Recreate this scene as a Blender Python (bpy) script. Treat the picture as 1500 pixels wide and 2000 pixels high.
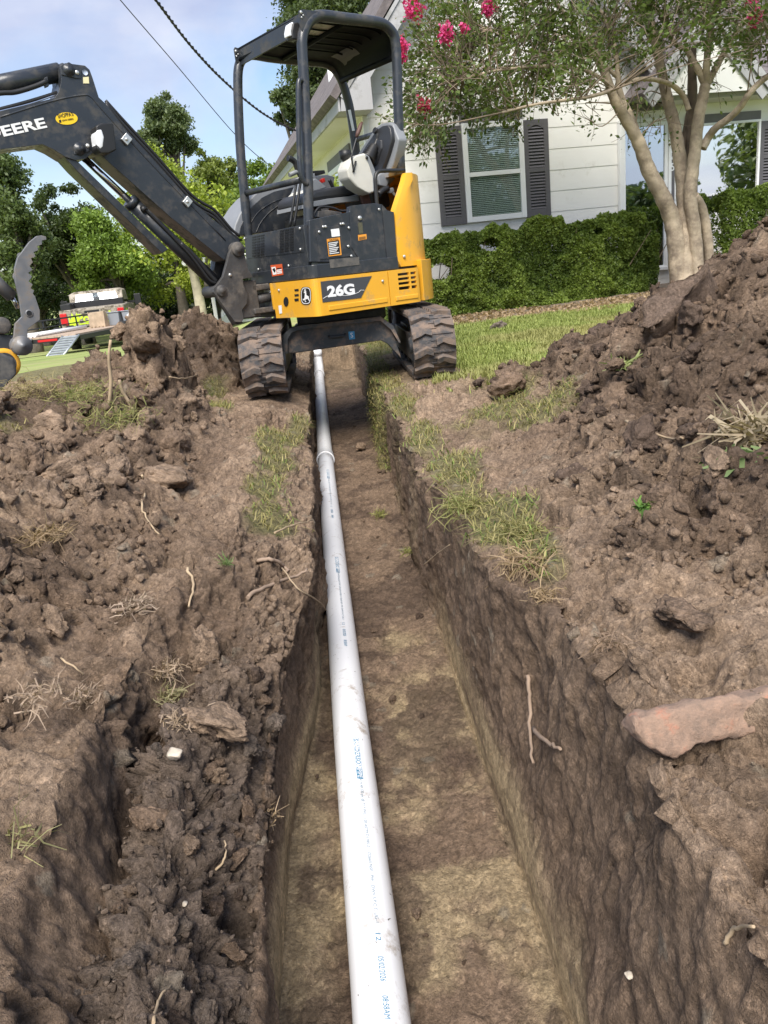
import bpy, bmesh, math, random
import numpy as np
from math import sin, cos, pi, radians, sqrt, atan2
from mathutils import Vector, Matrix, geometry

random.seed(7)
RNG = np.random.default_rng(11)
scene = bpy.context.scene
for _o in list(bpy.data.objects):
    bpy.data.objects.remove(_o)

# ---------------------------------------------------------------- camera
CAM_H, PITCH, ROLL, FPX = 0.78, radians(17.5), radians(6.2), 1500.0
_fw = np.array([0, cos(PITCH), -sin(PITCH)])
_r0 = np.array([1.0, 0, 0])
_u0 = np.cross(_r0, _fw)
CR = _r0 * cos(ROLL) - _u0 * sin(ROLL)
CU = _u0 * cos(ROLL) + _r0 * sin(ROLL)
CO = np.array([0, 0, CAM_H])
cam_d = bpy.data.cameras.new('camera')
cam = bpy.data.objects.new('camera', cam_d)
scene.collection.objects.link(cam)
cam_d.sensor_fit = 'VERTICAL'
cam_d.sensor_height = 32.0
cam_d.sensor_width = 24.0
cam_d.lens = 24.0
cam_d.clip_start = 0.05
cam_d.clip_end = 2000
cam.matrix_world = Matrix(((CR[0], CU[0], -_fw[0], CO[0]), (CR[1], CU[1], -_fw[1], CO[1]),
                           (CR[2], CU[2], -_fw[2], CO[2]), (0, 0, 0, 1)))
scene.camera = cam

# ---------------------------------------------------------------- world and sun
SUN_EL, SUN_AZ = radians(52), radians(188)     # azimuth clockwise from +Y (behind the viewer, a little to the left)
world = bpy.data.worlds.new('World')
scene.world = world
world.use_nodes = True
nt = world.node_tree
nt.nodes.clear()
N = nt.nodes.new
sky = N('ShaderNodeTexSky'); sky.sky_type = 'NISHITA'; sky.sun_disc = False
sky.sun_elevation = SUN_EL; sky.sun_rotation = SUN_AZ
sky.air_density = 1.2; sky.dust_density = 1.0; sky.ozone_density = 2.0
tc = N('ShaderNodeTexCoord')
mp_ = N('ShaderNodeMapping'); mp_.inputs['Scale'].default_value = (1.0, 1.0, 1.9)
mp_.inputs['Location'].default_value = (0.35, 0.1, 0.2)
n1 = N('ShaderNodeTexNoise'); n1.inputs['Scale'].default_value = 2.3; n1.inputs['Detail'].default_value = 9; n1.inputs['Roughness'].default_value = 0.55
n1.inputs['Distortion'].default_value = 0.35
r1 = N('ShaderNodeValToRGB'); r1.color_ramp.elements[0].position = 0.40; r1.color_ramp.elements[1].position = 0.62
n2 = N('ShaderNodeTexNoise'); n2.inputs['Scale'].default_value = 3.6; n2.inputs['Detail'].default_value = 6
r2 = N('ShaderNodeValToRGB'); r2.color_ramp.elements[0].position = 0.35; r2.color_ramp.elements[1].position = 0.68
r2.color_ramp.elements[0].color = (4.0, 4.7, 7.0, 1); r2.color_ramp.elements[1].color = (8.2, 8.6, 9.6, 1)
mx = N('ShaderNodeMixRGB')
bg = N('ShaderNodeBackground'); bg.inputs['Strength'].default_value = 0.068
out = N('ShaderNodeOutputWorld')
tint = N('ShaderNodeMixRGB'); tint.blend_type = 'MULTIPLY'; tint.inputs['Fac'].default_value = 1.0
tint.inputs['Color2'].default_value = (1.5, 1.5, 1.6, 1)
lk = nt.links.new
lk(tc.outputs['Generated'], mp_.inputs['Vector']); lk(mp_.outputs['Vector'], n1.inputs['Vector']); lk(mp_.outputs['Vector'], n2.inputs['Vector'])
lk(n1.outputs['Fac'], r1.inputs['Fac']); lk(n2.outputs['Fac'], r2.inputs['Fac'])
lk(sky.outputs['Color'], tint.inputs['Color1'])
lk(r1.outputs['Color'], mx.inputs['Fac']); lk(tint.outputs['Color'], mx.inputs['Color1']); lk(r2.outputs['Color'], mx.inputs['Color2'])
lk(mx.outputs['Color'], bg.inputs['Color']); lk(bg.outputs['Background'], out.inputs['Surface'])

sun_d = bpy.data.lights.new('sun', 'SUN')
sun_d.energy = 3.6
sun_d.angle = radians(34)
sun_d.color = (1.0, 0.94, 0.85)
sun = bpy.data.objects.new('sun', sun_d)
scene.collection.objects.link(sun)
_sd = Vector((sin(SUN_AZ) * cos(SUN_EL), cos(SUN_AZ) * cos(SUN_EL), sin(SUN_EL)))
sun.rotation_euler = _sd.to_track_quat('Z', 'Y').to_euler()
sun.location = (-4, -10, 14)

vs = scene.view_settings
vs.view_transform = 'Standard'
vs.look = 'None'
vs.gamma = 1.0
vs.exposure = 0.80
scene.render.film_transparent = False
scene.cycles.max_bounces = 6
scene.cycles.transparent_max_bounces = 12
scene.cycles.use_denoising = True

# ---------------------------------------------------------------- pixel geometry (photo is 1500 x 2000)
def ray(px, py):
    return CR * ((px - 750) / FPX) - CU * ((py - 1000) / FPX) + _fw
def at_z(px, py, z):
    d = ray(px, py); return CO + d * ((z - CO[2]) / d[2])
def at_y(px, py, y):
    d = ray(px, py); return CO + d * (y / d[1])
def at_plane(px, py, p0, n):
    d = ray(px, py); p0 = np.asarray(p0, float); n = np.asarray(n, float)
    return CO + d * (np.dot(p0 - CO, n) / np.dot(d, n))

# ---------------------------------------------------------------- helpers
COL = scene.collection
def tag(o, label=None, cat=None, group=None, kind=None):
    if label: o['label'] = label
    if cat: o['category'] = cat
    if group: o['group'] = group
    if kind: o['kind'] = kind
    return o
def empty(name, loc=(0, 0, 0), rz=0.0, parent=None):
    o = bpy.data.objects.new(name, None)
    o.empty_display_size = 0.1
    o.location = loc; o.rotation_euler = (0, 0, rz)
    COL.objects.link(o)
    if parent: o.parent = parent
    return o
def new_obj(name, me, parent=None):
    o = bpy.data.objects.new(name, me)
    COL.objects.link(o)
    if parent: o.parent = parent
    return o
def mesh_np(name, verts, faces, mat=None, smooth=False, parent=None, col=None, k=None):
    """verts Nx3, faces MxK (one K); fast mesh"""
    verts = np.asarray(verts, np.float32); faces = np.asarray(faces, np.int32)
    me = bpy.data.meshes.new(name)
    m, kk = faces.shape
    me.vertices.add(len(verts)); me.vertices.foreach_set('co', verts.ravel())
    me.loops.add(m * kk); me.loops.foreach_set('vertex_index', faces.ravel())
    me.polygons.add(m)
    me.polygons.foreach_set('loop_start', np.arange(m, dtype=np.int32) * kk)
    if smooth: me.polygons.foreach_set('use_smooth', np.ones(m, bool))
    me.update(calc_edges=True)
    if col is not None:
        at = me.color_attributes.new('col', 'FLOAT_COLOR', 'POINT')
        c4 = np.ones((len(verts), 4), np.float32); c4[:, :col.shape[1]] = col
        at.data.foreach_set('color', c4.ravel())
    if mat: me.materials.append(mat)
    return new_obj(name, me, parent)

class MB:
    """collects shapes into one mesh"""
    def __init__(s): s.v = []; s.f = []; s.sm = []
    def add(s, v, f, smooth=False):
        b = len(s.v); s.v += [tuple(p) for p in v]; s.f += [tuple(i + b for i in q) for q in f]; s.sm += [smooth] * len(f); return s
    def box(s, c, d, rot=None):
        x, y, z = d[0] / 2, d[1] / 2, d[2] / 2
        p = [Vector(q) for q in ((-x, -y, -z), (x, -y, -z), (x, y, -z), (-x, y, -z), (-x, -y, z), (x, -y, z), (x, y, z), (-x, y, z))]
        if rot is not None: p = [rot @ q for q in p]
        c = Vector(c)
        return s.add([q + c for q in p], [(0, 3, 2, 1), (4, 5, 6, 7), (0, 1, 5, 4), (1, 2, 6, 5), (2, 3, 7, 6), (3, 0, 4, 7)])
    def box2(s, a, b):
        return s.box([(a[i] + b[i]) / 2 for i in range(3)], [abs(b[i] - a[i]) for i in range(3)])
    def tube(s, pts, r, seg=10, caps=True, closed=False):
        pts = [Vector(p) for p in pts]; n = len(pts)
        rs = r if isinstance(r, (list, tuple)) else [r] * n
        v = []; f = []
        t = (pts[1] - pts[0]).normalized()
        up = Vector((0, 0, 1)) if abs(t.z) < 0.9 else Vector((1, 0, 0))
        a = t.cross(up).normalized()
        for i, p in enumerate(pts):
            if i == 0: d = pts[1] - pts[0]
            elif i == n - 1: d = pts[-1] - pts[-2]
            else: d = (pts[i + 1] - pts[i]).normalized() + (pts[i] - pts[i - 1]).normalized()
            d = d.normalized() if d.length > 1e-9 else t
            a = (a - d * a.dot(d))
            a = a.normalized() if a.length > 1e-6 else d.orthogonal().normalized()
            b = d.cross(a)
            for k in range(seg):
                th = 2 * pi * k / seg
                v.append(p + (a * cos(th) + b * sin(th)) * rs[i])
        for i in range(n - 1):
            for k in range(seg):
                k2 = (k + 1) % seg
                f.append((i * seg + k, i * seg + k2, (i + 1) * seg + k2, (i + 1) * seg + k))
        s.add(v, f, True)
        if caps:
            s.add(v[:seg], [tuple(range(seg - 1, -1, -1))]); s.add(v[-seg:], [tuple(range(seg))])
        return s
    def cyl(s, a, b, r, seg=16): return s.tube([a, b], r, seg)
    def prism(s, poly, place, d0, d1):
        """poly: 2D list; place(x, y, d) -> 3D"""
        n = len(poly)
        ar = sum(poly[i][0] * poly[(i + 1) % n][1] - poly[(i + 1) % n][0] * poly[i][1] for i in range(n))
        if ar < 0: poly = poly[::-1]
        A = [place(x, y, d0) for x, y in poly]; B = [place(x, y, d1) for x, y in poly]
        tris = geometry.tessellate_polygon([[Vector((x, y, 0)) for x, y in poly]])
        s.add(A + B, [tuple(t) for t in tris] + [tuple(i + n for i in reversed(t)) for t in tris])
        s.add(A + B, [((i + 1) % n, i, i + n, (i + 1) % n + n) for i in range(n)])
        return s
    def lathe(s, prof, o, ax, seg=20):
        """prof: (r, h) along axis ax from o"""
        ax = Vector(ax).normalized(); o = Vector(o)
        a = ax.orthogonal().normalized(); b = ax.cross(a)
        v = []; f = []
        for r, h in prof:
            for k in range(seg):
                th = 2 * pi * k / seg
                v.append(o + ax * h + (a * cos(th) + b * sin(th)) * r)
        for i in range(len(prof) - 1):
            for k in range(seg):
                k2 = (k + 1) % seg
                f.append((i * seg + k, i * seg + k2, (i + 1) * seg + k2, (i + 1) * seg + k))
        return s.add(v, f, True)
    def obj(s, name, mat, parent=None, bevel=0, fix=True, seg=2, auto=True):
        me = bpy.data.meshes.new(name)
        me.from_pydata([tuple(p) for p in s.v], [], s.f)
        me.polygons.foreach_set('use_smooth', s.sm)
        if fix:
            bm = bmesh.new(); bm.from_mesh(me)
            bmesh.ops.remove_doubles(bm, verts=bm.verts, dist=0.0002)
            bmesh.ops.recalc_face_normals(bm, faces=bm.faces)
            bm.to_mesh(me); bm.free()
        me.update()
        if mat: me.materials.append(mat)
        o = new_obj(name, me, parent)
        if bevel:
            m = o.modifiers.new('bevel', 'BEVEL'); m.width = bevel; m.segments = seg; m.limit_method = 'ANGLE'; m.angle_limit = radians(35)
            m.harden_normals = False
            for p in me.polygons: p.use_smooth = True
            m2 = o.modifiers.new('wn', 'WEIGHTED_NORMAL'); m2.keep_sharp = False; m2.weight = 80
        return o

# ---------------------------------------------------------------- materials
def mat(name, col, rough=0.6, metal=0.0, noise=0.0, nscale=8.0, bump=0.0, bscale=40.0, dirt=None, dirt_amt=0.0, dscale=3.0, spec=0.5, coat=0.0):
    m = bpy.data.materials.new(name); m.use_nodes = True
    t = m.node_tree; b = t.nodes['Principled BSDF']
    b.inputs['Roughness'].default_value = rough; b.inputs['Metallic'].default_value = metal
    b.inputs['Specular IOR Level'].default_value = spec
    if coat: b.inputs['Coat Weight'].default_value = coat; b.inputs['Coat Roughness'].default_value = 0.15
    b.inputs['Base Color'].default_value = (*col, 1)
    L = t.links.new
    tcn = t.nodes.new('ShaderNodeTexCoord')
    src = None
    if noise:
        n = t.nodes.new('ShaderNodeTexNoise'); n.inputs['Scale'].default_value = nscale; n.inputs['Detail'].default_value = 6
        L(tcn.outputs['Object'], n.inputs['Vector'])
        r = t.nodes.new('ShaderNodeValToRGB')
        r.color_ramp.elements[0].position = 0.3; r.color_ramp.elements[1].position = 0.7
        r.color_ramp.elements[0].color = (*[max(0, c * (1 - noise)) for c in col], 1)
        r.color_ramp.elements[1].color = (*[min(1, c * (1 + noise)) for c in col], 1)
        L(n.outputs['Fac'], r.inputs['Fac']); src = r.outputs['Color']
    if dirt is not None:
        n = t.nodes.new('ShaderNodeTexNoise'); n.inputs['Scale'].default_value = dscale; n.inputs['Detail'].default_value = 10; n.inputs['Roughness'].default_value = 0.7
        L(tcn.outputs['Object'], n.inputs['Vector'])
        r = t.nodes.new('ShaderNodeValToRGB')
        r.color_ramp.elements[0].position = 0.62 - dirt_amt * 0.5; r.color_ramp.elements[1].position = 0.75 - dirt_amt * 0.4
        L(n.outputs['Fac'], r.inputs['Fac'])
        mxx = t.nodes.new('ShaderNodeMixRGB'); mxx.inputs['Color2'].default_value = (*dirt, 1)
        if src: L(src, mxx.inputs['Color1'])
        else: mxx.inputs['Color1'].default_value = (*col, 1)
        L(r.outputs['Color'], mxx.inputs['Fac']); src = mxx.outputs['Color']
        rr = t.nodes.new('ShaderNodeMapRange'); rr.inputs['To Min'].default_value = rough; rr.inputs['To Max'].default_value = 0.9
        L(r.outputs['Color'], rr.inputs['Value']); L(rr.outputs['Result'], b.inputs['Roughness'])
    if src: L(src, b.inputs['Base Color'])
    if bump:
        n = t.nodes.new('ShaderNodeTexNoise'); n.inputs['Scale'].default_value = bscale; n.inputs['Detail'].default_value = 6
        L(tcn.outputs['Object'], n.inputs['Vector'])
        bp = t.nodes.new('ShaderNodeBump'); bp.inputs['Strength'].default_value = bump; bp.inputs['Distance'].default_value = 0.01
        L(n.outputs['Fac'], bp.inputs['Height']); L(bp.outputs['Normal'], b.inputs['Normal'])
    return m

def leaf_mat(name, trans=0.35, rough=0.5, vary=0.25):
    """colour from the mesh's own leaf colours"""
    m = bpy.data.materials.new(name); m.use_nodes = True
    t = m.node_tree; b = t.nodes['Principled BSDF']; o = t.nodes['Material Output']
    a = t.nodes.new('ShaderNodeAttribute'); a.attribute_name = 'col'
    b.inputs['Roughness'].default_value = rough; b.inputs['Specular IOR Level'].default_value = 0.35
    tr = t.nodes.new('ShaderNodeBsdfTranslucent'); ms = t.nodes.new('ShaderNodeMixShader'); ms.inputs['Fac'].default_value = trans
    g = t.nodes.new('ShaderNodeMixRGB'); g.blend_type = 'MULTIPLY'; g.inputs['Fac'].default_value = 1; g.inputs['Color2'].default_value = (1.25, 1.3, 0.6, 1)
    t.links.new(a.outputs['Color'], b.inputs['Base Color']); t.links.new(a.outputs['Color'], g.inputs['Color1'])
    t.links.new(g.outputs['Color'], tr.inputs['Color'])
    t.links.new(b.outputs['BSDF'], ms.inputs[1]); t.links.new(tr.outputs['BSDF'], ms.inputs[2]); t.links.new(ms.outputs['Shader'], o.inputs['Surface'])
    return m

def glass_mat(name, tint, gloss, refl=(0.9, 0.93, 0.95)):
    m = bpy.data.materials.new(name); m.use_nodes = True
    t = m.node_tree; t.nodes.clear()
    o = t.nodes.new('ShaderNodeOutputMaterial'); ms = t.nodes.new('ShaderNodeMixShader'); ms.inputs['Fac'].default_value = gloss
    tr = t.nodes.new('ShaderNodeBsdfTransparent'); tr.inputs['Color'].default_value = (*tint, 1)
    gl = t.nodes.new('ShaderNodeBsdfGlossy'); gl.inputs['Roughness'].default_value = 0.015; gl.inputs['Color'].default_value = (*refl, 1)
    n = t.nodes.new('ShaderNodeTexNoise'); n.inputs['Scale'].default_value = 1.3; n.inputs['Detail'].default_value = 1
    tcn = t.nodes.new('ShaderNodeTexCoord'); t.links.new(tcn.outputs['Object'], n.inputs['Vector'])
    bp = t.nodes.new('ShaderNodeBump'); bp.inputs['Strength'].default_value = 0.06; bp.inputs['Distance'].default_value = 0.05
    t.links.new(n.outputs['Fac'], bp.inputs['Height']); t.links.new(bp.outputs['Normal'], gl.inputs['Normal'])
    t.links.new(tr.outputs['BSDF'], ms.inputs[1]); t.links.new(gl.outputs['BSDF'], ms.inputs[2]); t.links.new(ms.outputs['Shader'], o.inputs['Surface'])
    return m

# ---------------------------------------------------------------- numpy noise
def _hash(ix, iy, iz, s):
    h = (ix.astype(np.uint32) * np.uint32(374761393) + iy.astype(np.uint32) * np.uint32(668265263) + iz.astype(np.uint32) * np.uint32(2147483647) + np.uint32(s * 1013904223 & 0xffffffff))
    h = (h ^ (h >> np.uint32(13))) * np.uint32(1274126177)
    h = h ^ (h >> np.uint32(16))
    h = h * np.uint32(2246822519); h ^= h >> np.uint32(15)
    return (h & np.uint32(0xffffff)).astype(np.float32) / np.float32(0xffffff)
def vnoise(p, s=1):
    i = np.floor(p).astype(np.int64); f = (p - i).astype(np.float32)
    u = f * f * f * (f * (f * 6 - 15) + 10)
    r = 0
    for dx in (0, 1):
        wx = u[:, 0] if dx else 1 - u[:, 0]
        for dy in (0, 1):
            wy = u[:, 1] if dy else 1 - u[:, 1]
            for dz in (0, 1):
                wz = u[:, 2] if dz else 1 - u[:, 2]
                r = r + wx * wy * wz * _hash(i[:, 0] + dx, i[:, 1] + dy, i[:, 2] + dz, s)
    return r * 2 - 1
def fbm(p, sc, octv=4, gain=0.5, s=1):
    r = 0; a = 1.0; p = p * sc
    for k in range(octv):
        r = r + a * vnoise(p + 17.3 * k, s + k); a *= gain; p = p * 2.03
    return r
def worley(p, s=1):
    """F1, F2, random of nearest cell"""
    i = np.floor(p).astype(np.int64); f = (p - i).astype(np.float32)
    n = len(p); d1 = np.full(n, 9, np.float32); d2 = d1.copy(); rd = np.zeros(n, np.float32)
    for dx in (-1, 0, 1):
        for dy in (-1, 0, 1):
            for dz in (-1, 0, 1):
                cx, cy, cz = i[:, 0] + dx, i[:, 1] + dy, i[:, 2] + dz
                hx = _hash(cx, cy, cz, s); hy = _hash(cx, cy, cz, s + 31); hz = _hash(cx, cy, cz, s + 67)
                d = (dx + hx - f[:, 0]) ** 2 + (dy + hy - f[:, 1]) ** 2 + (dz + hz - f[:, 2]) ** 2
                m = d < d1
                d2 = np.where(m, d1, np.minimum(d2, d)); rd = np.where(m, _hash(cx, cy, cz, s + 91), rd); d1 = np.where(m, d, d1)
    return np.sqrt(d1), np.sqrt(d2), rd
def sstep(a, b, x):
    t = np.clip((x - a) / (b - a), 0, 1); return t * t * (3 - 2 * t)
# ================================================================ GROUND, TRENCH, SPOIL HEAPS
def worley8(p, s=1):
    i = np.floor(p - 0.5).astype(np.int64); f = (p - i).astype(np.float32)
    n = len(p); d1 = np.full(n, 9, np.float32); d2 = d1.copy(); rd = np.zeros(n, np.float32)
    for dx in (0, 1):
        for dy in (0, 1):
            for dz in (0, 1):
                cx, cy, cz = i[:, 0] + dx, i[:, 1] + dy, i[:, 2] + dz
                hx = .12 + .76 * _hash(cx, cy, cz, s); hy = .12 + .76 * _hash(cx, cy, cz, s + 31); hz = .12 + .76 * _hash(cx, cy, cz, s + 67)
                d = (dx + hx - f[:, 0]) ** 2 + (dy + hy - f[:, 1]) ** 2 + (dz + hz - f[:, 2]) ** 2
                m = d < d1
                d2 = np.where(m, d1, np.minimum(d2, d)); rd = np.where(m, _hash(cx, cy, cz, s + 91), rd); d1 = np.where(m, d, d1)
    return np.sqrt(d1), np.sqrt(d2), rd

def facet(p, s=1):
    """broken-clod relief: every cell is a block with its own height and tilted top"""
    i = np.floor(p - 0.5).astype(np.int64); f = (p - i).astype(np.float32)
    n = len(p); d1 = np.full(n, 9, np.float32); d2 = d1.copy(); rd = np.zeros(n, np.float32); tl = np.zeros(n, np.float32)
    for dx in (0, 1):
        for dy in (0, 1):
            for dz in (0, 1):
                cx, cy, cz = i[:, 0] + dx, i[:, 1] + dy, i[:, 2] + dz
                h = [_hash(cx, cy, cz, s + k) for k in (0, 31, 67)]
                ox, oy, oz = f[:, 0] - dx - .12 - .76 * h[0], f[:, 1] - dy - .12 - .76 * h[1], f[:, 2] - dz - .12 - .76 * h[2]
                d = ox * ox + oy * oy + oz * oz
                m = d < d1
                g = [_hash(cx, cy, cz, s + k) * 2 - 1 for k in (101, 131, 167)]
                d2 = np.where(m, d1, np.minimum(d2, d)); rd = np.where(m, _hash(cx, cy, cz, s + 91), rd); tl = np.where(m, ox * g[0] + oy * g[1] + oz * g[2], tl); d1 = np.where(m, d, d1)
    e = np.sqrt(d2) - np.sqrt(d1)
    return (rd - .45) + 1.15 * tl - .55 * np.clip(1 - e * 6, 0, 1) ** 2, rd

def gz(x, y):
    """lawn level: a little up towards the house, down towards the road on the left"""
    x = np.asarray(x, float); y = np.asarray(y, float)
    return .012 * np.clip(y - 6, 0, 6) * sstep(-3, 0, x) - .045 * np.clip(y - 9.5, 0, 26) * sstep(-1.5, -5, x)

PX0, PX1, PY0, PY1 = -4.6, 4.6, -1.6, 11.6
_ys = []
y_ = PY0
while y_ < PY1:
    _ys.append(y_)
    if y_ < 0.45: y_ += 0.03
    elif y_ < 2.0: y_ += 0.0062
    elif y_ < 4: y_ += 0.0062 + (y_ - 2) * 0.003
    else: y_ += 0.0125 + (y_ - 4) * 0.0022
_ys.append(PY1)
YS = np.array(_ys)
def tr_cx(y): return -.035 - .045 * (y - 1.2)
def fl_z(y): return np.interp(y, [-2, 2, 4, 5, 8, 10.55, 10.95, 14], [-.69, -.68, -.65, -.59, -.49, -.47, 0.02, 0.03])
def pipe_x(y): return np.interp(y, [-2, 1.12, 1.56, 2.22, 3.6, 4.9, 6.4, 7.85, 10.5], [.06, -.111, -.141, -.186, -.272, -.351, -.437, -.52, -.665])
def pipe_z(y): return fl_z(np.minimum(y, 10.2)) + .058
R_LIP = ([-2, .55, .9, 1.15, 1.33, 1.58, 1.88, 2.2, 2.66, 3.35, 4.46, 5.67, 8, 12], [.40, .37, .41, .42, .41, .37, .31, .245, .215, .175, .12, .075, -.03, -.19])

nseg = [170, 34, 60, 40, 100, 80, 170]
rows = len(YS)
ncol = sum(nseg) + 1
X = np.zeros((rows, ncol)); Z = np.zeros((rows, ncol)); SEG = np.zeros(ncol, int)
yw = YS
wob = .030 * fbm(np.stack([yw * 0, yw, yw * 0], 1), 3.0, 5, .6, s=5)
wob2 = .022 * fbm(np.stack([yw * 0 + 9, yw, yw * 0], 1), 2.6, 4, s=8)
_b = sstep(1.6, 2.6, yw); f_l = (1 - _b) * (tr_cx(yw) - .29) + _b * (pipe_x(yw) - .092) + .3 * wob2; f_r = tr_cx(yw) + .29
lipR = np.maximum(np.interp(yw, *R_LIP), f_r + .012) + wob
shelf = 1 - sstep(1.55, 2.15, yw)                # 1 where the left side has a lower shelf
zl_lip = np.interp(yw, [-2, 2, 4.2, 5.4, 9], [-.22, -.22, -.20, -.13, -.10])
shw = np.interp(yw, [-2, .5, .8, 1.5, 2.2], [.17, .17, .20, .27, .27])
sh_x = f_l + .02; sh_z = shelf * -.33 + (1 - shelf) * zl_lip
ft_x = f_l - .02 - (shw - .015) * shelf - .10 * (1 - shelf) + .8 * wob2 * (1 - shelf); ft_z = shelf * -.31 + (1 - shelf) * (zl_lip * .48)
up_x = ft_x - .085 * shelf - .14 * (1 - shelf) + wob * 1.2; up_z = shelf * -.10 + (1 - shelf) * (zl_lip * .12)
flz = fl_z(yw)
c0 = 0
def put(seg, x, z):
    global c0
    n = x.shape[1]
    X[:, c0:c0 + n] = x; Z[:, c0:c0 + n] = z; SEG[c0:c0 + n] = seg; c0 += n
def lin(a, b, t): return a[:, None] * (1 - t)[None, :] + b[:, None] * t[None, :]
t = np.linspace(0, 1, nseg[0], endpoint=False); tt = 1 - (1 - t) ** 1.9
put(0, lin(np.full(rows, PX0), up_x, tt), lin(gz(np.full(rows, PX0), yw), up_z, tt))
t = np.linspace(0, 1, nseg[1], endpoint=False); put(1, lin(up_x, ft_x, t) + .02 * np.sin(t * pi)[None, :] * shelf[:, None] * 0, lin(up_z, ft_z, sstep(0, 1, t)))
t = np.linspace(0, 1, nseg[2], endpoint=False); put(2, lin(ft_x, sh_x, t), lin(ft_z, sh_z, t) + shelf[:, None] * .115 * np.sin(np.clip(t * 1.15, 0, 1) ** .8 * pi)[None, :])
t = np.linspace(0, 1, nseg[3], endpoint=False); put(3, lin(sh_x, f_l, t ** 1.3), lin(sh_z, flz, t))
t = np.linspace(0, 1, nseg[4], endpoint=False); put(4, lin(f_l, f_r, t), lin(flz, flz, t) + .012 * (2 * t - 1)[None, :] ** 4)
t = np.linspace(0, 1, nseg[5], endpoint=False)
bulge = (np.interp(yw, [-2, .8, 1.3, 2, 3, 9], [.06, .06, .05, .02, .0, .0]))[:, None] * np.sin(np.clip(t, 0, 1) * pi)[None, :]
put(5, lin(f_r, lipR, sstep(-.1, 1.05, t)) - bulge * .3, lin(flz, np.full(rows, -.035), 1 - (1 - t) ** 1.15))
t = np.linspace(0, 1, nseg[6] + 1); tt = t ** 1.9
rz = gz(np.full(rows, PX1), yw)
put(6, lin(lipR, np.full(rows, PX1), tt), lin(np.full(rows, -.035), rz, np.clip(tt * 9, 0, 1)) + 0 * tt)
Yg = np.repeat(YS[:, None], ncol, 1)
# close the trench at its far end
endm = sstep(10.55, 10.95, Yg)
Z = Z * (1 - endm) + gz(X, Yg) * endm

# heaps
def bump(x, y, cx, cy, h, rx, ry, p=2.0, rot=0.0):
    dx, dy = x - cx, y - cy
    c, s = cos(rot), sin(rot)
    a, b = (dx * c + dy * s) / rx, (-dx * s + dy * c) / ry
    return h * np.exp(-(a * a + b * b) ** (p / 2))
HL = [(-1.33, 5.3, .60, .19, .32, 4.5), (-1.5, 4.7, .18, .35, .5, 2), (-1.72, 5.4, .38, .30, .5, 2.6), (-2.5, 5.3, .14, .5, .7, 2), (-3.4, 5.0, .12, 1.0, 1.0, 2), (-1.28, 6.9, .44, .34, .7, 2.8), (-1.75, 7.0, .36, .45, .6, 2.4),
      (-2.0, 4.1, .27, .7, .6, 2.2), (-2.6, 3.3, .26, .8, .8, 2.2), (-1.5, 3.2, .15, .55, .7, 2), (-1.15, 4.35, .10, .25, .45, 2), (-1.9, 2.2, .22, .75, .7, 2),
      (-.95, 1.9, .07, .3, .35, 2), (-1.5, 1.2, .10, .6, .5, 2), (-.92, 2.75, .06, .28, .22, 2)]
HR = [(2.55, 4.25, .74, .85, .95, 2.4), (1.75, 3.75, .34, .55, .8, 2.2), (1.35, 3.35, .16, .4, .5, 2), (1.22, 4.35, .15, .30, .32, 2.4), (2.6, 3.0, .42, .95, .8, 2.2),
      (1.7, 2.3, .22, .6, .6, 2), (1.35, 2.75, .13, .40, .6, 2), (.95, 2.9, .09, .28, .5, 2), (1.0, 2.15, .08, .3, .4, 2), (.88, 4.52, .13, .12, .14, 3.0), (1.05, 1.75, .08, .40, .45, 2), (1.9, 1.3, .2, .8, .6, 2), (.60, 1.75, .05, .14, .2, 2)]
HA = np.zeros_like(X)
wx = X + .10 * fbm(np.stack([X.ravel(), Yg.ravel(), X.ravel() * 0], 1), 1.7, 3, s=21).reshape(X.shape)
wy = Yg + .10 * fbm(np.stack([X.ravel(), Yg.ravel(), X.ravel() * 0 + 5], 1), 1.7, 3, s=23).reshape(X.shape)
for b in HL: HA += np.where(X < -.3, bump(wx, wy, *b), 0)
for b in HR: HA += np.where(X > -.05, bump(wx, wy, *b), 0)
bank = np.zeros(ncol); bank[SEG == 0] = 1; bank[SEG == 6] = 1
dl = np.where((SEG == 0)[None, :], np.abs(X - up_x[:, None]), np.where((SEG == 6)[None, :], np.abs(X - lipR[:, None]), 0))
edge = np.minimum.reduce([sstep(PX0, PX0 + .7, X), 1 - sstep(PX1 - .7, PX1, X), 1 - sstep(PY1 - .7, PY1, Yg), sstep(PY0, PY0 + .5, Yg)])
# keep the ground under the tracks clear
uu = X - (-.17 - .045 * (Yg - 6.4))
trk = (1 - sstep(.20, .34, np.abs(np.abs(uu) - .60))) * sstep(5.2, 5.5, Yg) * (1 - sstep(7.5, 7.8, Yg))
HA *= bank[None, :] * sstep(.0, .35, dl) * edge * (1 - trk)
Zb = Z + HA
P = np.stack([X, Yg, Zb], -1)

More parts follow.
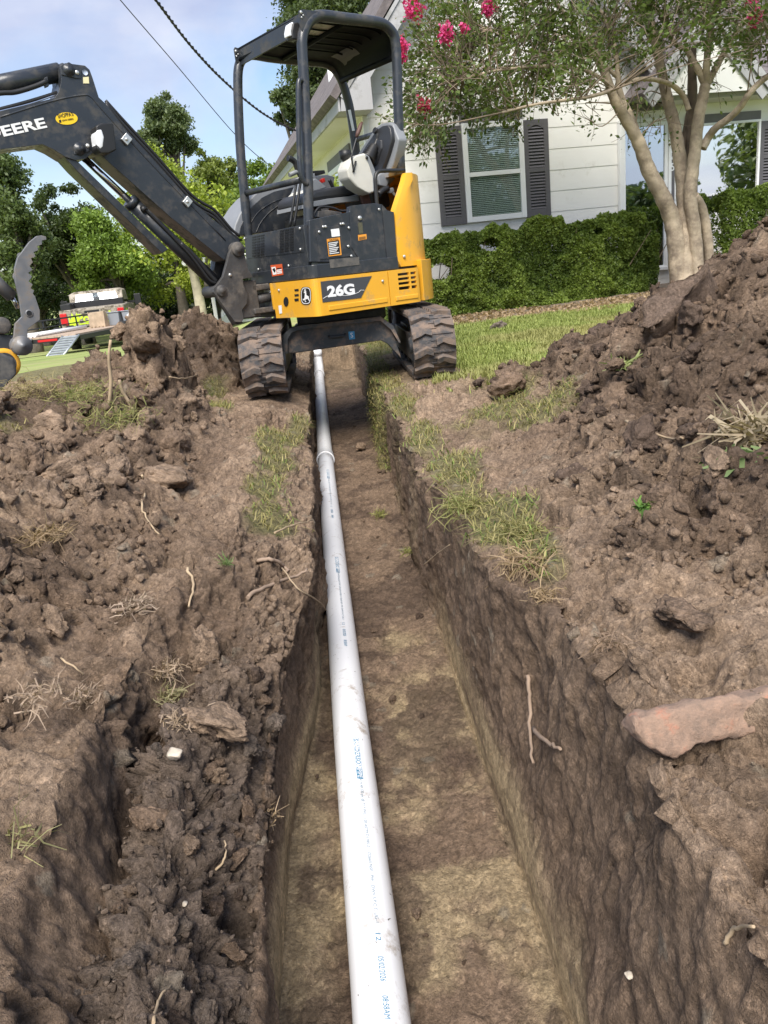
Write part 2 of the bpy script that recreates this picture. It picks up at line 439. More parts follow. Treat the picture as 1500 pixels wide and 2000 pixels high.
# lawn mask (grass is left standing there)
P2 = np.stack([X.ravel(), Yg.ravel(), np.zeros(X.size)], 1)
gnoise = fbm(P2, 3.2, 4, s=40).reshape(X.shape)
lawn = sstep(.05, .16, (Yg - 4.65 - .5 * np.clip(1.2 - X, 0, 1)) * .35 + gnoise * .10 - HA * 2.0) * (X > 0)
lawn = np.maximum(lawn, sstep(.0, .2, .28 - np.hypot((X - .78) / 1.5, (Yg - 3.95) / 2.6) + gnoise * .16 - HA) * (X > 0))
lawn = np.maximum(lawn, sstep(-.05, .15, -.3 + (Yg - 8.2) * .6 + gnoise * .15 - HA * 2) * np.where((SEG == 0) | (SEG == 6), 1, .15)[None, :])
strips = [(.19, 4.5, .10, .75), (.24, 3.75, .11, .55), (.31, 2.95, .13, .45), (.38, 2.35, .13, .30), (.42, 1.98, .09, .18),
          (-.55, 3.9, .15, .55), (-.45, 2.95, .10, .30), (-.50, 4.8, .10, .6), (-.54, 4.35, .12, .5), (-.50, 3.35, .10, .45), (-1.05, 5.25, .13, .32), (-2.25, 4.05, .32, .22), (-1.85, 3.6, .28, .16), (-1.2, 5.95, .2, .3)]
for (gx, gy, ra, rb) in strips:
    m = sstep(.1, .6, 1 - np.hypot((X - gx) / ra, (Yg - gy) / rb) + gnoise * .45)
    lawn = np.maximum(lawn, m * np.where((SEG == 0) | (SEG == 6) | (SEG == 1) | (SEG == 2), 1, .25)[None, :])
lawn *= (1 - trk * .8)
isw = np.isin(SEG, (3, 5)).astype(float)[None, :] * np.ones_like(X) + (SEG == 1).astype(float)[None, :] * shelf[:, None]
isf = (SEG == 4).astype(float)[None, :] * np.ones_like(X)
iss = (SEG == 2).astype(float)[None, :] * shelf[:, None]
loose = np.clip(sstep(.03, .12, HA) + iss + .25 * sstep(-.1, .25, gnoise) * (1 - isw) * (1 - isf), 0, 1)
loose = np.maximum(loose, .80 * sstep(.30, .6, dl) * (X > 0) * sstep(1.2, 1.8, Yg) * (1 - sstep(3.9, 4.5, Yg)) * sstep(-.35, .1, gnoise))
loose = np.maximum(loose, .75 * sstep(.30, .7, dl) * (X < 0) * sstep(1.4, 2.2, Yg) * (1 - sstep(4.6, 5.2, Yg)) * sstep(-.30, .15, gnoise))
loose = loose * (1 - lawn) * (1 - isw) * (1 - isf)
flatb = np.clip(1 - loose - isw - isf, 0, 1)
# seg edges blend
def blurc(a, k=4):
    b = a.copy()
    for _ in range(k):
        b[:, 1:-1] = (b[:, :-2] + b[:, 2:] + 2 * b[:, 1:-1]) / 4
        b[1:-1] = (b[:-2] + b[2:] + 2 * b[1:-1]) / 4
    return b
loose = blurc(loose); isw = blurc(isw, 6); isf = blurc(isf, 4); flatb = blurc(flatb)

def normals(P):
    du = np.gradient(P, axis=1); dv = np.gradient(P, axis=0)
    n = np.cross(du, dv); n /= np.linalg.norm(n, axis=-1, keepdims=True) + 1e-12
    return n
Nn = normals(P)
q = P.reshape(-1, 3)
warp = np.stack([fbm(q + 3.1, 5.5, 3, s=51), fbm(q + 7.7, 5.5, 3, s=52), fbm(q + 1.9, 5.5, 3, s=53)], 1)
qa = q + warp * .035
w1, w1b, r1_ = worley8(qa / .17, 3)
w2, w2b, r2_ = worley8((q + warp * .022) / .075, 7)
w3, w3b, r3_ = worley8((q + warp * .012) / .032, 9)
big = (1 - np.clip(w1, 0, 1) ** 2) * (.25 + .9 * r1_) - .45
med = (1 - np.clip(w2 * 1.05, 0, 1) ** 2) * (.2 + .9 * r2_) - .4
sml = (1 - np.clip(w3 * 1.05, 0, 1) ** 2) * (.2 + .9 * r3_) - .4
crk = np.clip(1 - (w1b - w1) * 4.5, 0, 1) ** 2
fa = fbm(q, 6, 5, .5, s=60); fb = fbm(q, 26, 4, .55, s=64); fc = fbm(q, 2.2, 3, s=68)
patchy = sstep(-.25, .35, fbm(q, 1.9, 3, s=72)); patchy2 = sstep(-.3, .3, fbm(q + 11, 3.4, 3, s=77))
lo = loose.ravel(); fw_ = flatb.ravel(); ww = isw.ravel(); ff = isf.ravel(); la = lawn.ravel()
k1, kr1 = facet((q + warp * .05) / .21, 201); k2, kr2 = facet((q + warp * .03) / .105, 203); k3, kr3 = facet((q + warp * .018) / .052, 207); k4, kr4 = facet((q + warp * .008) / .026, 209)
pk1 = sstep(-.1, .3, fbm(q + 61, 2.4, 3, s=120)); pk2 = sstep(-.15, .25, fbm(q + 67, 3.6, 3, s=124)); pk3 = sstep(-.2, .25, fbm(q + 73, 5.0, 3, s=128))
chunk = .060 * k1 * pk1 + .040 * k2 * pk2 + .020 * k3 * pk3 + .009 * k4
bil = np.abs(fbm(q + 21, 7.5, 4, .55, s=110)); bil2 = np.abs(fbm(q + 27, 19, 3, .6, s=115))
crk2 = np.clip(1 - (w2b - w2) * 5, 0, 1) ** 2
disp = lo * (1.15 * chunk + .040 * big * patchy + .018 * med * patchy2 + .008 * sml + .026 * fa + .008 * fb - .022 * crk * patchy - .008 * crk2 + .045 * (.28 - bil) + .018 * (.25 - bil2))
disp += fw_ * (1 - la) * (.80 * chunk * (.25 + .75 * pk1) + .022 * fa + .035 * fc * .5 + .014 * med * patchy2 * patchy + .014 * sml * patchy + .008 * fb - .012 * crk * patchy2 + .040 * (.28 - bil) * (.4 + .6 * patchy2) + .018 * (.25 - bil2) * (.3 + .7 * patchy))
xq_ = q[:, 0]; qs = q * np.array([1.0, .8, .45]); ql = q * np.array([1, 1, .3])
str_ = fbm(ql, 24, 3, s=81)
disp += ww * ((.16 + .55 * (xq_ < -.4)) * chunk * pk2 + .009 * fbm(q, 6, 3, s=83) + .028 * fc + .010 * med * patchy2 * patchy + .006 * sml * patchy + .001 * str_ + .005 * fb + .005 * (.28 - bil) * patchy + .005 * (.25 - bil2))
rid = fbm(q * np.array([.35, 1, .3]), 42, 3, s=88)
disp += ff * (.18 * chunk * pk2 + .008 * fa + .003 * rid * patchy2 + .014 * np.clip(med, 0, 1) * patchy + .009 * np.clip(sml, 0, 1) * patchy2 + .004 * fb + .008 * (.25 - bil2))
disp += la * (.012 * fa)
disp *= edge.ravel() * (1 - .75 * trk.ravel())
# ripped lumps along the left foot and shelf, smooth shovel cuts on the walls near the floor
zrel = (q[:, 2] - np.repeat(flz, ncol))
cut = ww * (1 - sstep(.10, .22, zrel + .04 * fa)) * (1 - sstep(2.4, 3.2, q[:, 1]))
disp *= 1 - .8 * cut
Pd = q + Nn.reshape(-1, 3) * disp[:, None]
PG = Pd.reshape(rows, ncol, 3)
NG = normals(PG)

# colours: soil, moist soil, clay
dry = np.array([.345, .248, .172]); mid = np.array([.212, .148, .102]); wet = np.array([.088, .061, .045]); clay = np.array([.48, .37, .225]); gry = np.array([.160, .132, .112]); sod = np.array([.20, .19, .085])
def mixc(a, b, t): return a * (1 - t[:, None]) + b * t[:, None]
m1 = np.clip(.5 + .55 * fa + .35 * fc, 0, 1); m2 = sstep(-.15, .45, fbm(q + 31, 1.5, 4, s=92)); m3 = sstep(.05, .4, fbm(q + 51, 4.5, 4, s=95))
colr = mixc(np.tile(mid, (len(q), 1)), dry, m1)
right = (q[:, 0] > .3).astype(float)
moist = np.clip(lo * (right * (.42 + .42 * m2) * np.maximum(sstep(.05, .22, HA.ravel() + .10 * fa), .75 * sstep(.55, .95, q[:, 0] + .15 * fa) * sstep(1.4, 2.0, q[:, 1])) + (1 - right) * .45 * m2), 0, 1)
moist = np.clip(moist * (1 - .45 * (r2_ > .6)) + iss.ravel() * .5 * (1 - m3 * .6), 0, .92)
moist = np.maximum(moist, lo * .65 * m3)
colr = mixc(colr, wet, moist)
colr = mixc(colr, gry, iss.ravel() * .45)
colr = mixc(colr, mid * .80, ww * (.55 + .35 * m2))
colr = mixc(colr, wet * 1.5, ww * m3 * .3)
nearf = 1 - sstep(2.3, 3.1, q[:, 1] + .5 * fa)
colr = mixc(colr, mid * .95, ff * .55)
fe = np.zeros(ncol); fe[SEG == 4] = np.abs(np.linspace(-1, 1, nseg[4])) ** 3
fe = np.tile(fe, rows)
cl = ff * nearf * np.clip(.28 + .85 * fe + .9 * fbm(q + 71, 6, 5, .6, s=98), 0, 1)
colr = mixc(colr, clay * .88, cl * .85)
colr = mixc(colr, wet * 1.3, ff * sstep(.05, .5, fbm(q + 88, 5.2, 6, .6, s=99)) * .75)
colr = mixc(colr, clay * 1.15, cut * np.clip(1.2 - zrel * 3.0, 0, 1) * np.clip(.85 + .7 * fbm(q * np.array([1, .25, 2.5]), 9, 3, s=103), 0, 1))
colr = mixc(colr, dry * 1.12, fw_ * (1 - la) * .5 * m2)
colr = mixc(colr, sod, la * .8)
colr *= (1 + .10 * fb)[:, None] * (1 + .30 * (kr2 - .5) * (lo + .6 * fw_) * pk2 + .25 * (kr3 - .5) * (lo + .5 * fw_))[:, None]
speck = r3_ > .985
colr[speck] = colr[speck] * .5 + np.array([.30, .26, .2]) * .5

def soil_mat(name, k=1.0):
    m = bpy.data.materials.new(name); m.use_nodes = True
    t = m.node_tree; b = t.nodes['Principled BSDF']; L = t.links.new
    b.inputs['Roughness'].default_value = .93; b.inputs['Specular IOR Level'].default_value = .18
    a = t.nodes.new('ShaderNodeAttribute'); a.attribute_name = 'col'
    tcn = t.nodes.new('ShaderNodeTexCoord')
    n = t.nodes.new('ShaderNodeTexNoise'); n.inputs['Scale'].default_value = 110 * k; n.inputs['Detail'].default_value = 5; n.inputs['Roughness'].default_value = .65
    L(tcn.outputs['Object'], n.inputs['Vector'])
    r = t.nodes.new('ShaderNodeMapRange'); r.inputs['From Min'].default_value = .25; r.inputs['From Max'].default_value = .75; r.inputs['To Min'].default_value = .55; r.inputs['To Max'].default_value = 1.5
    L(n.outputs['Fac'], r.inputs['Value'])
    mu = t.nodes.new('ShaderNodeMixRGB'); mu.blend_type = 'MULTIPLY'; mu.inputs['Fac'].default_value = 1
    L(a.outputs['Color'], mu.inputs['Color1']); L(r.outputs['Result'], mu.inputs['Color2'])
    # pale mineral specks
    v = t.nodes.new('ShaderNodeTexVoronoi'); v.inputs['Scale'].default_value = 75 * k; L(tcn.outputs['Object'], v.inputs['Vector'])
    rv = t.nodes.new('ShaderNodeValToRGB'); rv.color_ramp.elements[0].position = .07; rv.color_ramp.elements[1].position = .11
    rv.color_ramp.elements[0].color = (1, 1, 1, 1); rv.color_ramp.elements[1].color = (0, 0, 0, 1)
    L(v.outputs['Distance'], rv.inputs['Fac'])
    ms = t.nodes.new('ShaderNodeMixRGB'); ms.inputs['Color2'].default_value = (.36, .30, .22, 1)
    sc = t.nodes.new('ShaderNodeMath'); sc.operation = 'MULTIPLY'; sc.inputs[1].default_value = .5
    L(rv.outputs['Color'], sc.inputs[0]); L(sc.outputs[0], ms.inputs['Fac']); L(mu.outputs['Color'], ms.inputs['Color1']); L(ms.outputs['Color'], b.inputs['Base Color'])
    n2_ = t.nodes.new('ShaderNodeTexNoise'); n2_.inputs['Scale'].default_value = 190 * k; n2_.inputs['Detail'].default_value = 4; n2_.inputs['Roughness'].default_value = .7
    L(tcn.outputs['Object'], n2_.inputs['Vector'])
    # granular crumbs: two sizes of cell relief, broken up by noise
    wv = t.nodes.new('ShaderNodeMixRGB'); wv.inputs['Fac'].default_value = .03 if k == 1 else .12; L(tcn.outputs['Object'], wv.inputs['Color1']); L(n2_.outputs['Color'], wv.inputs['Color2'])
    hs = []
    for sc_, am in ((48, .9), (120, .5)):
        vo = t.nodes.new('ShaderNodeTexVoronoi'); vo.inputs['Scale'].default_value = sc_ * k; L(wv.outputs['Color'], vo.inputs['Vector'])
        ml_ = t.nodes.new('ShaderNodeMath'); ml_.operation = 'MULTIPLY'; ml_.inputs[1].default_value = -am; L(vo.outputs['Distance'], ml_.inputs[0]); hs.append(ml_.outputs[0])
        if sc_ == 48: vcell = vo
    ad = t.nodes.new('ShaderNodeMath'); ad.operation = 'ADD'; L(n.outputs['Fac'], ad.inputs[0]); L(n2_.outputs['Fac'], ad.inputs[1])
    for h_ in hs:
        a2 = t.nodes.new('ShaderNodeMath'); a2.operation = 'ADD'; L(ad.outputs[0], a2.inputs[0]); L(h_, a2.inputs[1]); ad = a2
    bp = t.nodes.new('ShaderNodeBump'); bp.inputs['Strength'].default_value = 1.0; bp.inputs['Distance'].default_value = .0085
    L(ad.outputs[0], bp.inputs['Height']); L(bp.outputs['Normal'], b.inputs['Normal'])
    # each crumb its own tone
    sp_c = t.nodes.new('ShaderNodeSeparateColor'); L(vcell.outputs['Color'], sp_c.inputs['Color'])
    rc = t.nodes.new('ShaderNodeMapRange'); rc.inputs['To Min'].default_value = .78; rc.inputs['To Max'].default_value = 1.25; L(sp_c.outputs['Red'], rc.inputs['Value'])
    mc = t.nodes.new('ShaderNodeMixRGB'); mc.blend_type = 'MULTIPLY'; mc.inputs['Fac'].default_value = 1; L(ms.outputs['Color'], mc.inputs['Color1']); L(rc.outputs['Result'], mc.inputs['Color2']); L(mc.outputs['Color'], b.inputs['Base Color'])
    return m
M_SOIL = soil_mat('soil'); M_CLOD = soil_mat('clod_soil', .065)

# faces, split into the trench, the two spoil heaps and the bank
idx = np.arange(rows * ncol).reshape(rows, ncol)
quads = np.stack([idx[:-1, :-1], idx[:-1, 1:], idx[1:, 1:], idx[1:, :-1]], -1).reshape(-1, 4)
segq = np.repeat(SEG[None, :-1], rows - 1, 0).ravel()
haq = (HA[:-1, :-1]).ravel()
xq = X[:-1, :-1].ravel()
cls = np.where(np.isin(segq, (1, 2, 3, 4, 5)), 0, np.where(haq > .035, np.where(xq < 0, 1, 2), 3))
def sub(name, k):
    fq = quads[cls == k]; u, inv = np.unique(fq, return_inverse=True)
    return mesh_np(name, Pd[u], inv.reshape(-1, 4), M_SOIL, True, col=colr[u])
tag(sub('trench', 0), kind='structure', label='open narrow trench with dark earth walls and tan clay floor')
tag(sub('spoil_heap', 1), kind='structure', label='heap of dug brown soil beside the excavator boom')
tag(sub('spoil_heap', 2), kind='structure', label='heap of dark crumbly soil beside the lawn and house')
tag(sub('bank', 3), kind='structure', label='bare brown soil bank along the trench')

# lawn sheet with a hole where the dug ground lies
def axis(lo_, hi_, a, b):
    near = np.arange(a, b + .001, .4)
    right_ = b + np.cumsum(np.geomspace(.5, (hi_ - b) * .35, 16)); right_ = right_[right_ < hi_]
    left_ = a - np.cumsum(np.geomspace(.5, (a - lo_) * .35, 16)); left_ = left_[left_ > lo_]
    return np.concatenate([[lo_], left_[::-1], near, right_, [hi_]])
ax_ = axis(-420, 420, PX0, PX1); ay_ = axis(-420, 700, PY0, PY1)
GX, GY = np.meshgrid(ax_, ay_)
GZ = gz(GX, GY)
gi = np.arange(GX.size).reshape(GX.shape)
cxm = (GX[:-1, :-1] + GX[1:, 1:]) / 2; cym = (GY[:-1, :-1] + GY[1:, 1:]) / 2
keep = ~((cxm > PX0) & (cxm < PX1) & (cym > PY0) & (cym < PY1))
gq = np.stack([gi[:-1, :-1], gi[:-1, 1:], gi[1:, 1:], gi[1:, :-1]], -1)[keep]
M_LAWN = mat('lawn_ground', (.24, .30, .075), .95, noise=.35, nscale=.6, bump=.8, bscale=60, dirt=(.32, .32, .13), dirt_amt=.35, dscale=.5)
tag(mesh_np('lawn', np.stack([GX.ravel(), GY.ravel(), GZ.ravel()], 1), gq, M_LAWN, True), kind='structure', label='mown green lawn around the dug ground')

# lookups used for scattering
def ground_near(x, y):
    """displaced surface point nearest to (x, y) outside the trench walls"""
    r = min(max(int(np.searchsorted(YS, y)), 0), rows - 1)
    c = int(np.argmin(np.abs(PG[r, :, 0] - x)))
    return PG[r, c], NG[r, c]
# ================================================================ HOUSE
M_SIDE = mat('siding_paint', (.80, .795, .77), .55, noise=.04, nscale=1.2, bump=.12, bscale=25, dirt=(.60, .58, .53), dirt_amt=.08, dscale=1.4)
M_TRIM = mat('trim_grey', (.135, .13, .135), .55, noise=.12, nscale=4)
M_FASC = mat('fascia_grey', (.40, .40, .41), .6, noise=.08, nscale=3, dirt=(.24, .24, .23), dirt_amt=.15, dscale=3)
M_SOFF = mat('soffit_cream', (.73, .71, .66), .7, noise=.05, nscale=2)
M_VINYL = mat('white_vinyl', (.84, .85, .86), .35)
M_SHUT = mat('shutter_grey', (.105, .10, .108), .5, noise=.08, nscale=6)
M_BLIND = mat('blind_slats', (.80, .82, .80), .5)
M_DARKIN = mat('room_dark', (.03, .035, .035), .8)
M_GLASS = glass_mat('window_glass', (.80, .85, .83), .14)
M_GLASSM = glass_mat('mirror_glass', (.40, .44, .45), .86, (.98, .98, .96))
M_GLASSD = glass_mat('door_glass', (.35, .38, .40), .62, (.86, .91, .97))
def shingle_mat():
    m = mat('shingles', (.145, .125, .125), .9, noise=.45, nscale=7, bump=.5, bscale=50)
    return m
M_SHING = shingle_mat()
HA_ = math.atan2(.208, .978)
HO = np.array([.2987, 11.719, 0.0])
house = empty('house', HO, HA_)
tag(house, 'white lap-sided house with grey shutters and steep gable behind the hedge', 'house')
Hd = np.array([.978, .208, 0]); Hn = np.array([-.208, .978, 0])
# local frame: x along the facade, y into the house, z up
RK = 1.25                                     # roof pitch
G0, G1, GB = -.38, 4.50, 2.98                 # gable feet and foot height
GP = (G0 + G1) / 2; GPZ = GB + (GP - G0) * RK
def rake_z(s): return GB + (s - G0) * RK if s < GP else GB + (G1 - s) * RK
def plank(name, poly, y0, y1, mat_, parent):
    """upright board in the facade: poly (x, z); lower edge stands proud"""
    mb = MB(); mb.prism(poly, lambda x, z, d: (x, d, z), y0, y1); return mb.obj(name, mat_, parent, bevel=.004, seg=1)
wall = MB().box2((0.02, .06, -.2), (9.5, .2, 2.95)).obj('wall', M_SIDE, house)
zz = 1.616 - .289 * 6; k = 0
while zz < GPZ:
    z0, z1 = zz, zz + .289 + .012
    for (sa, sb) in (((0.02, 9.5),) if z1 < 2.96 else ((G0, G1),)):
        if z1 < 2.96: poly = [(sa, z0), (sb, z0), (sb, z1), (sa, z1)]
        else:
            a0 = G0 + (max(z0, GB) - GB) / RK + .02; b0 = G1 - (max(z0, GB) - GB) / RK - .02
            a1 = G0 + (z1 - GB) / RK + .02; b1 = G1 - (z1 - GB) / RK - .02
            a0 = max(a0, .02); a1 = max(a1, .02)
            if b1 - a1 < .05: a1 = b1 = (a0 + b0) / 2; b1 += .02
            if b0 - a0 < .1: continue
            poly = [(a0, z0), (b0, z0), (b1, z1), (a1, z1)]
        mb = MB()
        n = len(poly)
        v = []
        for (x, z) in poly:
            yo = 0.0 if z == z0 else .007
            v.append((x, yo, z))
        for (x, z) in poly: v.append((x, .03, z))
        mb.add(v, [(0, 1, 2, 3), (7, 6, 5, 4), (1, 0, 4, 5), (2, 1, 5, 6), (3, 2, 6, 7), (0, 3, 7, 4)])
        mb.obj('siding_board', M_SIDE, wall)
    zz += .289
# side wall (receding on the left)
side = MB().box2((.04, .2, -.2), (.18, 10, 2.86)).obj('side_wall', M_SOFF, house)
zz = 1.616 - .289 * 6
while zz < 2.8:
    mb = MB(); z1 = min(zz + .30, 2.85)
    v = [(0, .03, zz), (0, 10, zz), (.012, 10, z1), (.012, .03, z1), (.039, .03, zz), (.039, 10, zz), (.039, 10, z1), (.039, .03, z1)]
    mb.add(v, [(0, 3, 2, 1), (4, 5, 6, 7), (0, 1, 5, 4), (1, 2, 6, 5), (2, 3, 7, 6), (3, 0, 4, 7)])
    mb.obj('siding_board', M_SOFF, side); zz += .289
MB().box2((-.012, -.012, -.2), (.07, .055, 2.80)).obj('corner_board', M_VINYL, house, bevel=.004)
# roof of the gable
def slab(a, b, y0, y1, th, nm, m_, par):
    ax, az = a; bx, bz = b
    n = Vector((-(bz - az), 0, bx - ax)).normalized() * th
    v = [(ax, y0, az), (bx, y0, bz), (bx + n.x, y0, bz + n.z), (ax + n.x, y0, az + n.z)]
    v += [(x, y1, z) for x, _, z in v]
    return MB().add(v, [(0, 1, 2, 3), (7, 6, 5, 4), (0, 4, 5, 1), (1, 5, 6, 2), (2, 6, 7, 3), (3, 7, 4, 0)]).obj(nm, m_, par)
roof = slab((G0 - .05, GB - .04), (GP, GPZ + .03), -.42, 10.3, .10, 'roof', M_SHING, house)
slab((GP, GPZ + .03), (G1 + .05, GB - .04), -.42, 10.3, .10, 'roof', M_SHING, house)
for sg, (a, b) in enumerate((((G0, GB), (GP, GPZ)), ((GP, GPZ), (G1, GB)))):
    # rake board, its drip strip and soffit
    for (off0, off1, y0, y1, nm, m_) in ((-.22, -.02, -.395, -.365, 'rake_board', M_FASC), (-.05, -.005, -.415, -.397, 'drip_strip', M_FASC), (-.20, -.17, -.364, -.004, 'rake_soffit', M_FASC)):
        ax, az = a; bx, bz = b
        L_ = Vector((bx - ax, 0, bz - az)); nrm = Vector((-L_.z, 0, L_.x)).normalized()
        e = .16 if nm == 'rake_soffit' else 0
        if e: 
            if sg == 0: ax, az = ax + .22, az + .22 * RK
            else: bx, bz = bx - .22, bz + .22 * RK
        v = []
        for yy in (y0, y1):
            for (px_, pz_, of) in ((ax, az, off0), (bx, bz, off0), (bx, bz, off1), (ax, az, off1)):
                v.append((px_ + nrm.x * of, yy, pz_ + nrm.z * of))
        MB().add(v, [(0, 1, 2, 3), (7, 6, 5, 4), (0, 4, 5, 1), (1, 5, 6, 2), (2, 6, 7, 3), (3, 7, 4, 0)]).obj(nm, m_, roof if nm != 'rake_soffit' else house)
# eave box, fascia and soffit on the left
mb = MB(); mb.prism([(G0, 2.80), (.06, 2.80), (.06, 3.30), (G0 + .02, 2.99)], lambda x, z, d: (x, d, z), -.40, -.003); mb.obj('eave_box', M_FASC, house, bevel=.005)
MB().box2((G0 - .03, -.385, 2.80), (G0 - .003, 10.2, 2.97)).obj('fascia', M_FASC, house, bevel=.004)
MB().box2((G0, .0, 2.795), (.038, 10.2, 2.815)).obj('soffit', M_SOFF, house)
MB().cyl((.30, 3.3, 3.5), (.30, 3.3, 4.25), .055, 14).obj('vent_pipe', M_VINYL, roof)
# ridge of the main roof on the right: shingle courses as real steps
main = MB()
mr = empty('x'); bpy.data.objects.remove(mr)
def shingle_course(y0, z0, n, dy, dz, x0, x1, par, nm='shingle_course'):
    for i in range(n):
        ya, za = y0 + i * dy, z0 + i * dz
        v = [(x0, ya, za), (x1, ya, za), (x1, ya + dy * 1.3, za + dz * 1.3 - .012), (x0, ya + dy * 1.3, za + dz * 1.3 - .012)]
        v += [(x, y, z - .02) for x, y, z in v]
        MB().add(v, [(0, 1, 2, 3), (7, 6, 5, 4), (0, 4, 5, 1), (1, 5, 6, 2), (2, 6, 7, 3), (3, 7, 4, 0)]).obj(nm, M_SHING, par)
mroof = MB().add([(4.3, -.38, 2.86), (9.6, -.38, 2.86), (9.6, 4.6, 5.6), (4.3, 4.6, 5.6), (4.3, -.38, 2.80), (9.6, -.38, 2.80), (9.6, 4.6, 5.54), (4.3, 4.6, 5.54)],
                 [(0, 1, 2, 3), (7, 6, 5, 4), (0, 4, 5, 1), (1, 5, 6, 2), (2, 6, 7, 3), (3, 7, 4, 0)]).obj('main_roof', M_SHING, house)
shingle_course(-.40, 2.885, 26, .135, .0743, 4.35, 9.6, mroof)
MB().box2((4.3, -.40, 2.66), (9.6, -.37, 2.86)).obj('fascia', M_FASC, house, bevel=.004)
MB().box2((4.55, -.368, 2.655), (9.6, -.003, 2.675)).obj('soffit', M_SOFF, house)
# small porch gable, its right rake ends beside the picture window
PG0, PG1, PGB = 3.95, 6.02, 2.70
pgm = (PG0 + PG1) / 2; pgz = PGB + (PG1 - pgm) * 1.02
slab((PG0, PGB), (pgm, pgz), -.60, 2.4, .07, 'porch_roof', M_SHING, house)
pr_ = slab((pgm, pgz), (PG1, PGB), -.60, 2.4, .07, 'porch_roof', M_SHING, house)
for (a, b) in (((PG0, PGB), (pgm, pgz)), ((pgm, pgz), (PG1, PGB))):
    L_ = Vector((b[0] - a[0], 0, b[1] - a[1])); nrm = Vector((-L_.z, 0, L_.x)).normalized()
    for off0, off1, y0, y1 in ((-.20, -.003, -.59, -.56), (-.055, .045, -.625, -.604)):
        v = [(p[0] + nrm.x * of, yy, p[1] + nrm.z * of) for yy in (y0, y1) for (p, of) in ((a, off0), (b, off0), (b, off1), (a, off1))]
        MB().add(v, [(0, 1, 2, 3), (7, 6, 5, 4), (0, 4, 5, 1), (1, 5, 6, 2), (2, 6, 7, 3), (3, 7, 4, 0)]).obj('rake_board', M_FASC, pr_)
mb = MB(); mb.prism([(PG0 + .25, PGB + .0), (PG1 - .25, PGB + .0), (pgm, pgz - .22)], lambda x, z, d: (x, d, z), -.55, -.53); mb.obj('porch_gable_board', M_SIDE, house)

def louver_shutter(x0, x1, z0, z1):
    sh = empty('shutter', (0, 0, 0), 0, house)
    y0, y1 = -.035, -.003
    w = .075
    zm = z0 + (z1 - z0) * .49
    MB().box2((x0, y0, z0), (x0 + w, y1, z1)).obj('stile', M_SHUT, sh, bevel=.004)
    MB().box2((x1 - w, y0, z0), (x1, y1, z1)).obj('stile', M_SHUT, sh, bevel=.004)
    MB().box2((x0 + w, y0 + .002, z0), (x1 - w, y1, z0 + .11)).obj('rail', M_SHUT, sh, bevel=.003)
    MB().box2((x0 + w, y0 + .002, zm - .03), (x1 - w, y1, zm + .03)).obj('rail', M_SHUT, sh, bevel=.003)
    # arched top rail
    pts = [(x0 + w, z1), (x0 + w, z1 - .13)]
    for i in range(9):
        tt_ = i / 8; pts.append((x0 + w + tt_ * (x1 - x0 - 2 * w), z1 - .13 + .055 * sin(pi * tt_)))
    pts += [(x1 - w, z1 - .13), (x1 - w, z1)]
    mb = MB(); mb.prism(pts, lambda x, z, d: (x, d, z), y0 + .002, y1); mb.obj('rail', M_SHUT, sh)
    lv = MB()
    for (a, b) in ((z0 + .11, zm - .03), (zm + .03, z1 - .08)):
        n_ = int((b - a) / .042)
        for i in range(n_):
            zc = a + (i + .5) * (b - a) / n_
            lv.box(((x0 + x1) / 2, -.019, zc), (x1 - x0 - 2 * w, .006, .038), Matrix.Rotation(radians(-32), 3, 'X'))
    lv.obj('louvers', M_SHUT, sh)
    MB().box2((x0 + w, -.006, z0 + .1), (x1 - w, -.003, z1 - .07)).obj('backing', M_DARKIN, sh)
    return sh
louver_shutter(1.003, 1.395, 1.275, 2.59)
louver_shutter(2.343, 2.735, 1.275, 2.60)
louver_shutter(6.312, 6.70, 1.345, 2.345)

def frame_rect(x0, x1, z0, z1, w, y0, y1, nm, m_, par):
    MB().box2((x0, y0, z0), (x0 + w, y1, z1)).obj(nm, m_, par, bevel=.004)
    MB().box2((x1 - w, y0, z0), (x1, y1, z1)).obj(nm, m_, par, bevel=.004)
    MB().box2((x0 + w, y0 + .002, z1 - w), (x1 - w, y1, z1)).obj(nm, m_, par, bevel=.004)
    MB().box2((x0 + w, y0 + .002, z0), (x1 - w, y1, z0 + w)).obj(nm, m_, par, bevel=.004)
# bedroom window with blinds
wn = empty('window', (0, 0, 0), 0, house)
frame_rect(1.40, 2.335, 1.285, 2.61, .075, -.06, -.003, 'frame', M_VINYL, wn)
MB().box2((1.475, -.055, 1.90), (2.26, -.012, 1.96)).obj('meeting_rail', M_VINYL, wn, bevel=.004)
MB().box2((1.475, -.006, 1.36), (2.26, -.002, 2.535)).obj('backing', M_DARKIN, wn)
bl = MB()
zz = 1.375
while zz < 2.53:
    bl.box((1.8675, -.018, zz), (.775, .003, .021), Matrix.Rotation(radians(-38), 3, 'X')); zz += .0255
bl.obj('blind', M_BLIND, wn)
for (a, b, y) in ((1.36, 1.90, -.036), (1.96, 2.535, -.042)):
    MB().box2((1.475, y - .002, a), (2.26, y, b)).obj('pane', M_GLASS, wn)
MB().box2((1.385, -.03, 2.614), (2.345, -.002, 2.77)).obj('header_board', M_TRIM, wn, bevel=.003)
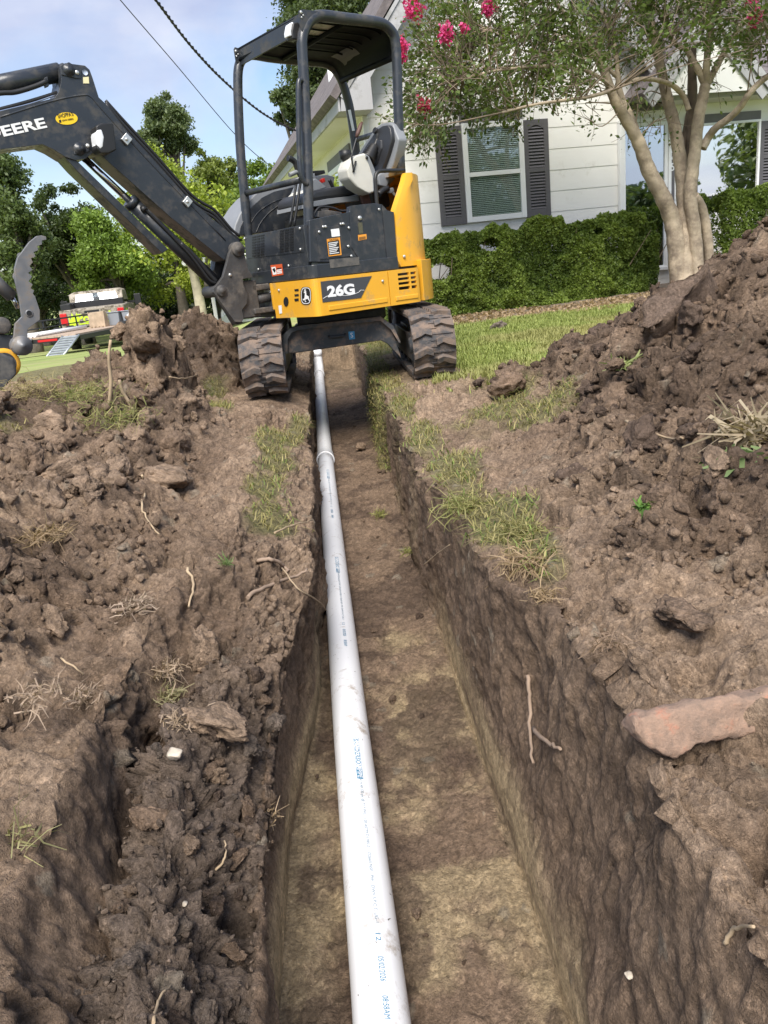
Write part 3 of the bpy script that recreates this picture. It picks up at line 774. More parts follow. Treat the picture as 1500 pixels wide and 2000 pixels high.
# side window
sw = empty('window', (0, 0, 0), 0, house)
def yframe(y0, y1, z0, z1, w, x0, x1, m_, par, nm):
    MB().box2((x0, y0, z0), (x1, y0 + w, z1)).obj(nm, m_, par); MB().box2((x0, y1 - w, z0), (x1, y1, z1)).obj(nm, m_, par)
    MB().box2((x0 + .002, y0 + w, z1 - w), (x1, y1 - w, z1)).obj(nm, m_, par); MB().box2((x0 + .002, y0 + w, z0), (x1, y1 - w, z0 + w)).obj(nm, m_, par)
yframe(1.05, 2.75, 1.25, 2.44, .08, -.055, -.003, M_VINYL, sw, 'frame')
MB().box2((-.05, 1.86, 1.33), (-.012, 1.94, 2.36)).obj('mullion', M_VINYL, sw)
MB().box2((-.03, 1.13, 1.33), (-.027, 2.67, 2.36)).obj('pane', M_GLASSM, sw)
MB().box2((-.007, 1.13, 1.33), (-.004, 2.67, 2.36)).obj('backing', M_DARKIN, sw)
MB().box2((-.03, 1.0, 2.445), (-.002, 2.9, 2.62)).obj('header_board', M_TRIM, sw)
MB().box2((-.03, 2.76, 1.25), (-.002, 2.92, 2.44)).obj('trim_board', M_TRIM, sw)
# storm door
dr = empty('door', (0, 0, 0), 0, house)
frame_rect(3.86, 4.735, .30, 2.50, .05, -.07, -.003, 'jamb', M_VINYL, dr)
frame_rect(3.912, 4.683, .32, 2.448, .055, -.05, -.006, 'frame', M_VINYL, dr)
MB().box2((3.968, -.03, .375), (4.628, -.027, 2.393)).obj('pane', M_GLASSD, dr)
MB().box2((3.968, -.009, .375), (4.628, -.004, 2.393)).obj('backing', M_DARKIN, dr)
hd = MB(); hd.tube([(4.655, -.05, 1.36), (4.655, -.085, 1.38), (4.655, -.085, 1.50), (4.655, -.05, 1.52)], .009, 8); hd.obj('handle', mat('handle_metal', (.05, .05, .05), .35, .6), dr)
MB().box2((3.87, -.03, 2.61), (4.74, -.002, 2.715)).obj('header_board', M_TRIM, dr, bevel=.003)
# number board
nb = MB().box2((4.742, -.028, .9), (4.815, -.002, 2.46)).obj('number_board', M_TRIM, house, bevel=.003)
def text_mesh(txt, size, ext=.004, bold=0.0, font=None, ax='CENTER', ay='CENTER', spacing=1.0, shear=0.0):
    cu = bpy.data.curves.new('t', 'FONT'); cu.body = txt; cu.size = size; cu.extrude = ext; cu.align_x = ax; cu.align_y = ay
    cu.offset = bold; cu.space_character = spacing; cu.shear = shear; cu.resolution_u = 3
    o = bpy.data.objects.new('t', cu); COL.objects.link(o)
    dg = bpy.context.evaluated_depsgraph_get(); dg.update()
    me = bpy.data.meshes.new_from_object(o.evaluated_get(dg))
    bpy.data.objects.remove(o); bpy.data.curves.remove(cu)
    v = [tuple(p.co) for p in me.vertices]; f = [tuple(p.vertices) for p in me.polygons]
    bpy.data.meshes.remove(me)
    return v, f
def text_obj(name, txt, size, place, m_, parent, **kw):
    """place((x, y, z)) maps flat letter coordinates to the parent's space"""
    v, f = text_mesh(txt, size, **kw)
    return MB().add([place(p) for p in v], f).obj(name, m_, parent, fix=False)
for i, ch in enumerate('2045'):
    text_obj('digit', ch, .155, lambda p, i=i: (4.778 + p[0] * .9, -.031 - p[2], 2.17 - .125 * i + p[1]), M_VINYL, nb, ext=.003, bold=.002)
# picture window
pw = empty('window', (0, 0, 0), 0, house)
frame_rect(5.05, 6.30, 1.325, 2.375, .035, -.055, -.003, 'frame', M_VINYL, pw)
MB().box2((5.086, -.034, 1.361), (6.264, -.031, 2.339)).obj('pane', M_GLASSM, pw)
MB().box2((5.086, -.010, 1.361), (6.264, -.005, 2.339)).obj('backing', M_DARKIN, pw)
MB().box2((5.0, -.03, 2.378), (6.31, -.002, 2.50)).obj('header_board', M_TRIM, pw, bevel=.003)
MB().box2((5.0, -.034, 1.195), (6.31, -.002, 1.321)).obj('sill_board', M_TRIM, pw, bevel=.003)
# ================================================================ TREES, HEDGE, GRASS
M_LEAF = leaf_mat('foliage', .30)
M_LEAFG = leaf_mat('grass_blades', .25, .6)
M_FLOW = leaf_mat('petals', .30, .6)
M_BARK = mat('oak_bark', (.13, .11, .09), .9, noise=.4, nscale=6, bump=.8, bscale=20)
def bark_smooth():
    m = mat('peeling_bark', (.42, .34, .245), .75, noise=.3, nscale=7, bump=.8, bscale=24, dirt=(.24, .19, .14), dirt_amt=.36, dscale=5)
    return m
M_BARKS = bark_smooth()
M_TWIG = mat('twig_bark', (.22, .17, .12), .85, noise=.25, nscale=9)
M_BARKD = mat('dead_bark', (.13, .10, .075), .9, noise=.4, nscale=7, bump=.8, bscale=25)

def leaf_quads(C, size, rng, up=.3, aspect=.5, axis=None):
    """rhombic folded leaves at centres C; returns verts, quads"""
    n = len(C)
    d = rng.normal(size=(n, 3)) if axis is None else axis + .55 * rng.normal(size=(n, 3))
    d /= np.linalg.norm(d, axis=1, keepdims=True) + 1e-9
    nn = rng.normal(size=(n, 3)) + np.array([0, 0, up * 3]); w = np.cross(d, nn); w /= np.linalg.norm(w, axis=1, keepdims=True) + 1e-9
    h = np.cross(w, d)
    s = (size * (.65 + .7 * rng.random(n)))[:, None]
    a = C - d * s * .5; b = C + w * s * aspect * .5 + h * s * .10 - d * s * .05; c = C + d * s * .5; e = C - w * s * aspect * .5 + h * s * .10 - d * s * .05
    v = np.stack([a, b, c, e], 1).reshape(-1, 3)
    f = np.arange(4 * n).reshape(n, 4)
    return v, f
def leaf_cols(n, c0, c1, rng, lum=None, k=4):
    t = rng.random(n)
    if lum is not None: t = np.clip(.5 * t + .5 * lum, 0, 1)
    c = np.array(c0) * (1 - t)[:, None] + np.array(c1) * t[:, None]
    c = c * (.8 + .4 * rng.random(n))[:, None]
    return np.repeat(c, k, 0)

def bg_tree(name, label, px, top_py, bot_py, Y, halfw_px, c0, c1, nclump=34, nleaf=9000, lsize=.22, seed=1, trunk_r=.22, depth=.8, gaps=.0, low=.25, group=None):
    """a tree whose crown covers photo columns px +- halfw, rows top_py..bot_py at distance Y"""
    rng = np.random.default_rng(seed); nleaf = int(nleaf * 1.9); lsize *= .72; nclump = int(nclump * 1.5)
    top = at_y(px, top_py, Y); bot = at_y(px, bot_py, Y); rt = at_y(px + halfw_px, (top_py + bot_py) / 2, Y); lf = at_y(px - halfw_px, (top_py + bot_py) / 2, Y)
    rx = np.linalg.norm(rt - lf) / 2; rz = (top[2] - bot[2]) / 2; cz = (top[2] + bot[2]) / 2; cx = (top[0] + bot[0]) / 2
    base = np.array([cx, Y, float(gz(cx, Y)) - .05])
    root = empty(name, base); tag(root, label, 'tree', group)
    cen = np.array([0, 0, cz - base[2]])
    # clumps
    th = rng.normal(size=(nclump, 3)); th /= np.linalg.norm(th, axis=1, keepdims=True)
    rad = rng.random(nclump) ** .45
    cc = th * rad[:, None] * np.array([rx * .82, rx * depth, rz * .82]) + cen
    # crown narrows to the top
    cc[:, 0] *= np.interp((cc[:, 2] - cen[2]) / rz, [-1, 0, 1], [1.05, 1.0, .72])
    cr = (rx * .22) * (.5 + .9 * rng.random(nclump))
    per = rng.multinomial(nleaf, cr ** 2 / np.sum(cr ** 2))
    C = []; lum = []
    for k in range(nclump):
        n = per[k]; d = rng.normal(size=(n, 3)); d /= np.linalg.norm(d, axis=1, keepdims=True) + 1e-9
        r = cr[k] * (rng.random(n) ** .38) * (1 + .25 * rng.normal(size=n))
        p = cc[k] + d * r[:, None] * np.array([1, 1, .78])
        C.append(p); lum.append(np.full(n, rng.random()))
    C = np.concatenate(C); lum = np.concatenate(lum)
    v, f = leaf_quads(C, lsize, rng, .5, .62)
    mesh_np('crown', v, f, M_LEAF, False, root, leaf_cols(len(C), c0, c1, rng, lum))
    tr = MB(); h0 = cen[2] - rz * .1
    lean = rng.normal(size=2) * .03 * h0
    pts = [(0, 0, -.1), (lean[0] * .3, lean[1] * .3, h0 * .35), (lean[0], lean[1], h0 * .75), (lean[0] * 1.3, lean[1], h0 + rz * .5)]
    tr.tube(smooth_pts(pts, 4), [trunk_r * (1.25 - k * .085) for k in range(13)], 9)
    tr.obj('trunk', M_BARK, root)
    lb = MB()
    for k in range(min(14, nclump)):
        e = cc[k]; z0 = h0 * (.45 + .5 * rng.random()); s_ = np.array([lean[0] * z0 / h0, lean[1], z0])
        m_ = (s_ + e) / 2 + np.array([0, 0, .08 * rx])
        lb.tube(smooth_pts([s_, m_, e], 4), [trunk_r * (.42 - .04 * q_) for q_ in range(9)], 6)
    lb.obj('limbs', M_BARK, root)
    return root
def smooth_pts(pts, n=6):
    P_ = [np.array(p, float) for p in pts]; P_ = [2 * P_[0] - P_[1]] + P_ + [2 * P_[-1] - P_[-2]]
    o = []
    for i in range(1, len(P_) - 2):
        for k in range(n):
            t = k / n; a, b, c, d = P_[i - 1], P_[i], P_[i + 1], P_[i + 2]
            o.append(.5 * ((2 * b) + (-a + c) * t + (2 * a - 5 * b + 4 * c - d) * t * t + (-a + 3 * b - 3 * c + d) * t ** 3))
    o.append(P_[-2]); return [tuple(p) for p in o]
DK0, DK1 = (.072, .108, .042), (.165, .215, .078)
MG0, MG1 = (.125, .195, .042), (.25, .35, .07)
YG0, YG1 = (.19, .255, .034), (.37, .43, .065)
GG0, GG1 = (.11, .15, .07), (.20, .245, .115)
bg_tree('oak_tree', 'dark green oak at the edge of the wood behind the bucket thumb', 10, 255, 620, 31, 100, DK0, DK1, 40, 12000, .20, 3, .3)
bg_tree('oak_tree', 'tall dark oak rising high past the boom end, left of the pickup', -110, 60, 600, 33, 95, DK0, DK1, 36, 9000, .22, 33, .35)
bg_tree('oak_tree', 'dull olive oak between the dark oak and the bright green tree', 130, 320, 600, 37, 85, DK0, (.075, .10, .035), 36, 10000, .21, 5, .28)
bg_tree('broadleaf_tree', 'bright green broadleaf tree just behind the parked pickup truck', 225, 365, 625, 35.5, 105, MG0, (.30, .42, .08), 44, 15000, .20, 7, .24)
bg_tree('broadleaf_tree', 'yellow-green broadleaf tree seen behind the boom cylinder', 330, 262, 615, 37, 120, YG0, YG1, 50, 17000, .20, 9, .26)
bg_tree('oak_tree', 'grey-green round-headed oak standing taller than the yellow-green trees', 325, 168, 330, 47, 72, GG0, GG1, 44, 12000, .22, 11, .3)
bg_tree('broadleaf_tree', 'olive broadleaf tree under the power lines beside the canopy post', 425, 240, 540, 42, 75, (.12, .16, .035), (.22, .26, .06), 40, 11000, .22, 13, .26)
bg_tree('broadleaf_tree', 'fresh green tree seen between the posts of the excavator canopy', 525, 258, 600, 34, 95, (.11, .175, .032), (.23, .31, .06), 44, 14000, .20, 15, .25)
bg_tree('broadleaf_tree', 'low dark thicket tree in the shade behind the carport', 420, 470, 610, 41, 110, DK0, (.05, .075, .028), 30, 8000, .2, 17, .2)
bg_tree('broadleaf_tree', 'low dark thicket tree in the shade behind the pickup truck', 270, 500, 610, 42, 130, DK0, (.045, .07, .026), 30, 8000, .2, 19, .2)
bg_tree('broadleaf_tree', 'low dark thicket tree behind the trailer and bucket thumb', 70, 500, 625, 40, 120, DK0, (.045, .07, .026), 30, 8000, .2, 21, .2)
bg_tree('oak_tree', 'large dark oak towering behind the roof of the white house', 655, -170, 300, 27, 150, (.055, .08, .032), (.13, .17, .07), 64, 22000, .17, 23, .4)
bg_tree('oak_tree', 'leafy oak branch side seen through the excavator canopy above the eave', 585, 120, 290, 25, 62, (.06, .085, .036), (.135, .175, .075), 26, 8000, .16, 25, .25)
# the shaded wood edge that closes the view
rng = np.random.default_rng(200); n = 42000
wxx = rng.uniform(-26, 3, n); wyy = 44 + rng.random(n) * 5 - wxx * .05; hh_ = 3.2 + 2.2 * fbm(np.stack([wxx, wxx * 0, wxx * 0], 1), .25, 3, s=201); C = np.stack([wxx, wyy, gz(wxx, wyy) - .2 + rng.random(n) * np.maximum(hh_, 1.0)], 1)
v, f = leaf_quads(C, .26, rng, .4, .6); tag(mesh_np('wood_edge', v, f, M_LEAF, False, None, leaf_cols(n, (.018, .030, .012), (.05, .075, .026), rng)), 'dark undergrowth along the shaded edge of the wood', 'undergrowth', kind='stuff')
# trees across the road behind the viewer (they show in the window panes)
for i, (x, y, h, r, sd) in enumerate(((26.5, -2.0, 6.2, 2.3, 41), (25.5, -9.5, 3.6, 2.6, 43), (18.5, -13.5, 6.0, 3.0, 45), (21.5, -12, 4.6, 2.2, 47))):
    rng = np.random.default_rng(sd); root = empty('street_tree', (x, y, 0))
    tag(root, ('round dark tree across the road, mirrored in the picture window', 'broad low tree across the road, mirrored in the storm door', 'dark tree across the road, mirrored in the bedroom window', 'smallest tree across the road between two broader ones')[i], 'tree')
    C = rng.normal(size=(9000, 3)); C /= np.linalg.norm(C, axis=1, keepdims=True); C = C * (rng.random(9000) ** .4)[:, None] * np.array([r, r, h * .38]); C += .35 * np.stack([fbm(C, .6, 3, s=sd + k) for k in range(3)], 1) * r
    C[:, 2] += h * .62; v, f = leaf_quads(C, .30, rng, .5, .6); mesh_np('crown', v, f, M_LEAF, False, root, leaf_cols(len(C), DK0, DK1, rng))
    MB().tube([(0, 0, -.2), (.1, 0, h * .4), (0, .1, h * .7)], [.25, .2, .1], 8).obj('trunk', M_BARK, root)

# ---------------- crepe myrtle
TY = 10.5
def tp(px, py, dy=0.0): return at_y(px, py, TY + dy)
tb0 = tp(1340, 552); cm_root = empty('crepe_myrtle', (tb0[0], TY, 0.0)); tag(cm_root, 'multi-stemmed crepe myrtle with pink blossom beside the hedge', 'tree')
def cml(p): return np.array(p) - np.array([tb0[0], TY, 0.0])
def limb(pts, r0, r1, nm='trunk', m_=None, jit=.0, seg=10):
    P_ = smooth_pts([cml(tp(*p)) for p in pts], 6); n = len(P_)
    rs = [r0 + (r1 - r0) * (k / (n - 1)) for k in range(n)]
    rs = [r * (1 + .045 * sin(k * 1.7 + r0 * 50)) for k, r in enumerate(rs)]
    MB().tube(P_, rs, seg).obj(nm, m_ or M_BARKS, cm_root); return P_
S_ = TY / 1500
LIMB_ENDS = []
def lm(pts, w0, w1, **k):
    P_ = limb(pts, w0 * S_ / 2 * .88, w1 * S_ / 2 * .88, **k); LIMB_ENDS.append(P_); return P_
lm([(1328, 600, 0), (1326, 545, 0), (1320, 470, -.02), (1311, 425, -.03), (1293, 382, -.1), (1267, 333, -.15), (1252, 290, -.2), (1236, 256, -.25), (1215, 221, -.3), (1199, 192, -.35), (1184, 150, -.4), (1160, 100, -.5)], 42, 13)
lm([(1254, 290, -.2), (1240, 250, -.15), (1226, 215, -.1), (1212, 185, 0), (1207, 150, .05), (1200, 90, .1), (1180, 30, .2)], 17, 8, nm='limb')
lm([(1342, 600, -.05), (1340, 540, -.05), (1336, 470, 0), (1336, 400, .05), (1332, 340, .08), (1324, 285, .1), (1316, 240, .1), (1304, 195, .15), (1294, 150, .2), (1284, 100, .25), (1270, 40, .3), (1255, -40, .4)], 36, 14)
lm([(1362, 600, -.08), (1361, 520, -.08), (1356, 450, -.08), (1348, 385, -.1), (1352, 340, -.1), (1358, 290, -.12), (1364, 235, -.15), (1373, 190, -.15), (1378, 165, -.15)], 30, 20)
lm([(1388, 590, 0), (1386, 520, 0), (1380, 450, -.02), (1370, 405, -.05), (1356, 382, -.1)], 22, 18)
lm([(1378, 168, -.15), (1366, 140, -.15), (1350, 112, -.1), (1340, 96, -.05), (1322, 88, 0), (1310, 70, 0), (1302, 40, .1)], 15, 6, nm='limb')
lm([(1378, 168, -.15), (1380, 130, -.2), (1383, 90, -.2), (1388, 50, -.25), (1392, 0, -.3), (1390, -60, -.3)], 15, 9, nm='limb')
lm([(1380, 166, -.15), (1397, 135, -.1), (1416, 100, 0), (1436, 65, .1), (1460, 30, .2), (1490, -30, .3)], 15, 8, nm='limb')
lm([(1372, 290, -.1), (1384, 268, -.1), (1398, 250, -.2), (1425, 230, -.3), (1445, 210, -.4), (1462, 185, -.5), (1480, 165, -.5), (1510, 140, -.6), (1560, 90, -.7)], 17, 9, nm='limb')
lm([(1345, 215, .0), (1336, 190, 0), (1318, 170, -.1), (1290, 158, -.3), (1255, 154, -.5), (1222, 163, -.7), (1190, 178, -.9), (1145, 190, -1.1), (1095, 197, -1.2), (1040, 205, -1.3), (980, 220, -1.3)], 11, 4, nm='limb')
lm([(1350, 380, .12), (1351, 300, .14), (1353, 230, .15), (1352, 160, .15), (1352, 95, .2)], 26, 16, nm='dead_stem', m_=M_BARKD)
lm([(1330, 300, .2), (1340, 255, .2), (1347, 215, .2), (1356, 180, .2)], 16, 10, nm='dead_stem', m_=M_BARKD)
lm([(1205, 150, .05), (1160, 110, .1), (1110, 85, .1), (1050, 70, 0), (980, 60, -.1), (920, 60, -.2)], 8, 3, nm='limb')
lm([(1190, 165, -.4), (1150, 140, -.6), (1100, 130, -.8), (1040, 130, -.9), (960, 140, -1), (880, 160, -1)], 8, 3, nm='limb')
lm([(1160, 100, -.5), (1120, 50, -.6), (1080, 0, -.7), (1020, -50, -.8), (940, -90, -.8)], 9, 4, nm='limb')
lm([(1180, 30, .2), (1140, -10, .2), (1060, -40, .2), (1000, -80, .2)], 7, 3, nm='limb')
lm([(1302, 40, .1), (1270, 0, .3), (1220, -40, .5), (1180, -90, .6)], 7, 3, nm='limb')
lm([(1440, 60, .1), (1470, 60, -.2), (1510, 50, -.4), (1560, 30, -.5)], 7, 3, nm='limb')
rng = np.random.default_rng(77)
# crown: twigs run from the limbs to targets spread through the crown's volume
LP = np.concatenate([np.array(P_)[len(P_) // 2:] for P_ in LIMB_ENDS])
targets = []
def crown_lo(x):   # lower edge of the foliage in the photo
    return np.interp(x, [780, 800, 840, 880, 930, 990, 1060, 1120, 1180, 1260, 1340, 1400, 1450, 1600], [250, 300, 285, 250, 230, 225, 205, 175, 140, 110, 95, 85, 100, 90])
def crown_hi(x): return np.interp(x, [780, 830, 900, 1000, 1600], [110, -20, -90, -140, -160])
while len(targets) < 520:
    x = rng.uniform(785, 1580); lo_, hi_ = crown_lo(x), crown_hi(x); y = hi_ + (lo_ - hi_) * rng.random() ** .8
    if x > 1100 and rng.random() < .25: continue
    targets.append(cml(tp(x, y, rng.normal() * .7 - .3)))
# a few hanging sprays below
for (x, y) in ((1235, 220), (1225, 260), (1290, 150), (1245, 190), (1270, 240), (1310, 250), (1150, 235), (1165, 220), (1380, 60), (825, 300), (806, 265), (815, 230), (1410, 170), (1400, 150), (1265, 215), (1290, 260), (1240, 240), (1320, 130), (1330, 170), (1395, 110)): targets.append(cml(tp(x, y, rng.normal() * .3)))
tw = MB(); LC = []; LAx = []; berries = []
for k, e in enumerate(targets):
    d = np.linalg.norm(LP - e, axis=1); s_ = LP[np.argmin(d + rng.random(len(d)) * .5)]
    m_ = s_ * .5 + e * .5 + rng.normal(size=3) * .10 + np.array([0, 0, .05])
    P_ = smooth_pts([s_, m_, e], 4); tw.tube(P_, [.009 - .0008 * q_ for q_ in range(9)], 4, caps=False)
    L0 = np.linalg.norm(e - s_); dirv_ = (e - m_) / (np.linalg.norm(e - m_) + 1e-9)
    n_l = int(rng.integers(34, 62)) if k < 520 else 16
    sub = e + rng.normal(size=(5, 3)) * .16
    for sb_ in sub:
        tw.tube([e * .6 + m_ * .4, (e + sb_) / 2 + rng.normal(size=3) * .02, sb_], [.004, .003, .002], 3, caps=False)
    for q_ in range(n_l):
        b_ = sub[rng.integers(5)]; t_ = rng.random() ** .6; base_ = (e * .8 + m_ * .2) * (1 - t_) + b_ * t_
        LC.append(base_ + rng.normal(size=3) * .045); LAx.append(dirv_ + (b_ - e) * 3)
    if rng.random() < .45:
        b_ = sub[0]
        for _ in range(10): berries.append(b_ + rng.normal(size=3) * .05)
tw.obj('twigs', M_TWIG, cm_root, fix=False)['kind'] = 'stuff'
LC = np.array(LC); LAx = np.array(LAx)
v, f = leaf_quads(LC, .058, rng, .35, .58, LAx)
lum = np.clip(.5 + fbm(LC, 1.1, 3, s=7) * .9, 0, 1)
mesh_np('crown', v, f, M_LEAF, False, cm_root, leaf_cols(len(LC), (.050, .080, .024), (.15, .205, .048), rng, lum))
bq = np.array(berries); v, f = leaf_quads(bq, .016, rng, .1, .9); mesh_np('seed_heads', v, f, M_LEAF, False, cm_root, leaf_cols(len(bq), (.14, .15, .04), (.24, .21, .07), rng))['kind'] = 'stuff'
fl = [(807, 18, 22), (870, 66, 17), (953, 14, 16), (906, 54, 7), (783, 92, 15), (783, 112, 9), (829, 208, 15), (1475, 34, 14), (1470, 5, 10), (958, -6, 14)]
for (x, y, r) in fl:
    c_ = cml(tp(x, y, -1.0 - rng.random() * .3)); n = int(15 * r); rr = r * S_ * .75
    d = rng.normal(size=(n, 3)); d /= np.linalg.norm(d, axis=1, keepdims=True); C = c_ + d * (rr * rng.random(n) ** .4)[:, None] * np.array([.9, .9, 1.05]) * (1 + .35 * np.sin(d[:, :1] * 5 + x) * np.cos(d[:, 2:] * 4)) + rng.normal(size=(n, 3)) * .014
    v, f = leaf_quads(C, .034, rng, 0, .95)
    mesh_np('blossom', v, f, M_FLOW, False, cm_root, leaf_cols(n, (.58, .02, .17) if y < 150 else (.38, .03, .08), (.72, .12, .33) if y < 150 else (.55, .07, .15), rng))

# ---------------- hedges
def hedge(name, label, A, B, depth, h0, h1, seed, n, holes=(), base=0.0):
    rng = np.random.default_rng(seed); A = np.array(A, float); B = np.array(B, float); d = B - A; L_ = np.linalg.norm(d); d /= L_; nn = np.array([-d[1], d[0]])
    root = empty(name, (A[0], A[1], base)); tag(root, label, 'hedge', 'clipped hedge along the house')
    # candidate points near the surface of a rounded box
    u = rng.random(n * 2) * L_; w = rng.random(n * 2) * depth; z = rng.random(n * 2)
    face = rng.random(n * 2); w = np.where(face < .62, rng.random(n * 2) ** 2 * .22, w); H = h0 + (h1 - h0) * u / L_
    z = np.where((face >= .62) & (face < .9), 1 - rng.random(n * 2) ** 2 * .16, z)
    eu = np.where(face >= .9, np.where(rng.random(n * 2) < .5, rng.random(n * 2) ** 2 * .2, L_ - rng.random(n * 2) ** 2 * .2), u); u = eu
    P_ = np.stack([A[0] + d[0] * u + nn[0] * w - A[0], A[1] + d[1] * u + nn[1] * w - A[1], z * H], 1)
    nz = fbm(P_ + seed, 1.8, 4, s=seed)[:, None]; nz2 = fbm(P_ + seed + 9, 5, 3, s=seed + 3)[:, None]
    out_ = np.stack([-nn[0] * np.ones(len(P_)), -nn[1] * np.ones(len(P_)), .35 * z], 1)
    P_ = P_ + out_ * (nz * .10 + nz2 * .07) + np.stack([0 * z, 0 * z, (nz[:, 0] * .06 + nz2[:, 0] * .05) * z], 1)
    ok = np.ones(len(P_), bool)
    for (hu, hz, r) in holes: ok &= np.hypot((u - hu) / 1.4, P_[:, 2] - hz) > r * (1 + .3 * nz[:, 0])
    ok &= P_[:, 2] > .02
    P_ = P_[ok][:n]; nzz = (nz[:, 0] + .6 * nz2[:, 0])[ok][:n]
    v, f = leaf_quads(P_, .040, rng, .4, .66)
    mesh_np('foliage', v, f, M_LEAF, False, root, leaf_cols(len(P_), (.080, .130, .026), (.26, .34, .066), rng, np.clip(.5 + nzz * 1.1, 0, 1)))
    # inner twigs
    tw = MB()
    for k in range(90):
        u_ = rng.random() * L_; b_ = np.array([d[0] * u_ + nn[0] * depth * .5, d[1] * u_ + nn[1] * depth * .5, 0]); H_ = h0 + (h1 - h0) * u_ / L_
        e_ = b_ + np.array([rng.normal() * .25, rng.normal() * .2, H_ * (.6 + .35 * rng.random())]); tw.tube([b_, (b_ + e_) / 2 + rng.normal(size=3) * .06, e_], [.014, .009, .004], 4, caps=False)
    tw.obj('stems', M_TWIG, root, fix=False)['kind'] = 'stuff'
    return root
hA = at_z(808, 628, .05); 
hedge('hedge', 'long clipped green hedge under the shuttered window', (.35, 10.35), (4.25, 11.25), .75, 1.03, 1.07, 5, 150000, holes=((.75, .62, .10), (1.45, .90, .08), (3.05, .92, .05)), base=.04)
hedge('hedge', 'short clipped green hedge under the picture window', (5.05, 11.0), (8.2, 11.7), .8, 1.22, 1.3, 9, 75000, base=.04)

# ---------------- lawn grass
def blades(pts, nrm, h, rng, c0, c1, lean=.5, w=.0035, seg=2):
    """grass blades: bent strips of two quads"""
    n = len(pts); a = rng.random(n) * 2 * pi; hh = h * (.55 + .8 * rng.random(n)); d = np.stack([np.cos(a), np.sin(a), 0 * a], 1)
    wd = np.stack([-np.sin(a), np.cos(a), 0 * a], 1) * (w * (.7 + .6 * rng.random(n)))[:, None]
    ln = (lean * (.3 + .9 * rng.random(n)))[:, None]; up = np.array([0, 0, 1.0]) * .75 + nrm * .25
    m_ = pts + up * (hh * .55)[:, None] + d * ln * (hh * .25)[:, None]; t_ = pts + up * (hh * (1 - .35 * ln[:, 0]))[:, None] + d * ln * (hh * .8)[:, None]
    v = np.stack([pts - wd, pts + wd, m_ + wd * .8, m_ - wd * .8, t_ + wd * .12, t_ - wd * .12], 1).reshape(-1, 3)
    i = np.arange(n)[:, None] * 6; f = np.concatenate([i + np.array([0, 1, 2, 3]), i + np.array([3, 2, 4, 5])], 0)
    return v, f, leaf_cols(n, c0, c1, rng, None, 6)
rng = np.random.default_rng(99)
# on the dug patch, where grass is left
W_ = (lawn.ravel() > .35) & (Pd[:, 1] > 1.2)
cand = np.nonzero(W_)[0]
ar = np.ones(len(cand)); yy_ = Pd[cand, 1]; xx_ = Pd[cand, 0]
vis = (xx_ > -3) & (xx_ < 4.6) & ((xx_ < -.1) | (yy_ < np.interp(xx_, [-1, 1.2, 2.4, 3.4, 4.6, 7], [9.3, 9.3, 9.4, 9.6, 10.0, 10.6]))); cand = cand[vis]
# area weight of each vertex
dA = np.linalg.norm(np.cross(np.gradient(PG, axis=1), np.gradient(PG, axis=0)), axis=-1).ravel()
def pick(mask_idx, n, rng):
    w = dA[mask_idx]; return mask_idx[rng.choice(len(mask_idx), n, p=w / w.sum())]
far_ = cand[(Pd[cand, 1] > 4.7) & (Pd[cand, 0] > .45)]; near_ = cand[(Pd[cand, 1] <= 4.7) | (Pd[cand, 0] <= .45)]
GL0, GL1 = (.19, .245, .055), (.38, .42, .13)
GD0, GD1 = (.19, .175, .06), (.40, .34, .15)
ids = pick(far_, 105000, rng); pts = Pd[ids] + np.stack([rng.normal(size=len(ids)) * .012, rng.normal(size=len(ids)) * .012, 0 * ids], 1)
v, f, c = blades(pts, NG.reshape(-1, 3)[ids], .055, rng, GL0, GL1, .7, .0035)
dryp = np.repeat(sstep(.0, .4, fbm(pts * np.array([1, 1, 0]), 1.1, 3, s=150)), 6); c = c * (1 - dryp[:, None] * .55) + np.array([.36, .32, .14]) * dryp[:, None] * .55
tag(mesh_np('lawn_grass', v, f, M_LEAFG, False, None, c), 'short green and straw-coloured lawn grass between the excavator and the hedge', 'grass', kind='stuff')
n = 30000; px_ = np.stack([rng.uniform(4.6, 7.5, n), rng.uniform(9.0, 10.6, n)], 1); px_ = px_[(px_[:, 1] < np.interp(px_[:, 0], [-1, 1.2, 2.4, 3.4, 4.6, 7], [9.3, 9.3, 9.4, 9.6, 10.0, 10.6]))]
pts = np.stack([px_[:, 0], px_[:, 1], gz(px_[:, 0], px_[:, 1])], 1)
n2_ = 30000; q2 = np.stack([rng.uniform(4.5, 6.5, n2_), rng.uniform(6, 9.8, n2_)], 1); pts = np.concatenate([pts, np.stack([q2[:, 0], q2[:, 1], gz(q2[:, 0], q2[:, 1])], 1)])
v, f, c = blades(pts, np.tile([0, 0, 1.0], (len(pts), 1)), .055, rng, GL0, GL1, .7, .004)
tag(mesh_np('lawn_grass', v, f, M_LEAFG, False, None, c), 'short lawn grass running up to the bare strip under the hedge', 'grass', kind='stuff')
# ragged dry tufts left on the banks, drooping over the trench edge
ids = pick(near_, 23000, rng); pts = Pd[ids] + np.stack([rng.normal(size=len(ids)) * .02, rng.normal(size=len(ids)) * .02, 0 * ids], 1)
v, f, c = blades(pts, NG.reshape(-1, 3)[ids], .040, rng, GD0, GD1, 2.4, .0022)
g2 = np.repeat(rng.random(len(ids)) < .22, 6); c[g2] = c[g2] * np.array([.55, .85, .5])
tag(mesh_np('torn_turf', v, f, M_LEAFG, False, None, c), 'ragged half-dry turf left along the trench edges', 'grass', kind='stuff')
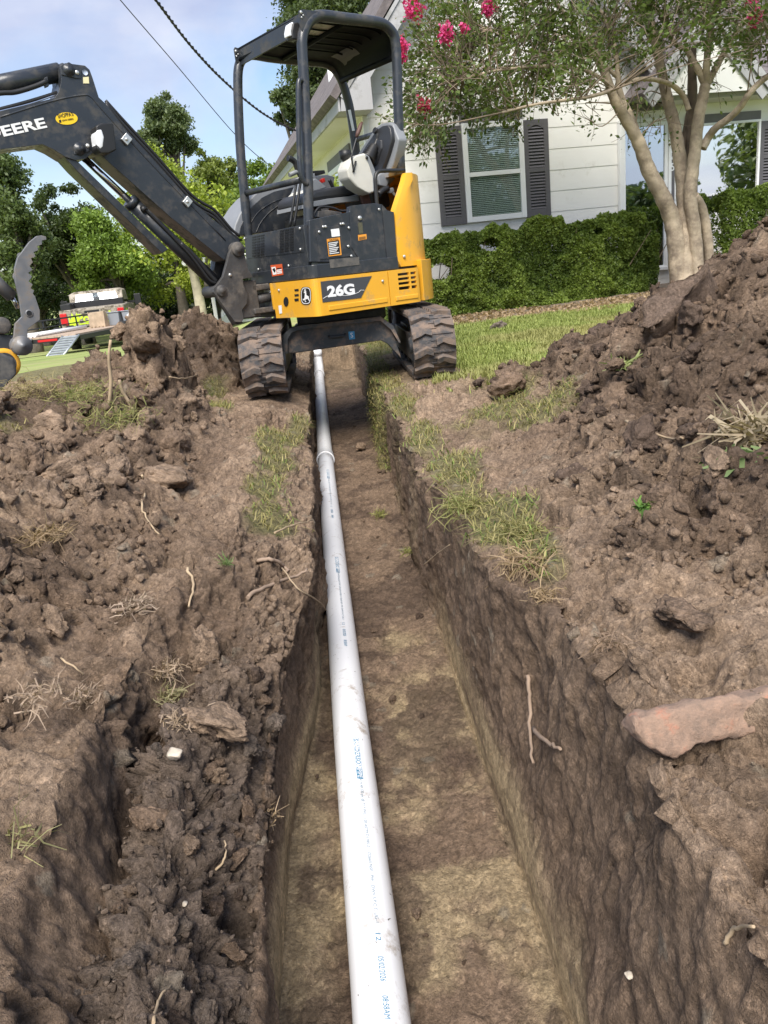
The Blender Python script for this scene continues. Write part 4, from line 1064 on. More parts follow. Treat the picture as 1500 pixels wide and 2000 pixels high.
# ================================================================ EXCAVATOR
DIRT = (.20, .145, .11)
M_BLK = mat('charcoal_paint', (.026, .030, .037), .34, noise=.12, nscale=5, dirt=(.060, .058, .056), dirt_amt=.25, dscale=11, coat=.15)
M_BLKD = mat('charcoal_paint_dusty', (.035, .038, .043), .45, noise=.2, nscale=6, dirt=(.13, .12, .105), dirt_amt=.30, dscale=4)
M_GRIM = mat('greasy_casting', (.055, .053, .052), .55, noise=.3, nscale=7, dirt=(.14, .12, .10), dirt_amt=.30, dscale=6, bump=.25, bscale=50)
M_YEL = mat('yellow_paint', (.76, .385, .028), .36, noise=.05, nscale=3, dirt=(.48, .30, .10), dirt_amt=.17, dscale=8, coat=.2)
M_RUB = mat('track_rubber', (.060, .059, .061), .8, noise=.25, nscale=10, dirt=DIRT, dirt_amt=.38, dscale=9, bump=.5, bscale=70)
M_RUBL = mat('tread_rubber', (.075, .074, .076), .8, noise=.25, nscale=10, dirt=(.17, .125, .095), dirt_amt=.45, dscale=14, bump=.4, bscale=60)
M_FRM = mat('undercarriage_steel', (.045, .05, .055), .55, noise=.2, nscale=8, dirt=DIRT, dirt_amt=.28, dscale=8, bump=.2)
M_CHR = mat('chrome', (.7, .7, .72), .12, 1.0)
M_ZINC = mat('zinc_bolt', (.62, .62, .60), .35, .7)
M_GREY = mat('console_grey', (.22, .235, .25), .5, noise=.06)
M_LGREY = mat('shell_grey', (.21, .22, .235), .5, noise=.06)
M_BEIGE = mat('console_beige', (.60, .585, .52), .5, noise=.05, dirt=(.42, .38, .31), dirt_amt=.08)
M_VNYL = mat('seat_vinyl', (.030, .031, .035), .42, noise=.15, bump=.1, bscale=80)
M_PLAS = mat('black_plastic', (.018, .018, .019), .45)
M_WHT = mat('decal_white', (.80, .80, .79), .5)
M_BLKT = mat('decal_black', (.012, .012, .013), .5)
M_DKG = mat('decal_grey', (.060, .062, .068), .4)
M_ORG = mat('decal_orange', (.80, .33, .04), .5)
M_RED = mat('decal_red', (.60, .10, .03), .5)
M_BLUE = mat('decal_blue', (.05, .28, .52), .5)
M_STY = mat('sticker_yellow', (.85, .56, .02), .4)
M_LENS = mat('lamp_lens', (.75, .76, .78), .12, 0, spec=.9)
M_RUST = mat('rusty_lever', (.10, .050, .040), .6, noise=.3)
M_SKYL = mat('roof_panel_pale', (.42, .40, .34), .35, noise=.18, nscale=9, dirt=(.14, .17, .06), dirt_amt=.22, dscale=14)
M_STEEL = mat('worn_steel', (.17, .172, .18), .5, .3, noise=.3, nscale=9, dirt=(.22, .18, .14), dirt_amt=.22, dscale=9)

EO = np.array([-.17, 6.4, 0.0]); EA = radians(38)
EF = np.array([-cos(EA), -sin(EA), 0]); EL = np.array([sin(EA), -cos(EA), 0])
exc = empty('excavator', EO, pi + EA)
tag(exc, 'black and yellow mini excavator straddling the trench with its boom out', 'excavator')
def ml(px, py, l):
    p = at_plane(px, py, EO + EL * l, EL) - EO; return float(p @ EF), float(p[2])
def mf(px, py, f):
    p = at_plane(px, py, EO + EF * f, EF) - EO; return float(p @ EL), float(p[2])
def side(pts, l0, l1, nm, m_, par=None, bevel=0, seg=2):
    """photo outline on the machine plane l = l0, extruded to l1"""
    poly = [ml(x, y, l0) for x, y in pts]
    mb = MB(); mb.prism(poly, lambda f, z, d: (f, d, z), l0, l1); return mb.obj(nm, m_, par or exc, bevel=bevel, seg=seg)
def front(pts, f0, f1, nm, m_, par=None, bevel=0):
    poly = [mf(x, y, f0) for x, y in pts]
    mb = MB(); mb.prism(poly, lambda l, z, d: (d, l, z), f0, f1); return mb.obj(nm, m_, par or exc, bevel=bevel)
def s3(px, py, l): f, z = ml(px, py, l); return (f, l, z)
def f3(px, py, f): l, z = mf(px, py, f); return (f, l, z)
def smooth(pts, n=6):
    """Catmull-Rom through points"""
    P_ = [np.array(p, float) for p in pts]; P_ = [2 * P_[0] - P_[1]] + P_ + [2 * P_[-1] - P_[-2]]
    o = []
    for i in range(1, len(P_) - 2):
        for k in range(n):
            t = k / n; a, b, c, d = P_[i - 1], P_[i], P_[i + 1], P_[i + 2]
            o.append(.5 * ((2 * b) + (-a + c) * t + (2 * a - 5 * b + 4 * c - d) * t * t + (-a + 3 * b - 3 * c + d) * t ** 3))
    o.append(P_[-2]); return [tuple(p) for p in o]
def stube(pts, l, r, nm, m_, par=None, n=5, seg=12):
    mb = MB(); mb.tube(smooth([s3(x, y, l) for x, y in pts], n), r, seg); return mb.obj(nm, m_, par or exc)
def bolt(p, ax, r, nm='bolt', m_=None, par=None):
    p = Vector(p); ax = Vector(ax)
    mb = MB(); mb.lathe([(r, 0), (r, r * .5), (r * .75, r * .8), (.0005, r * .85)], p, ax, 10); return mb.obj(nm, m_ or M_ZINC, par or exc)

# ---------------- undercarriage (own heading: along the trench)
UROT = math.atan2(.045, 1) - (pi + EA)
def upart(o): o.rotation_euler = (0, 0, UROT); return o
RT, HLEN, TW = .205, .80, .30
def tpath(s):
    """belt centre path (t, z, angle of outward normal) for arc length s"""
    Lt = 2 * HLEN; Ca = pi * RT; tot = 2 * Lt + 2 * Ca; s = s % tot
    if s < Lt: return (-HLEN + s, RT * 2, pi / 2)
    s -= Lt
    if s < Ca: a = pi / 2 - s / RT; return (HLEN + RT * cos(a), RT + RT * sin(a), a)
    s -= Ca
    if s < Lt: return (HLEN - s, 0.0, -pi / 2)
    s -= Lt; a = -pi / 2 - s / RT; return (-HLEN + RT * cos(a), RT + RT * sin(a), a)
TOT = 4 * HLEN + 2 * pi * RT
ZT = .03
def lug_mesh(sg):
    # plan outline (w across, s along), chevron like
    pl = [(.012, -.022), (.012, .030), (.055, .048), (.100, .030), (.148, .004), (.148, -.040), (.095, -.020), (.06, .0)]
    pl = [(sg * w, s) for w, s in pl]
    mb = MB(); n = len(pl)
    A = [(w, s, -.004) for w, s in pl]; B = [(w * .97 + sg * .002, s * .82, .024) for w, s in pl]
    ar = sum(pl[i][0] * pl[(i + 1) % n][1] - pl[(i + 1) % n][0] * pl[i][1] for i in range(n))
    o = list(range(n)) if ar > 0 else list(range(n))[::-1]
    mb.add(A + B, [tuple(i + n for i in o)] + [(o[i], o[(i + 1) % n], o[(i + 1) % n] + n, o[i] + n) for i in range(n)])
    ob = mb.obj('tread_lug', M_RUBL, exc); me = ob.data; bpy.data.objects.remove(ob); return me
LUG = {1: lug_mesh(1), -1: lug_mesh(-1)}
for sgn in (-1, 1):
    uc = sgn * .60
    belt = MB(); ns = 96; v = []; fcs = []
    for i in range(ns):
        t_, z_, a_ = tpath(TOT * i / ns); nx, nz = cos(a_), sin(a_)
        for (w, h) in ((-TW / 2, -.012), (TW / 2, -.012), (TW / 2, .006), (.02, .010), (-.02, .010), (-TW / 2, .006)):
            v.append((uc + w, t_ + nx * h, z_ + nz * h + ZT))
    for i in range(ns):
        j = (i + 1) % ns
        for k in range(6): fcs.append((i * 6 + k, i * 6 + (k + 1) % 6, j * 6 + (k + 1) % 6, j * 6 + k))
    belt.add(v, fcs)
    tr_o = upart(belt.obj('track', M_RUB, exc))
    nl = 37
    for half in (1, -1):
        for i in range(nl):
            s = TOT * (i + (.5 if half > 0 else 0)) / nl
            t_, z_, a_ = tpath(s); t2, z2, _ = tpath(s + .01)
            nrm = Vector((0, cos(a_), sin(a_))); tg = Vector((0, t2 - t_, z2 - z_)).normalized(); w = Vector((1, 0, 0))
            if w.cross(tg).dot(nrm) < 0: tg = -tg
            m = Matrix.Identity(4)
            for c_, ve in enumerate((w, tg, nrm)):
                for r_ in range(3): m[r_][c_] = ve[r_]
            m.translation = Vector((uc, t_, z_ + ZT)) + nrm * .008
            o = bpy.data.objects.new('tread_lug', LUG[half]); COL.objects.link(o); o.parent = tr_o; o.matrix_basis = m
    # small ribs on the belt between lugs
    rb = MB()
    for i in range(nl * 3):
        t_, z_, a_ = tpath(TOT * i / (nl * 3)); rb.box((uc, t_ + cos(a_) * .010, z_ + sin(a_) * .010 + ZT), (.05 if i % 3 else .27, .012, .010), Matrix.Rotation(a_ - pi / 2, 3, 'X'))
    upart(rb.obj('belt_ribs', M_RUB, exc))
    fr = MB(); fr.box((uc, 0, .245), (.15, 1.45, .15)); fr.box((uc - sgn * .10, 0, .20), (.05, 1.25, .20)); upart(fr.obj('track_frame', M_FRM, exc, bevel=.01))
    for tt_ in (-HLEN, HLEN):
        w = MB(); rr = RT - .012
        w.lathe([(.0005, 0), (rr * .5, 0), (rr * .55, .012), (rr * .86, .012), (rr * .9, 0), (rr, .02), (rr, .24), (rr * .9, .25), (.0005, .25)], (uc - .125, tt_, RT + ZT), (1, 0, 0), 26)
        upart(w.obj('idler_wheel', M_FRM, exc))
        hub = MB(); hub.lathe([(.0005, -.155), (.055, -.155), (.065, -.125), (.065, .125), (.055, .155), (.0005, .155)], (uc, tt_, RT + ZT), (1, 0, 0), 16); upart(hub.obj('wheel_hub', M_FRM, exc))
    for tt_ in (-.45, -.15, .15, .45):
        rl = MB(); rl.lathe([(.0005, -.11), (.062, -.11), (.07, -.08), (.07, -.03), (.045, -.025), (.045, .025), (.07, .03), (.07, .08), (.062, .11), (.0005, .11)], (uc, tt_, .085 + ZT), (1, 0, 0), 16); upart(rl.obj('track_roller', M_FRM, exc))
Ud = np.array([1, .045, 0]) / np.hypot(1, .045); Td = np.array([-.045, 1, 0]) / np.hypot(1, .045)
def uf(px, py, t):
    p = at_plane(px, py, EO + Td * t, Td) - EO; return float(p @ Ud), float(p[2])
cm = MB()
cm.prism([uf(x, y, -.50) for x, y in ((562, 690), (561, 662), (569, 648), (585, 643), (743, 625), (764, 642), (775, 668), (784, 700), (757, 672), (744, 665), (575, 690))], lambda u, z, d: (u, d, z), -.50, .50)
upart(cm.obj('cross_member', M_FRM, exc, bevel=.012))
lip = MB()
lip.prism([uf(x, y, -.53) for x, y in ((550, 690), (552, 655), (566, 641), (584, 636), (744, 618), (768, 636), (782, 668), (779, 669), (763, 643), (743, 626), (585, 644), (570, 649), (562, 662), (562, 690))], lambda u, z, d: (u, d, z), -.545, -.40)
upart(lip.obj('cross_member_rim', M_FRM, exc, bevel=.006))
u0, z0 = uf(658, 655, -.5)
hk = MB(); hk.tube([(u0 - .06, -.50, z0), (u0 - .05, -.535, z0 - .005), (u0 + .05, -.535, z0 - .005), (u0 + .06, -.50, z0)], .010, 8); hk.box((u0, -.503, z0 - .028), (.10, .006, .04)); upart(hk.obj('tow_hook', M_FRM, exc))
u0, z0 = uf(687, 655, -.5)
st = MB().box((u0, -.5025, z0), (.045, .003, .058)).obj('blue_sticker', M_BLUE, exc); upart(st)
o = text_obj('sticker_letter', 'S', .05, lambda p: (u0 + p[0], -.505 - p[2], z0 + p[1]), M_WHT, st, ext=.0006)
sb = MB(); sb.lathe([(.0005, .40), (.34, .40), (.36, .42), (.36, .50), (.33, .52), (.0005, .52)], (0, 0, 0), (0, 0, 1), 32); sb.obj('swing_bearing', M_GRIM, exc)

# ---------------- upper structure
ZB, ZK = .515, .762
MB().box2((-.34, -.62, .52), (.66, .62, .78)).obj('main_frame', M_GRIM, exc, bevel=.01)
def plan_path(pts, r):
    """rounded polyline in plan"""
    o = [pts[0]]
    for i in range(1, len(pts) - 1):
        a, b, c = (Vector(pts[k]) for k in (i - 1, i, i + 1))
        u, w = (a - b).normalized(), (c - b).normalized(); rr = min(r, (a - b).length * .45, (c - b).length * .45)
        for k in range(6):
            t = k / 5; p = (b + u * rr) * (1 - t) ** 2 + b * 2 * t * (1 - t) + (b + w * rr) * t * t; o.append((p.x, p.y))
    o.append(pts[-1]); return o
def sheet(path, zs, nm, m_, th=.02, hole=None, par=None, bevel=0):
    """upright sheet along a plan path with optional openings: hole(i, j) on cells"""
    nv, nz = len(path), len(zs); v = [(p[0], p[1], z) for z in zs for p in path]; f = []
    for j in range(nz - 1):
        for i in range(nv - 1):
            if hole and hole(i, j): continue
            f.append((j * nv + i, j * nv + i + 1, (j + 1) * nv + i + 1, (j + 1) * nv + i))
    o = MB().add(v, f).obj(nm, m_, par or exc, fix=False)
    s = o.modifiers.new('solid', 'SOLIDIFY'); s.thickness = th; s.offset = -1
    if bevel:
        b = o.modifiers.new('bevel', 'BEVEL'); b.width = bevel; b.segments = 2; b.limit_method = 'ANGLE'; b.angle_limit = radians(40)
    return o
FL = .70; FF = .715
l_end = mf(531, 560, FF)[0]; f_split = ml(760, 560, FL)[0]; f_rear = ml(812, 545, FL)[0]
# the path runs from the swing post round the front corner to the rear split
pth = plan_path([(FF, l_end), (FF, FL), (f_split + .004, FL)], .05)
sp = sheet(pth, [ZB, ZB + .012, ZK - .012, ZK], 'side_panel', M_YEL, .02)
MB().box2((FF - .02, l_end - .001, ZB + .06), (FF, l_end - .03, ZK)).obj('panel_tab', M_YEL, exc, bevel=.004)
rib = MB().box2((f_split + .03, FL - .002, ZB + .028), (.62, FL + .006, ZB + .062)).obj('panel_rib', M_YEL, sp, bevel=.005)
# rear side panel with vent slots
fs = [f_split - .004]; slots = []
fa_, fb_ = ml(779, 560, FL)[0], ml(801, 560, FL)[0]; fc_, fd_ = ml(804, 560, FL)[0], ml(815, 560, FL)[0]
rp = [f_split - .004, f_split - .03, fa_, (fa_ + fb_) / 2, fb_, fc_, (fc_ + fd_) / 2, fd_, fd_ - .015, fd_ - .03]
zl = [ZB]
for k in range(4):
    zc = ml(790, 591 - 0, FL)[1]
zrow = [ml(785, y, FL)[1] for y in (566, 560, 556, 551, 547, 542, 538, 533)]
zl = [ZB, ZB + .01] + zrow + [ZK - .01, ZK]
path_r = [(f, FL - .0006 * max(0, i - 5) ** 2) for i, f in enumerate(rp)]
sheet(path_r, zl, 'rear_side_panel', M_YEL, .02, hole=lambda i, j: (2 <= j <= 8 and (j % 2 == 0)) and i in (2, 3, 5, 6))
MB().box2((fd_ - .02, FL - .09, ZB + .02), (f_split - .01, FL - .07, ZK - .02)).obj('vent_baffle', M_BLKT, exc)
MB().box2((fd_ + .0, FL - .002, ZB + .028), (f_split - .05, FL + .006, ZB + .060)).obj('panel_rib', M_YEL, exc, bevel=.005)
# counterweight round the tail and the engine hood above it
def tail_arc(R, f0, l0, n=22):
    a0 = math.atan2(l0, f0); return [(R * cos(a0 + (2 * pi - 2 * a0) * k / n), R * sin(a0 + (2 * pi - 2 * a0) * k / n)) for k in range(n + 1)]
cw = tail_arc(.752, -.275, .70)
mb = MB(); mb.prism(cw, lambda x, y, d: (x, y, d), ZB + .002, .815); mb.obj('counterweight', M_YEL, exc, bevel=.018)
hoodL = .655
hp_ = [(772, 412), (792, 349)]
edge_pts = [ml(x, y, hoodL) for x, y in ((783, 521), (777, 514), (771, 412), (791, 349), (793, 337))]
zs_h = [edge_pts[0][1], edge_pts[1][1], 1.0, edge_pts[2][1], 1.32, edge_pts[3][1], edge_pts[4][1]]
def f_edge(z): return float(np.interp(z, [p[1] for p in edge_pts], [p[0] for p in edge_pts]))
v = []; f = []; na = 24
zz_ = np.linspace(edge_pts[0][1], edge_pts[4][1], 14)
for z in zz_:
    fe = f_edge(z); R = .712 - .012 * (z - .8); a0 = math.atan2(hoodL, -.30); row = [(fe, hoodL - .05), (fe - .012, hoodL - .012), (fe - .05, hoodL), (-.30 + (fe + .05 - .05 + .3) * .3 if fe > -.2 else -.302, hoodL)]
    row += [(R * cos(a0 + (2 * pi - 2 * a0) * k / na), R * sin(a0 + (2 * pi - 2 * a0) * k / na)) for k in range(na + 1)]
    row += [(-.30, -hoodL), (fe - .05, -hoodL), (fe, -hoodL + .05)]
    v += [(a, b, z) for a, b in row]
nr = len(row)
for j in range(len(zz_) - 1):
    for i in range(nr - 1): f.append((j * nr + i, j * nr + i + 1, (j + 1) * nr + i + 1, (j + 1) * nr + i))
f.append(tuple((len(zz_) - 1) * nr + i for i in range(nr)))
hood = MB().add(v, f, True).obj('engine_hood', M_YEL, exc)
hm = hood.modifiers.new('e', 'EDGE_SPLIT'); hm.split_angle = radians(40)
p_ = s3(789, 501, hoodL + .002); bolt(p_, (0, 1, 0), .012, 'hood_latch', M_ZINC, hood)
p_ = s3(747, 549, FL + .002); bolt(p_, (0, 1, 0), .010, 'latch', M_ZINC, sp)
p_ = f3(545, 567, FF + .002); bolt(p_, (1, 0, 0), .010, 'latch', M_ZINC, sp)
# decals on the panels
dk = side([(626, 550), (726, 539), (705, 581.7), (630, 590.7)], FL + .0015, FL + .003, 'model_decal', M_DKG, sp)
bx0 = ml(640, 581, FL); bx1 = ml(693, 575, FL)
dirv = Vector((bx1[0] - bx0[0], 0, bx1[1] - bx0[1])); wlen = dirv.length; dirv.normalize()
vv, ff2 = text_mesh('26G', .1, ext=.0008, bold=.0045, ax='LEFT', ay='BOTTOM_BASELINE')
xs_ = [p[0] for p in vv]; sc_x = wlen / (max(xs_) - min(xs_)); hgt = ml(660, 556, FL)[1] - ml(660, 579, FL)[1]; ys_ = [p[1] for p in vv]; sc_y = hgt / (max(ys_) - min(ys_))
upv = Vector((0, 0, 1))
def on_side(p, o_, dx, sx, sy, l): q_ = Vector((o_[0], l, o_[1])) + dx * ((p[0] - min(xs_)) * sx) + upv * ((p[1] - min(ys_)) * sy); return (q_.x, q_.y + p[2] + .0008, q_.z)
MB().add([on_side(p, bx0, dirv, sc_x, sc_y, FL + .003) for p in vv], ff2).obj('model_number', M_WHT, dk, fix=False)
sw_ = MB(); sw_.tube(smooth([s3(x, y, FL + .0035) for x, y in ((631, 583), (645, 577), (680, 577), (700, 571), (704, 567), (712, 567))], 5), .0015, 5); sw_.obj('decal_line', M_WHT, dk)
# leaping deer badge on the front corner
def badge_pts(cx, cy, rx, ry, n=28, e=3.2):
    o = []
    for k in range(n):
        a = 2 * pi * k / n; c_, s_ = cos(a), sin(a)
        o.append((cx + rx * math.copysign(abs(c_) ** (2 / e), c_), cy + ry * math.copysign(abs(s_) ** (2 / e), s_)))
    return o
bd = front(badge_pts(597.5, 577.5, 10.3, 17.2), FF + .002, FF + .004, 'badge', M_BLKT, sp)
fr_o = badge_pts(597.5, 577.5, 9.3, 16.0); fr_i = badge_pts(597.5, 577.5, 8.3, 14.6)
bm_ = MB(); vo = [f3(x, y, FF + .0048) for x, y in fr_o]; vi = [f3(x, y, FF + .0048) for x, y in fr_i]; n_ = len(vo)
bm_.add(vo + vi, [(i, (i + 1) % n_, (i + 1) % n_ + n_, i + n_) for i in range(n_)]); bm_.obj('badge_rim', M_WHT, bd, fix=False)
deer = [(.30, .98), (.36, .86), (.30, .80), (.40, .80), (.42, .95), (.48, .99), (.47, .84), (.55, .82), (.50, .74), (.56, .66), (.55, .56), (.66, .50), (.80, .44), (.90, .48), (.86, .36), (.92, .22), (1.0, .10), (.84, .20), (.74, .30), (.62, .26), (.46, .26), (.44, .12), (.56, .06), (.40, .06), (.36, .24), (.28, .16), (.14, .20), (.10, .28), (.26, .26), (.34, .38), (.36, .52), (.40, .64), (.34, .70), (.24, .68), (.28, .76)]
dm = MB(); dpts = [(589.8 + 15.2 * x, 591.5 - 28 * y) for x, y in deer]; dm.prism([mf(x, y, FF + .0048) for x, y in dpts], lambda l, z, d: (d, l, z), FF + .0042, FF + .0056); dm.obj('deer_emblem', M_WHT, bd)
for (yy, h) in ((567, 4), (577, 4), (586, 5)): front([(575, yy - h / 2), (583, yy - h / 2 - 1), (583.5, yy + h / 2 - 1), (576, yy + h / 2)], FF + .0015, FF + .003, 'slot', M_BLKT, sp)
front(badge_pts(559, 589, 4.6, 9.2, 20, 2), FF + .0015, FF + .005, 'rubber_cap', M_PLAS, sp)
front([(544, 597), (550, 596), (551, 612), (546, 613)], FF + .0015, FF + .003, 'white_sticker', M_WHT, sp)

# ---------------- charcoal deck and covers
bandp = plan_path([(FF - .012, -.14), (FF - .012, FL - .012), (-.06, FL - .012)], .06)
sheet(bandp, [ZK + .004, .80, .852], 'deck_band', M_BLK, .03, bevel=.004)
cov = side([(606, 512), (604, 430), (640, 422), (683, 414), (684, 403), (733, 397), (746, 399), (757, 411), (770, 414), (777, 514)], .645, .60, 'side_cover', M_BLK, None, bevel=.006)
fc = front([(477, 462), (592, 439), (602, 507), (600, 525), (483, 545)], .69, .655, 'front_cover', M_BLK, None, bevel=.005)
side([(684, 402), (733, 396.5), (744, 510), (705, 512), (685, 480)], .650, .645, 'access_panel', M_BLK, cov, bevel=.002)
side([(746, 399), (757, 411), (769, 414), (776, 513), (765, 515), (757, 508)], .652, .645, 'hood_pillar', M_BLKD, cov, bevel=.002)
side([(616, 447), (683, 436), (688, 500), (626, 507)], .649, .645, 'hatch', M_BLK, cov, bevel=.002)
for (x, y) in ((623, 453), (681, 445), (631, 443), (635.5, 442.5), (665.5, 437.5), (670, 437), (680, 481), (686, 500), (762, 509), (740, 409)):
    bolt(s3(x, y, .652), (0, 1, 0), .0095, 'bolt', M_ZINC, cov)
bolt(s3(702, 426, .652), (0, 1, 0), .016, 'key_lock', M_ZINC, cov)
side([(646, 448), (662, 446), (664, 461), (648, 463)], .651, .6525, 'white_label', M_WHT, cov)
cau = side([(638, 467), (663.5, 463.5), (667, 498), (642, 501)], .651, .6525, 'caution_label', M_ORG, cov)
side([(640, 472), (662, 469), (664.5, 495.5), (643, 498.5)], .653, .6535, 'label_panel', M_BLKT, cau)
for k in range(7):
    y = 474.5 + 3.4 * k; side([(641.5 + .35 * k, y), (660 + .35 * k - (k % 3) * 2, y - 2.6), (660.2 + .35 * k - (k % 3) * 2, y - 1.0), (641.7 + .35 * k, y + 1.6)], .6538, .6542, 'label_text_line', M_WHT, cau)
text_obj('label_heading', 'CAUTION', .017, lambda p: (lambda o_: (o_[0] - p[0], .6535 + p[2], o_[1] + p[1] - p[0] * 0))(ml(652, 468.0, .6535)), M_BLKT, cau, ext=.0004)
sl_ = side([(699, 459), (715.5, 457), (716, 467), (700, 470)], .651, .6525, 'caution_label', M_ORG, cov)
for k in range(3): side([(701, 463.5 + 2 * k), (714, 461.5 + 2 * k), (714, 462.5 + 2 * k), (701, 464.5 + 2 * k)], .6528, .6533, 'label_text_line', M_BLKT, sl_)
side([(699, 435), (707, 434), (709, 456), (701, 457)], .651, .654, 'sight_gauge', mat('gauge_glass', (.10, .095, .06), .2), cov)
side([(643, 507), (701, 502), (702, 517), (645, 524)], FL - .0115, FL - .009, 'dent_plate', M_BLKD, exc, bevel=.002)  # dented recess shown as an added flat plate, its tone put into the paint
vp = front([(478, 464), (591, 441.5), (594, 492), (483, 505)], .693, .689, 'vent_panel', M_BLK, fc, bevel=.002)
lv = MB()
def louvers(x0, y0, dx, dy, cols, rws, w, h, sl):
    for i in range(cols):
        for j in range(rws):
            x = x0 + i * dx; y = y0 + j * dy + i * dx * sl
            l_, z_ = mf(x, y, .693); w_ = abs(mf(x + w, y, .693)[0] - l_)
            lv.box((.6945, l_ + w_ / 2 * 1, z_), (.003, w_, .010), None)
louvers(493, 464, 8.3, 5.2, 3, 8, 6.6, 3, -.2); louvers(547, 451.5, 9.5, 5.0, 3, 9, 7.8, 3, -.2)
lv.obj('louver_slots', M_BLKT, vp)['kind'] = 'stuff'
for (x, y) in ((478, 466), (586, 446), (587, 487), (505, 526), (564, 519)): bolt(f3(x, y, .695), (1, 0, 0), .009, 'bolt', M_ZINC, fc)
wl = front([(528.5, 518), (551, 515.5), (553.5, 536.5), (532, 540)], FF - .010, FF - .008, 'warning_label', M_RED, exc)
front([(530, 522), (538, 521), (540.5, 535.5), (533.5, 537)], FF - .0076, FF - .007, 'label_picture', M_WHT, wl)
front([(532, 526), (536, 523), (538.5, 528), (537, 533), (535, 531)], FF - .0068, FF - .006, 'label_symbol', M_BLKT, wl)
for k in range(4): front([(540 + .4 * k, 524 + 3 * k), (549.5 + .4 * k, 522.5 + 3 * k), (549.8 + .4 * k, 524.5 + 3 * k), (540.3 + .4 * k, 526 + 3 * k)], FF - .0076, FF - .007, 'label_text_line', M_BLKT if k == 0 else M_WHT, wl)
MB().box2((.0, -.14, 1.05), (.655, .60, 1.085)).obj('floor_plate', M_PLAS, exc)
MB().box2((-.20, -.60, .80), (.0, .60, 1.16)).obj('engine_bulkhead', M_BLK, exc)

# curved cowl on the far side of the operator's place
cowl_px = [(455, 462), (459, 440), (467, 420), (480, 399), (496, 381), (515, 367), (540, 356), (570, 349), (605, 344), (640, 341), (655, 345), (640, 430), (560, 448)]
cw_ = side(cowl_px, -.36, -.64, 'side_cowl', M_LGREY, None, bevel=.012)
side([(466, 460), (470, 442), (480, 420), (494, 402), (512, 386), (536, 374), (570, 366), (605, 362), (636, 428), (560, 446)], -.352, -.36, 'cowl_panel', M_BLK, cw_, bevel=.003)
for px_ in ([(484, 452), (492, 432), (505, 414), (524, 400), (545, 390), (572, 384)], [(500, 455), (508, 437), (520, 421), (532, 410), (545, 400), (546, 394)]):
    stube(px_, -.350, .004, 'cowl_bead', M_BLK, cw_, 4, 6)
# operator's seat
seat = MB()
prof = [ml(x, y, .22) for x, y in ((606, 399), (606, 381), (616, 371), (640, 367), (690, 359), (701, 366), (702, 379), (660, 385), (622, 392))]
seat.prism(prof, lambda f, z, d: (f, d, z), .22, -.24); seat_o = seat.obj('seat_cushion', M_VNYL, exc, bevel=.025, seg=3)
side([(607, 404), (608, 394), (640, 388), (701, 381), (702, 392), (655, 397), (618, 403)], .225, -.24, 'seat_shell', M_LGREY, None, bevel=.012)
MB().box2((-.15, -.2, 1.09), (.30, .2, 1.21)).obj('seat_suspension', M_PLAS, exc, bevel=.02)
bkp = [(692, 300), (700, 286), (712, 266), (721, 250), (733, 241), (749, 238), (757, 242), (762, 254), (766, 262), (771, 272), (769, 292), (764, 322), (752, 352), (735, 372), (705, 350), (692, 330)]
FB = -.26
bpoly = [mf(x, y, FB) for x, y in bkp]
zb0 = min(p[1] for p in bpoly)
bk = MB(); bk.prism(bpoly, lambda l, z, d: (d - (z - zb0) * .12, l, z), FB, FB - .09); bk_o = bk.obj('seat_back', M_LGREY, exc, bevel=.025, seg=3)
ip = [(697, 302), (705, 286), (716, 268), (725, 253), (735, 246), (747, 244), (752, 250), (755, 262), (757, 275), (752, 300), (742, 335), (728, 352), (706, 342), (697, 325)]
ib = MB(); ib.prism([mf(x, y, FB + .035) for x, y in ip], lambda l, z, d: (d - (z - zb0) * .12, l, z), FB + .035, FB - .01); ib.obj('backrest_pad', M_VNYL, bk_o, bevel=.022, seg=3)
ic = [(703, 306), (712, 288), (723, 274), (736, 272), (738, 290), (730, 320), (718, 332), (706, 328)]
ib = MB(); ib.prism([mf(x, y, FB + .05) for x, y in ic], lambda l, z, d: (d - (z - zb0) * .12, l, z), FB + .05, FB + .02); ib.obj('backrest_centre', M_VNYL, bk_o, bevel=.02, seg=3)
# left control console, tipped up
con = side([(678, 330), (684, 314), (696, 303), (711, 299), (720, 303), (731, 331), (737, 345), (732, 375), (723, 378.5), (711, 373), (695, 363), (682, 348)], .40, .27, 'control_console', M_BEIGE, None, bevel=.025, seg=3)
side([(712, 299.5), (721, 304), (733, 332), (738, 346), (734, 374), (729, 374), (728, 345), (722, 326)], .403, .262, 'console_trim', M_GREY, con, bevel=.008)
slp = MB(); slp.tube([s3(x, y, .405) for x, y in ((695, 315), (692, 326), (690, 336))], .008, 8); slp.obj('lever_slot', M_BLKT, con)
bolt(s3(716, 308, .405), (0, 1, 0), .011, 'console_button', M_BLKT, con)
lev = MB(); lev.tube(smooth([s3(x, y, .40) for x, y in ((690, 332), (688, 318), (687, 305), (692, 285), (697, 268))], 4), .007, 8); lev.obj('lock_lever', M_PLAS, exc)
lg = MB(); lg.tube([s3(x, y, .40) for x, y in ((696, 268), (699, 260), (704, 246), (707, 239))], [.010, .016, .015, .009], 10); lg.obj('lever_grip', M_RUST, exc)
bel = MB(); a_ = Vector(s3(733, 303, .33)); b_ = Vector(s3(727, 283, .33)); prof_ = []
pts_ = []; rs_ = []
for k in range(13): pts_.append(Vector(s3(717 + 14 * k / 12, 312 - 26 * k / 12, .335))); rs_.append((.062 - .022 * k / 12) * (1.0 if k % 2 else .82))
bel.tube(pts_, rs_, 16); bel.obj('joystick_boot', M_PLAS, exc)
